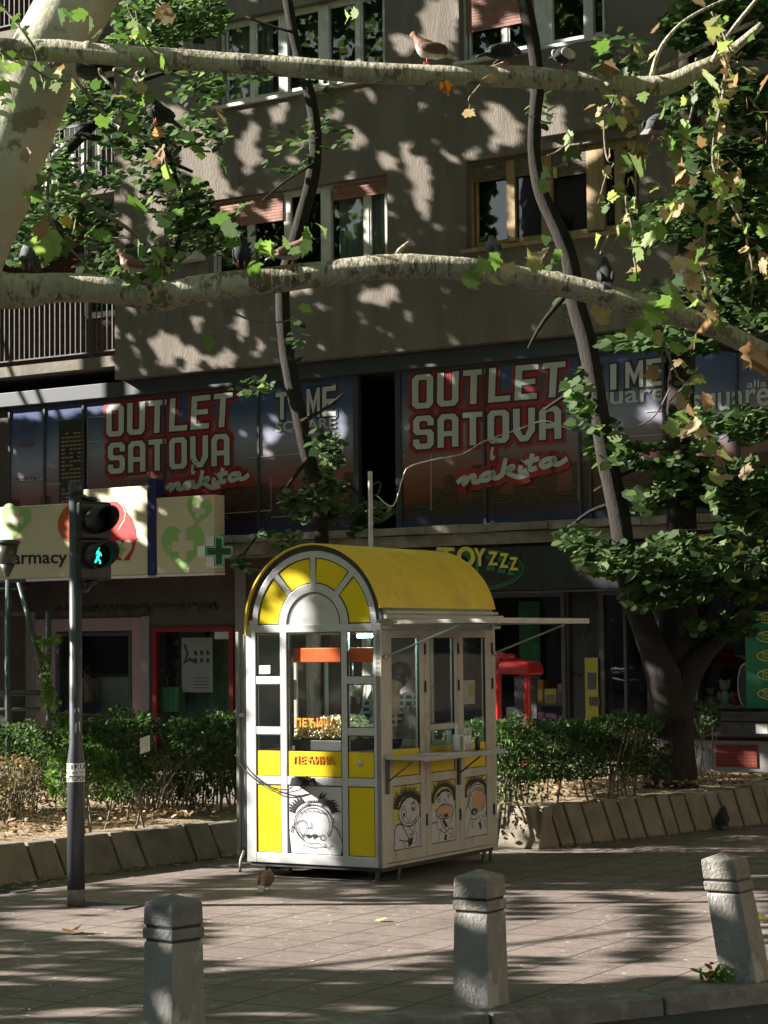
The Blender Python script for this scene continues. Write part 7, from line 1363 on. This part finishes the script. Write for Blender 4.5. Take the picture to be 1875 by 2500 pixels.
def lit_kiosk(u, v):
    x = (u-WU)/(0-WU); e_ = .02*mnoise.noise(Vector((u*3,v*3,0)))
    edge = .50+.14*(v-.2)/1.8*.0 + (.13 if v < 1.2 else .13-.06*(v-1.2))
    if v > 1.95: edge = .53+.10*mnoise.noise(Vector((u*6,v*6,2)))
    if v > 2.0 and x < .2 and mnoise.noise(Vector((u*5,v*5,5))) < -.38: return False
    if x < edge+e_: return mnoise.noise(Vector((u*2.2,v*2.2,7))) > -.52
    return (x > .9 and v > 1.55 and v < 2.2) and mnoise.noise(Vector((u*4,v*4,1))) > -.1
shc = {}
HX = [-9.2, -12.5]
def place(P_, t):
    Q = P_+SV*t; q = proj(Q)
    while (q[0] > -110 and q[1] > -60): t += .5; Q = P_+SV*t; q = proj(Q)
    return Q, t
cr_ = []; rr = random.Random(31)  # overhead crown out of view, added to block sky light over the street
while len(cr_) < 13000:
    y = rr.uniform(4,24); x = rr.uniform(-2 if y < 14 else -5,10); p = Vector((x, y, 3.1+.335*y+rr.uniform(0,2.4)))
    if mnoise.noise(p*.8) > -.38: cr_.append(p)
leaves('foliage', 'plane', cr_, .36, pick(palL[:4], (3,4,2,1), len(cr_)), M['leaf'], pl, up=.6, fold=.3)
r = random.Random(77); SHG = []; SHF = []
# ground, kiosk
n_try = 24000; e_n = FP.n
for i in range(n_try):
    P_ = Vector((r.uniform(-4.2,7.5), r.uniform(6.5,26), 0)); 
    # does the ray meet the kiosk front first?
    den = SV.dot(FP.n); t = (FP.o-P_).dot(FP.n)/den; hit = P_+SV*t; u = (hit-FP.o).dot(FP.u)
    if t > 0 and WU-.1 < u < .1 and .05 < hit.z < 2.7: continue
    if (P_-B0).dot(BP.n) < 0: continue
    q = proj(P_); x, y = q[0]/K, q[1]/K
    if lit_ground(x, y, P_): continue
    Q, t2 = place(P_, 8.6+r.uniform(0,3.2)); SHG.append(Q)
for i in range(900):
    u = r.uniform(WU-.05,.1); v = r.uniform(.05,2.75)
    if lit_kiosk(u, v): continue
    Q, t2 = place(FP.P(u, v, .0), 8.6+r.uniform(0,2.2)); SHG.append(Q)
for i in range(700):       # roof: lit only in one streak
    d = -r.uniform(-.1,DEP); u = r.uniform(WU,0); s_ = (u-WU)/-WU; P_ = FP.P(u, 2.0+math.sqrt(max(0,.36-(u-uc)**2)), d); q = proj(P_); x, y = q[0]/K, q[1]/K
    if abs((y-1208)-(x-860)*.30) < 14+6*mnoise.noise(P_*4) and 760 < x < 1010: continue
    Q, t2 = place(P_, 8.6+r.uniform(0,2.2)); SHG.append(Q)
for i in range(900):       # soft dapples on the pale trunk and the branches
    f_ = r.random()
    P_ = A(r.uniform(-60,230), r.uniform(-40,620), PD_+.2)
    if f_ < .4: continue
    if mnoise.noise(P_*1.7+Vector((4,0,0))) > -.16: continue
    Q = P_+SV*r.uniform(6.5,9); SHG.append(Q)
for i in range(FACN):
    u = r.uniform(-15.5, 3.5); v = r.uniform(-.0, 12.2); P_ = BP.P(u, v, -1.6 if u < uL and v > 5.7 else 0)
    if v < 1.2 and r.random() < .5: continue
    q = proj(P_); x, y = q[0]/K, q[1]/K
    if lit_facade(x, y, P_): continue
    Q, t2 = place(P_, 6+r.uniform(0,3)+max(0,(5-v))*1.2); SHF.append(Q)
def shadetree(label, pts, size, base):  # unseen tree, its leaves set along sun rays to cast the wanted shade
    t = thing('plane_tree', base, label, 'tree', 'street trees left of the view'); leaves('foliage', 'plane', pts, size, pick(palL[:4], (3,4,2,1), len(pts)), M['leaf'], t, up=.6, nrm=tuple(SV), fold=.25)
    mb = MB(); cx = sum(p.x for p in pts)/len(pts); cy = sum(p.y for p in pts)/len(pts); zmn = sorted(p.z for p in pts)[len(pts)//4]; zmx = sorted(p.z for p in pts)[-len(pts)//10]
    B_ = Vector(base); mb.tube([B_, Vector((B_.x+.1,B_.y,zmn)), Vector((B_.x,B_.y+.2,zmx))], [.2,.16,.06], 12, wob=.1, res=4); mb.build('trunk', M['trunkbark'], t); mb = MB(); rr = random.Random(len(pts))
    for k in range(2): p = rr.choice(pts); s0_ = Vector((B_.x+.1,B_.y,zmn*rr.uniform(.75,1))); mb.tube([s0_, s0_.lerp(p,.5)+Vector((0,0,.3)), p], [.05,.03,.01], 6, res=3)
    mb.build('limbs', M['planebark'], t)
def split(pts, cs):
    out = [[] for _ in cs]
    for p in pts: out[min(range(len(cs)), key=lambda i: (p.x-cs[i][0])**2+(p.y-cs[i][1])**2)].append(p)
    return out
csg = [(-9,7.2),(-9.5,14.5),(-9,22)]; BSG = [(-10,7.2),(-10.5,11.6),(-9.5,24.5)]
for k, (p, c_) in enumerate(zip(split(SHG, csg), csg)):
    if p: shadetree(['nearest of the three low plane trees on the pavement left of the view','middle one of the three low plane trees on the pavement left of the view','farthest of the three low plane trees on the pavement left of the view'][k], p, .15, (BSG[k][0],BSG[k][1],0))
csf = [(-11.5,33.5),(-10.5,29.5),(-9,26)]
for k, (p, c_) in enumerate(zip(split(SHF, csf), csf)):
    if p: shadetree(['tall plane tree close to the facade left of the view','tall plane tree in the middle of the row left of the view','tall plane tree farthest from the facade in the row left of the view'][k], p, .165, (c_[0]-1.5,c_[1]-1,0))
print('shade leaves', len(SHG), len(SHF))
# ------------------------------------------------------------------ pigeons in place
def onb(x, y, D_, dz=0.): p = A(x, y, D_); p.z += dz; return p
Yw = lambda deg: math.radians(deg)
pigeon(onb(1047,157,PD_-.2), Yw(180), 'brown', 'rust brown and white pigeon on the upper branch, left of the shuttered window', 0.89, pitch=12)
pigeon(onb(1228,158,PD_-.2), Yw(20), 'dark', 'black pigeon on the upper branch with its tail to the left', 0.82, pitch=8, headdown=.7)
pigeon(onb(1378,168,PD_-.2), Yw(60), 'pied', 'black pigeon with white shoulders on the upper branch near the hanging leaves', 0.82, pitch=10, headdown=.8)
pigeon(onb(212,208,PD_-.1), Yw(165), 'grey', 'grey pigeon with pink feet perched under the left part of the upper branch', 0.82, pitch=20)
pigeon(onb(135,172,PD_-.1), Yw(120), 'chequer', 'small pale chequered pigeon beside the trunk under the upper branch', 0.66, pitch=10)
pigeon(onb(385,305,PD_), Yw(200), 'dark', 'dark grey pigeon resting on the twigs above the dry leaves', 0.82, pitch=25)
pigeon(onb(70,662,PD_), Yw(250), 'grey', 'grey pigeon seen from behind on the lower branch next to the trunk', 0.82, pitch=50)
pigeon(onb(590,655,PD_), Yw(270), 'dark', 'dark pigeon facing the viewer on the lower branch before the dark window', 0.82, pitch=40)
pigeon(onb(712,647,PD_), Yw(20), 'brown', 'reddish grey pigeon on the lower branch beside the pale window post', 0.82, pitch=12) and None
pigeon(onb(318,672,PD_), Yw(200), 'brown', 'pale brown pigeon half hidden by twigs on the left lower branch', 0.70, pitch=15)
pigeon(onb(1205,632,PD_+.1), Yw(100), 'chequer', 'pigeon peeking out behind the bright leaves on the lower branch', 0.66, pitch=20)
pigeon(onb(1478,678,PD_,-.06), Yw(90), 'dark', 'black pigeon behind the lower branch in front of the big linden stem', 0.82, pitch=30)
pigeon(onb(1600,342,PD_), Yw(60), 'chequer', 'black and white chequered pigeon in the twigs below the upper branch', 0.90, pitch=20)
pp_ = G(650,2175); pigeon((pp_.x,pp_.y,.003), Yw(75), 'brown', 'light brown pigeon walking on the paving at the front left leg of the kiosk', .95, pitch=18, headdown=1.)
pp_ = G(1765,2025); pigeon((pp_.x,pp_.y,.003), Yw(70), 'dark', 'dark pigeon on the paving at the foot of the right planter wall', 1.05, pitch=18)
# ------------------------------------------------------------------ litter
dead = mat('dead_leaf', (.42,.24,.09), (.25,.12,.05), scale=30, rough=.9)
M['dleaf'] = leafmat('dead_leaf_mat', .1, .8)
def biglf(x, y, z, s_, c, label):
    p = G(x, y, z+.02); o = leaves('fallen_leaf', 'plane', [p], s_, [c], M['dleaf'], up=.8, fold=.6, loc=p, jit=.01); tag(o, label, 'leaf', 'large fallen plane leaves')
biglf(178,2272,0,.17,(.42,.22,.09),'large brown fallen leaf on the paving right beside the traffic light pole foot'); biglf(38,2318,0,.09,(.5,.42,.22),'small pale fallen leaf near the left edge of the paving'); biglf(1853,2245,0,.12,(.55,.42,.12),'yellow fallen leaf right of the leaning bollard'); biglf(931,2243,0,.09,(.5,.36,.14),'tan fallen leaf on the sunlit paving in front of the kiosk'); biglf(1855,2022,0,.13,(.6,.45,.12),'yellow fallen leaf by the right end of the planter wall'); biglf(1240,2090,0,.06,(.6,.5,.2),'small yellow fallen leaf right of the kiosk leg')
cen = []; col = []
for _ in range(420):
    x = r.uniform(-4,4.5); y = r.uniform(9,19)
    cen.append((x,y,.012)); 
n = len(cen); 
for _ in range(700): p = PA0.lerp(PA1, r.uniform(-.1,1.3))+nA*(-abs(r.gauss(0,.12))); cen.append((p.x,p.y,.012+r.random()*.015))
for _ in range(300): p = PB0.lerp(PB1, r.uniform(0,1.3))+nB*(-abs(r.gauss(0,.15))); cen.append((p.x,p.y,.012+r.random()*.01))
tag(leaves('fallen_leaves', 'oval', cen, [.03]*n+[.045]*(len(cen)-n), pick([(.45,.34,.2),(.3,.2,.1),(.5,.45,.33),(.2,.13,.07)], (2,2,1,2), len(cen)), M['dleaf'], up=.85, fold=.5), 'small fallen leaves and crumbs scattered over the paving', 'leaf litter', kind='stuff')
cen = []
for a_, b_, nn_, zz, dp, k_ in ((PA0,PA1,nA,.31,2.4,1700),(PB0,PB1,nB,.37,1.7,1900)):
    for _ in range(k_): f_ = r.uniform(-.3,1.2); p = a_.lerp(b_, f_)+nn_*(.3+r.random()*dp); cen.append((p.x,p.y,zz+.015+.1*r.random()*.4+.05*mnoise.noise(p*1.3)+.1*((p-a_).dot(nn_))/4.2))
tag(leaves('fallen_leaves', 'oval', cen, .06, pick([(.33,.24,.14),(.24,.16,.09),(.40,.33,.21),(.16,.11,.06)], (3,3,1,3), len(cen)), M['dleaf'], up=.6, fold=.6), 'dry brown leaves covering the soil under the hedges', 'leaf litter', kind='stuff')
# scrap of paper in the hedge
p = A(354,1822,19.0); mb = MB(); vs = []
for j in range(5):
    for i in range(4): vs.append(p+Vector(((i-1.5)*.03, .03*mnoise.noise(Vector((i*1.3,j*1.7,0)))*1.5, (j-2)*.035+.01*i)))
mb.add(vs, [(j*4+i, j*4+i+1, j*4+i+5, j*4+i+4) for j in range(4) for i in range(3)]); tag(mb.build('paper_scrap', M['white'], loc=p), 'crumpled white paper scrap caught in the hedge left of the kiosk', 'litter')
# manhole-like dark inspection plates near the pole
for k, (x0, y0, w, lab) in enumerate(((20,2175,.35,'dark flat metal plate in the paving at the left edge'),(255,2213,.5,'dark flat metal plate in the paving at the traffic light foot'))):
    p = G(x0, y0); mb = MB(); mb.wbox((p.x,p.y,.002), w, .22, .008, -.53); tag(mb.build('cover_plate', M['chassis'], loc=p), lab, 'cover plate')
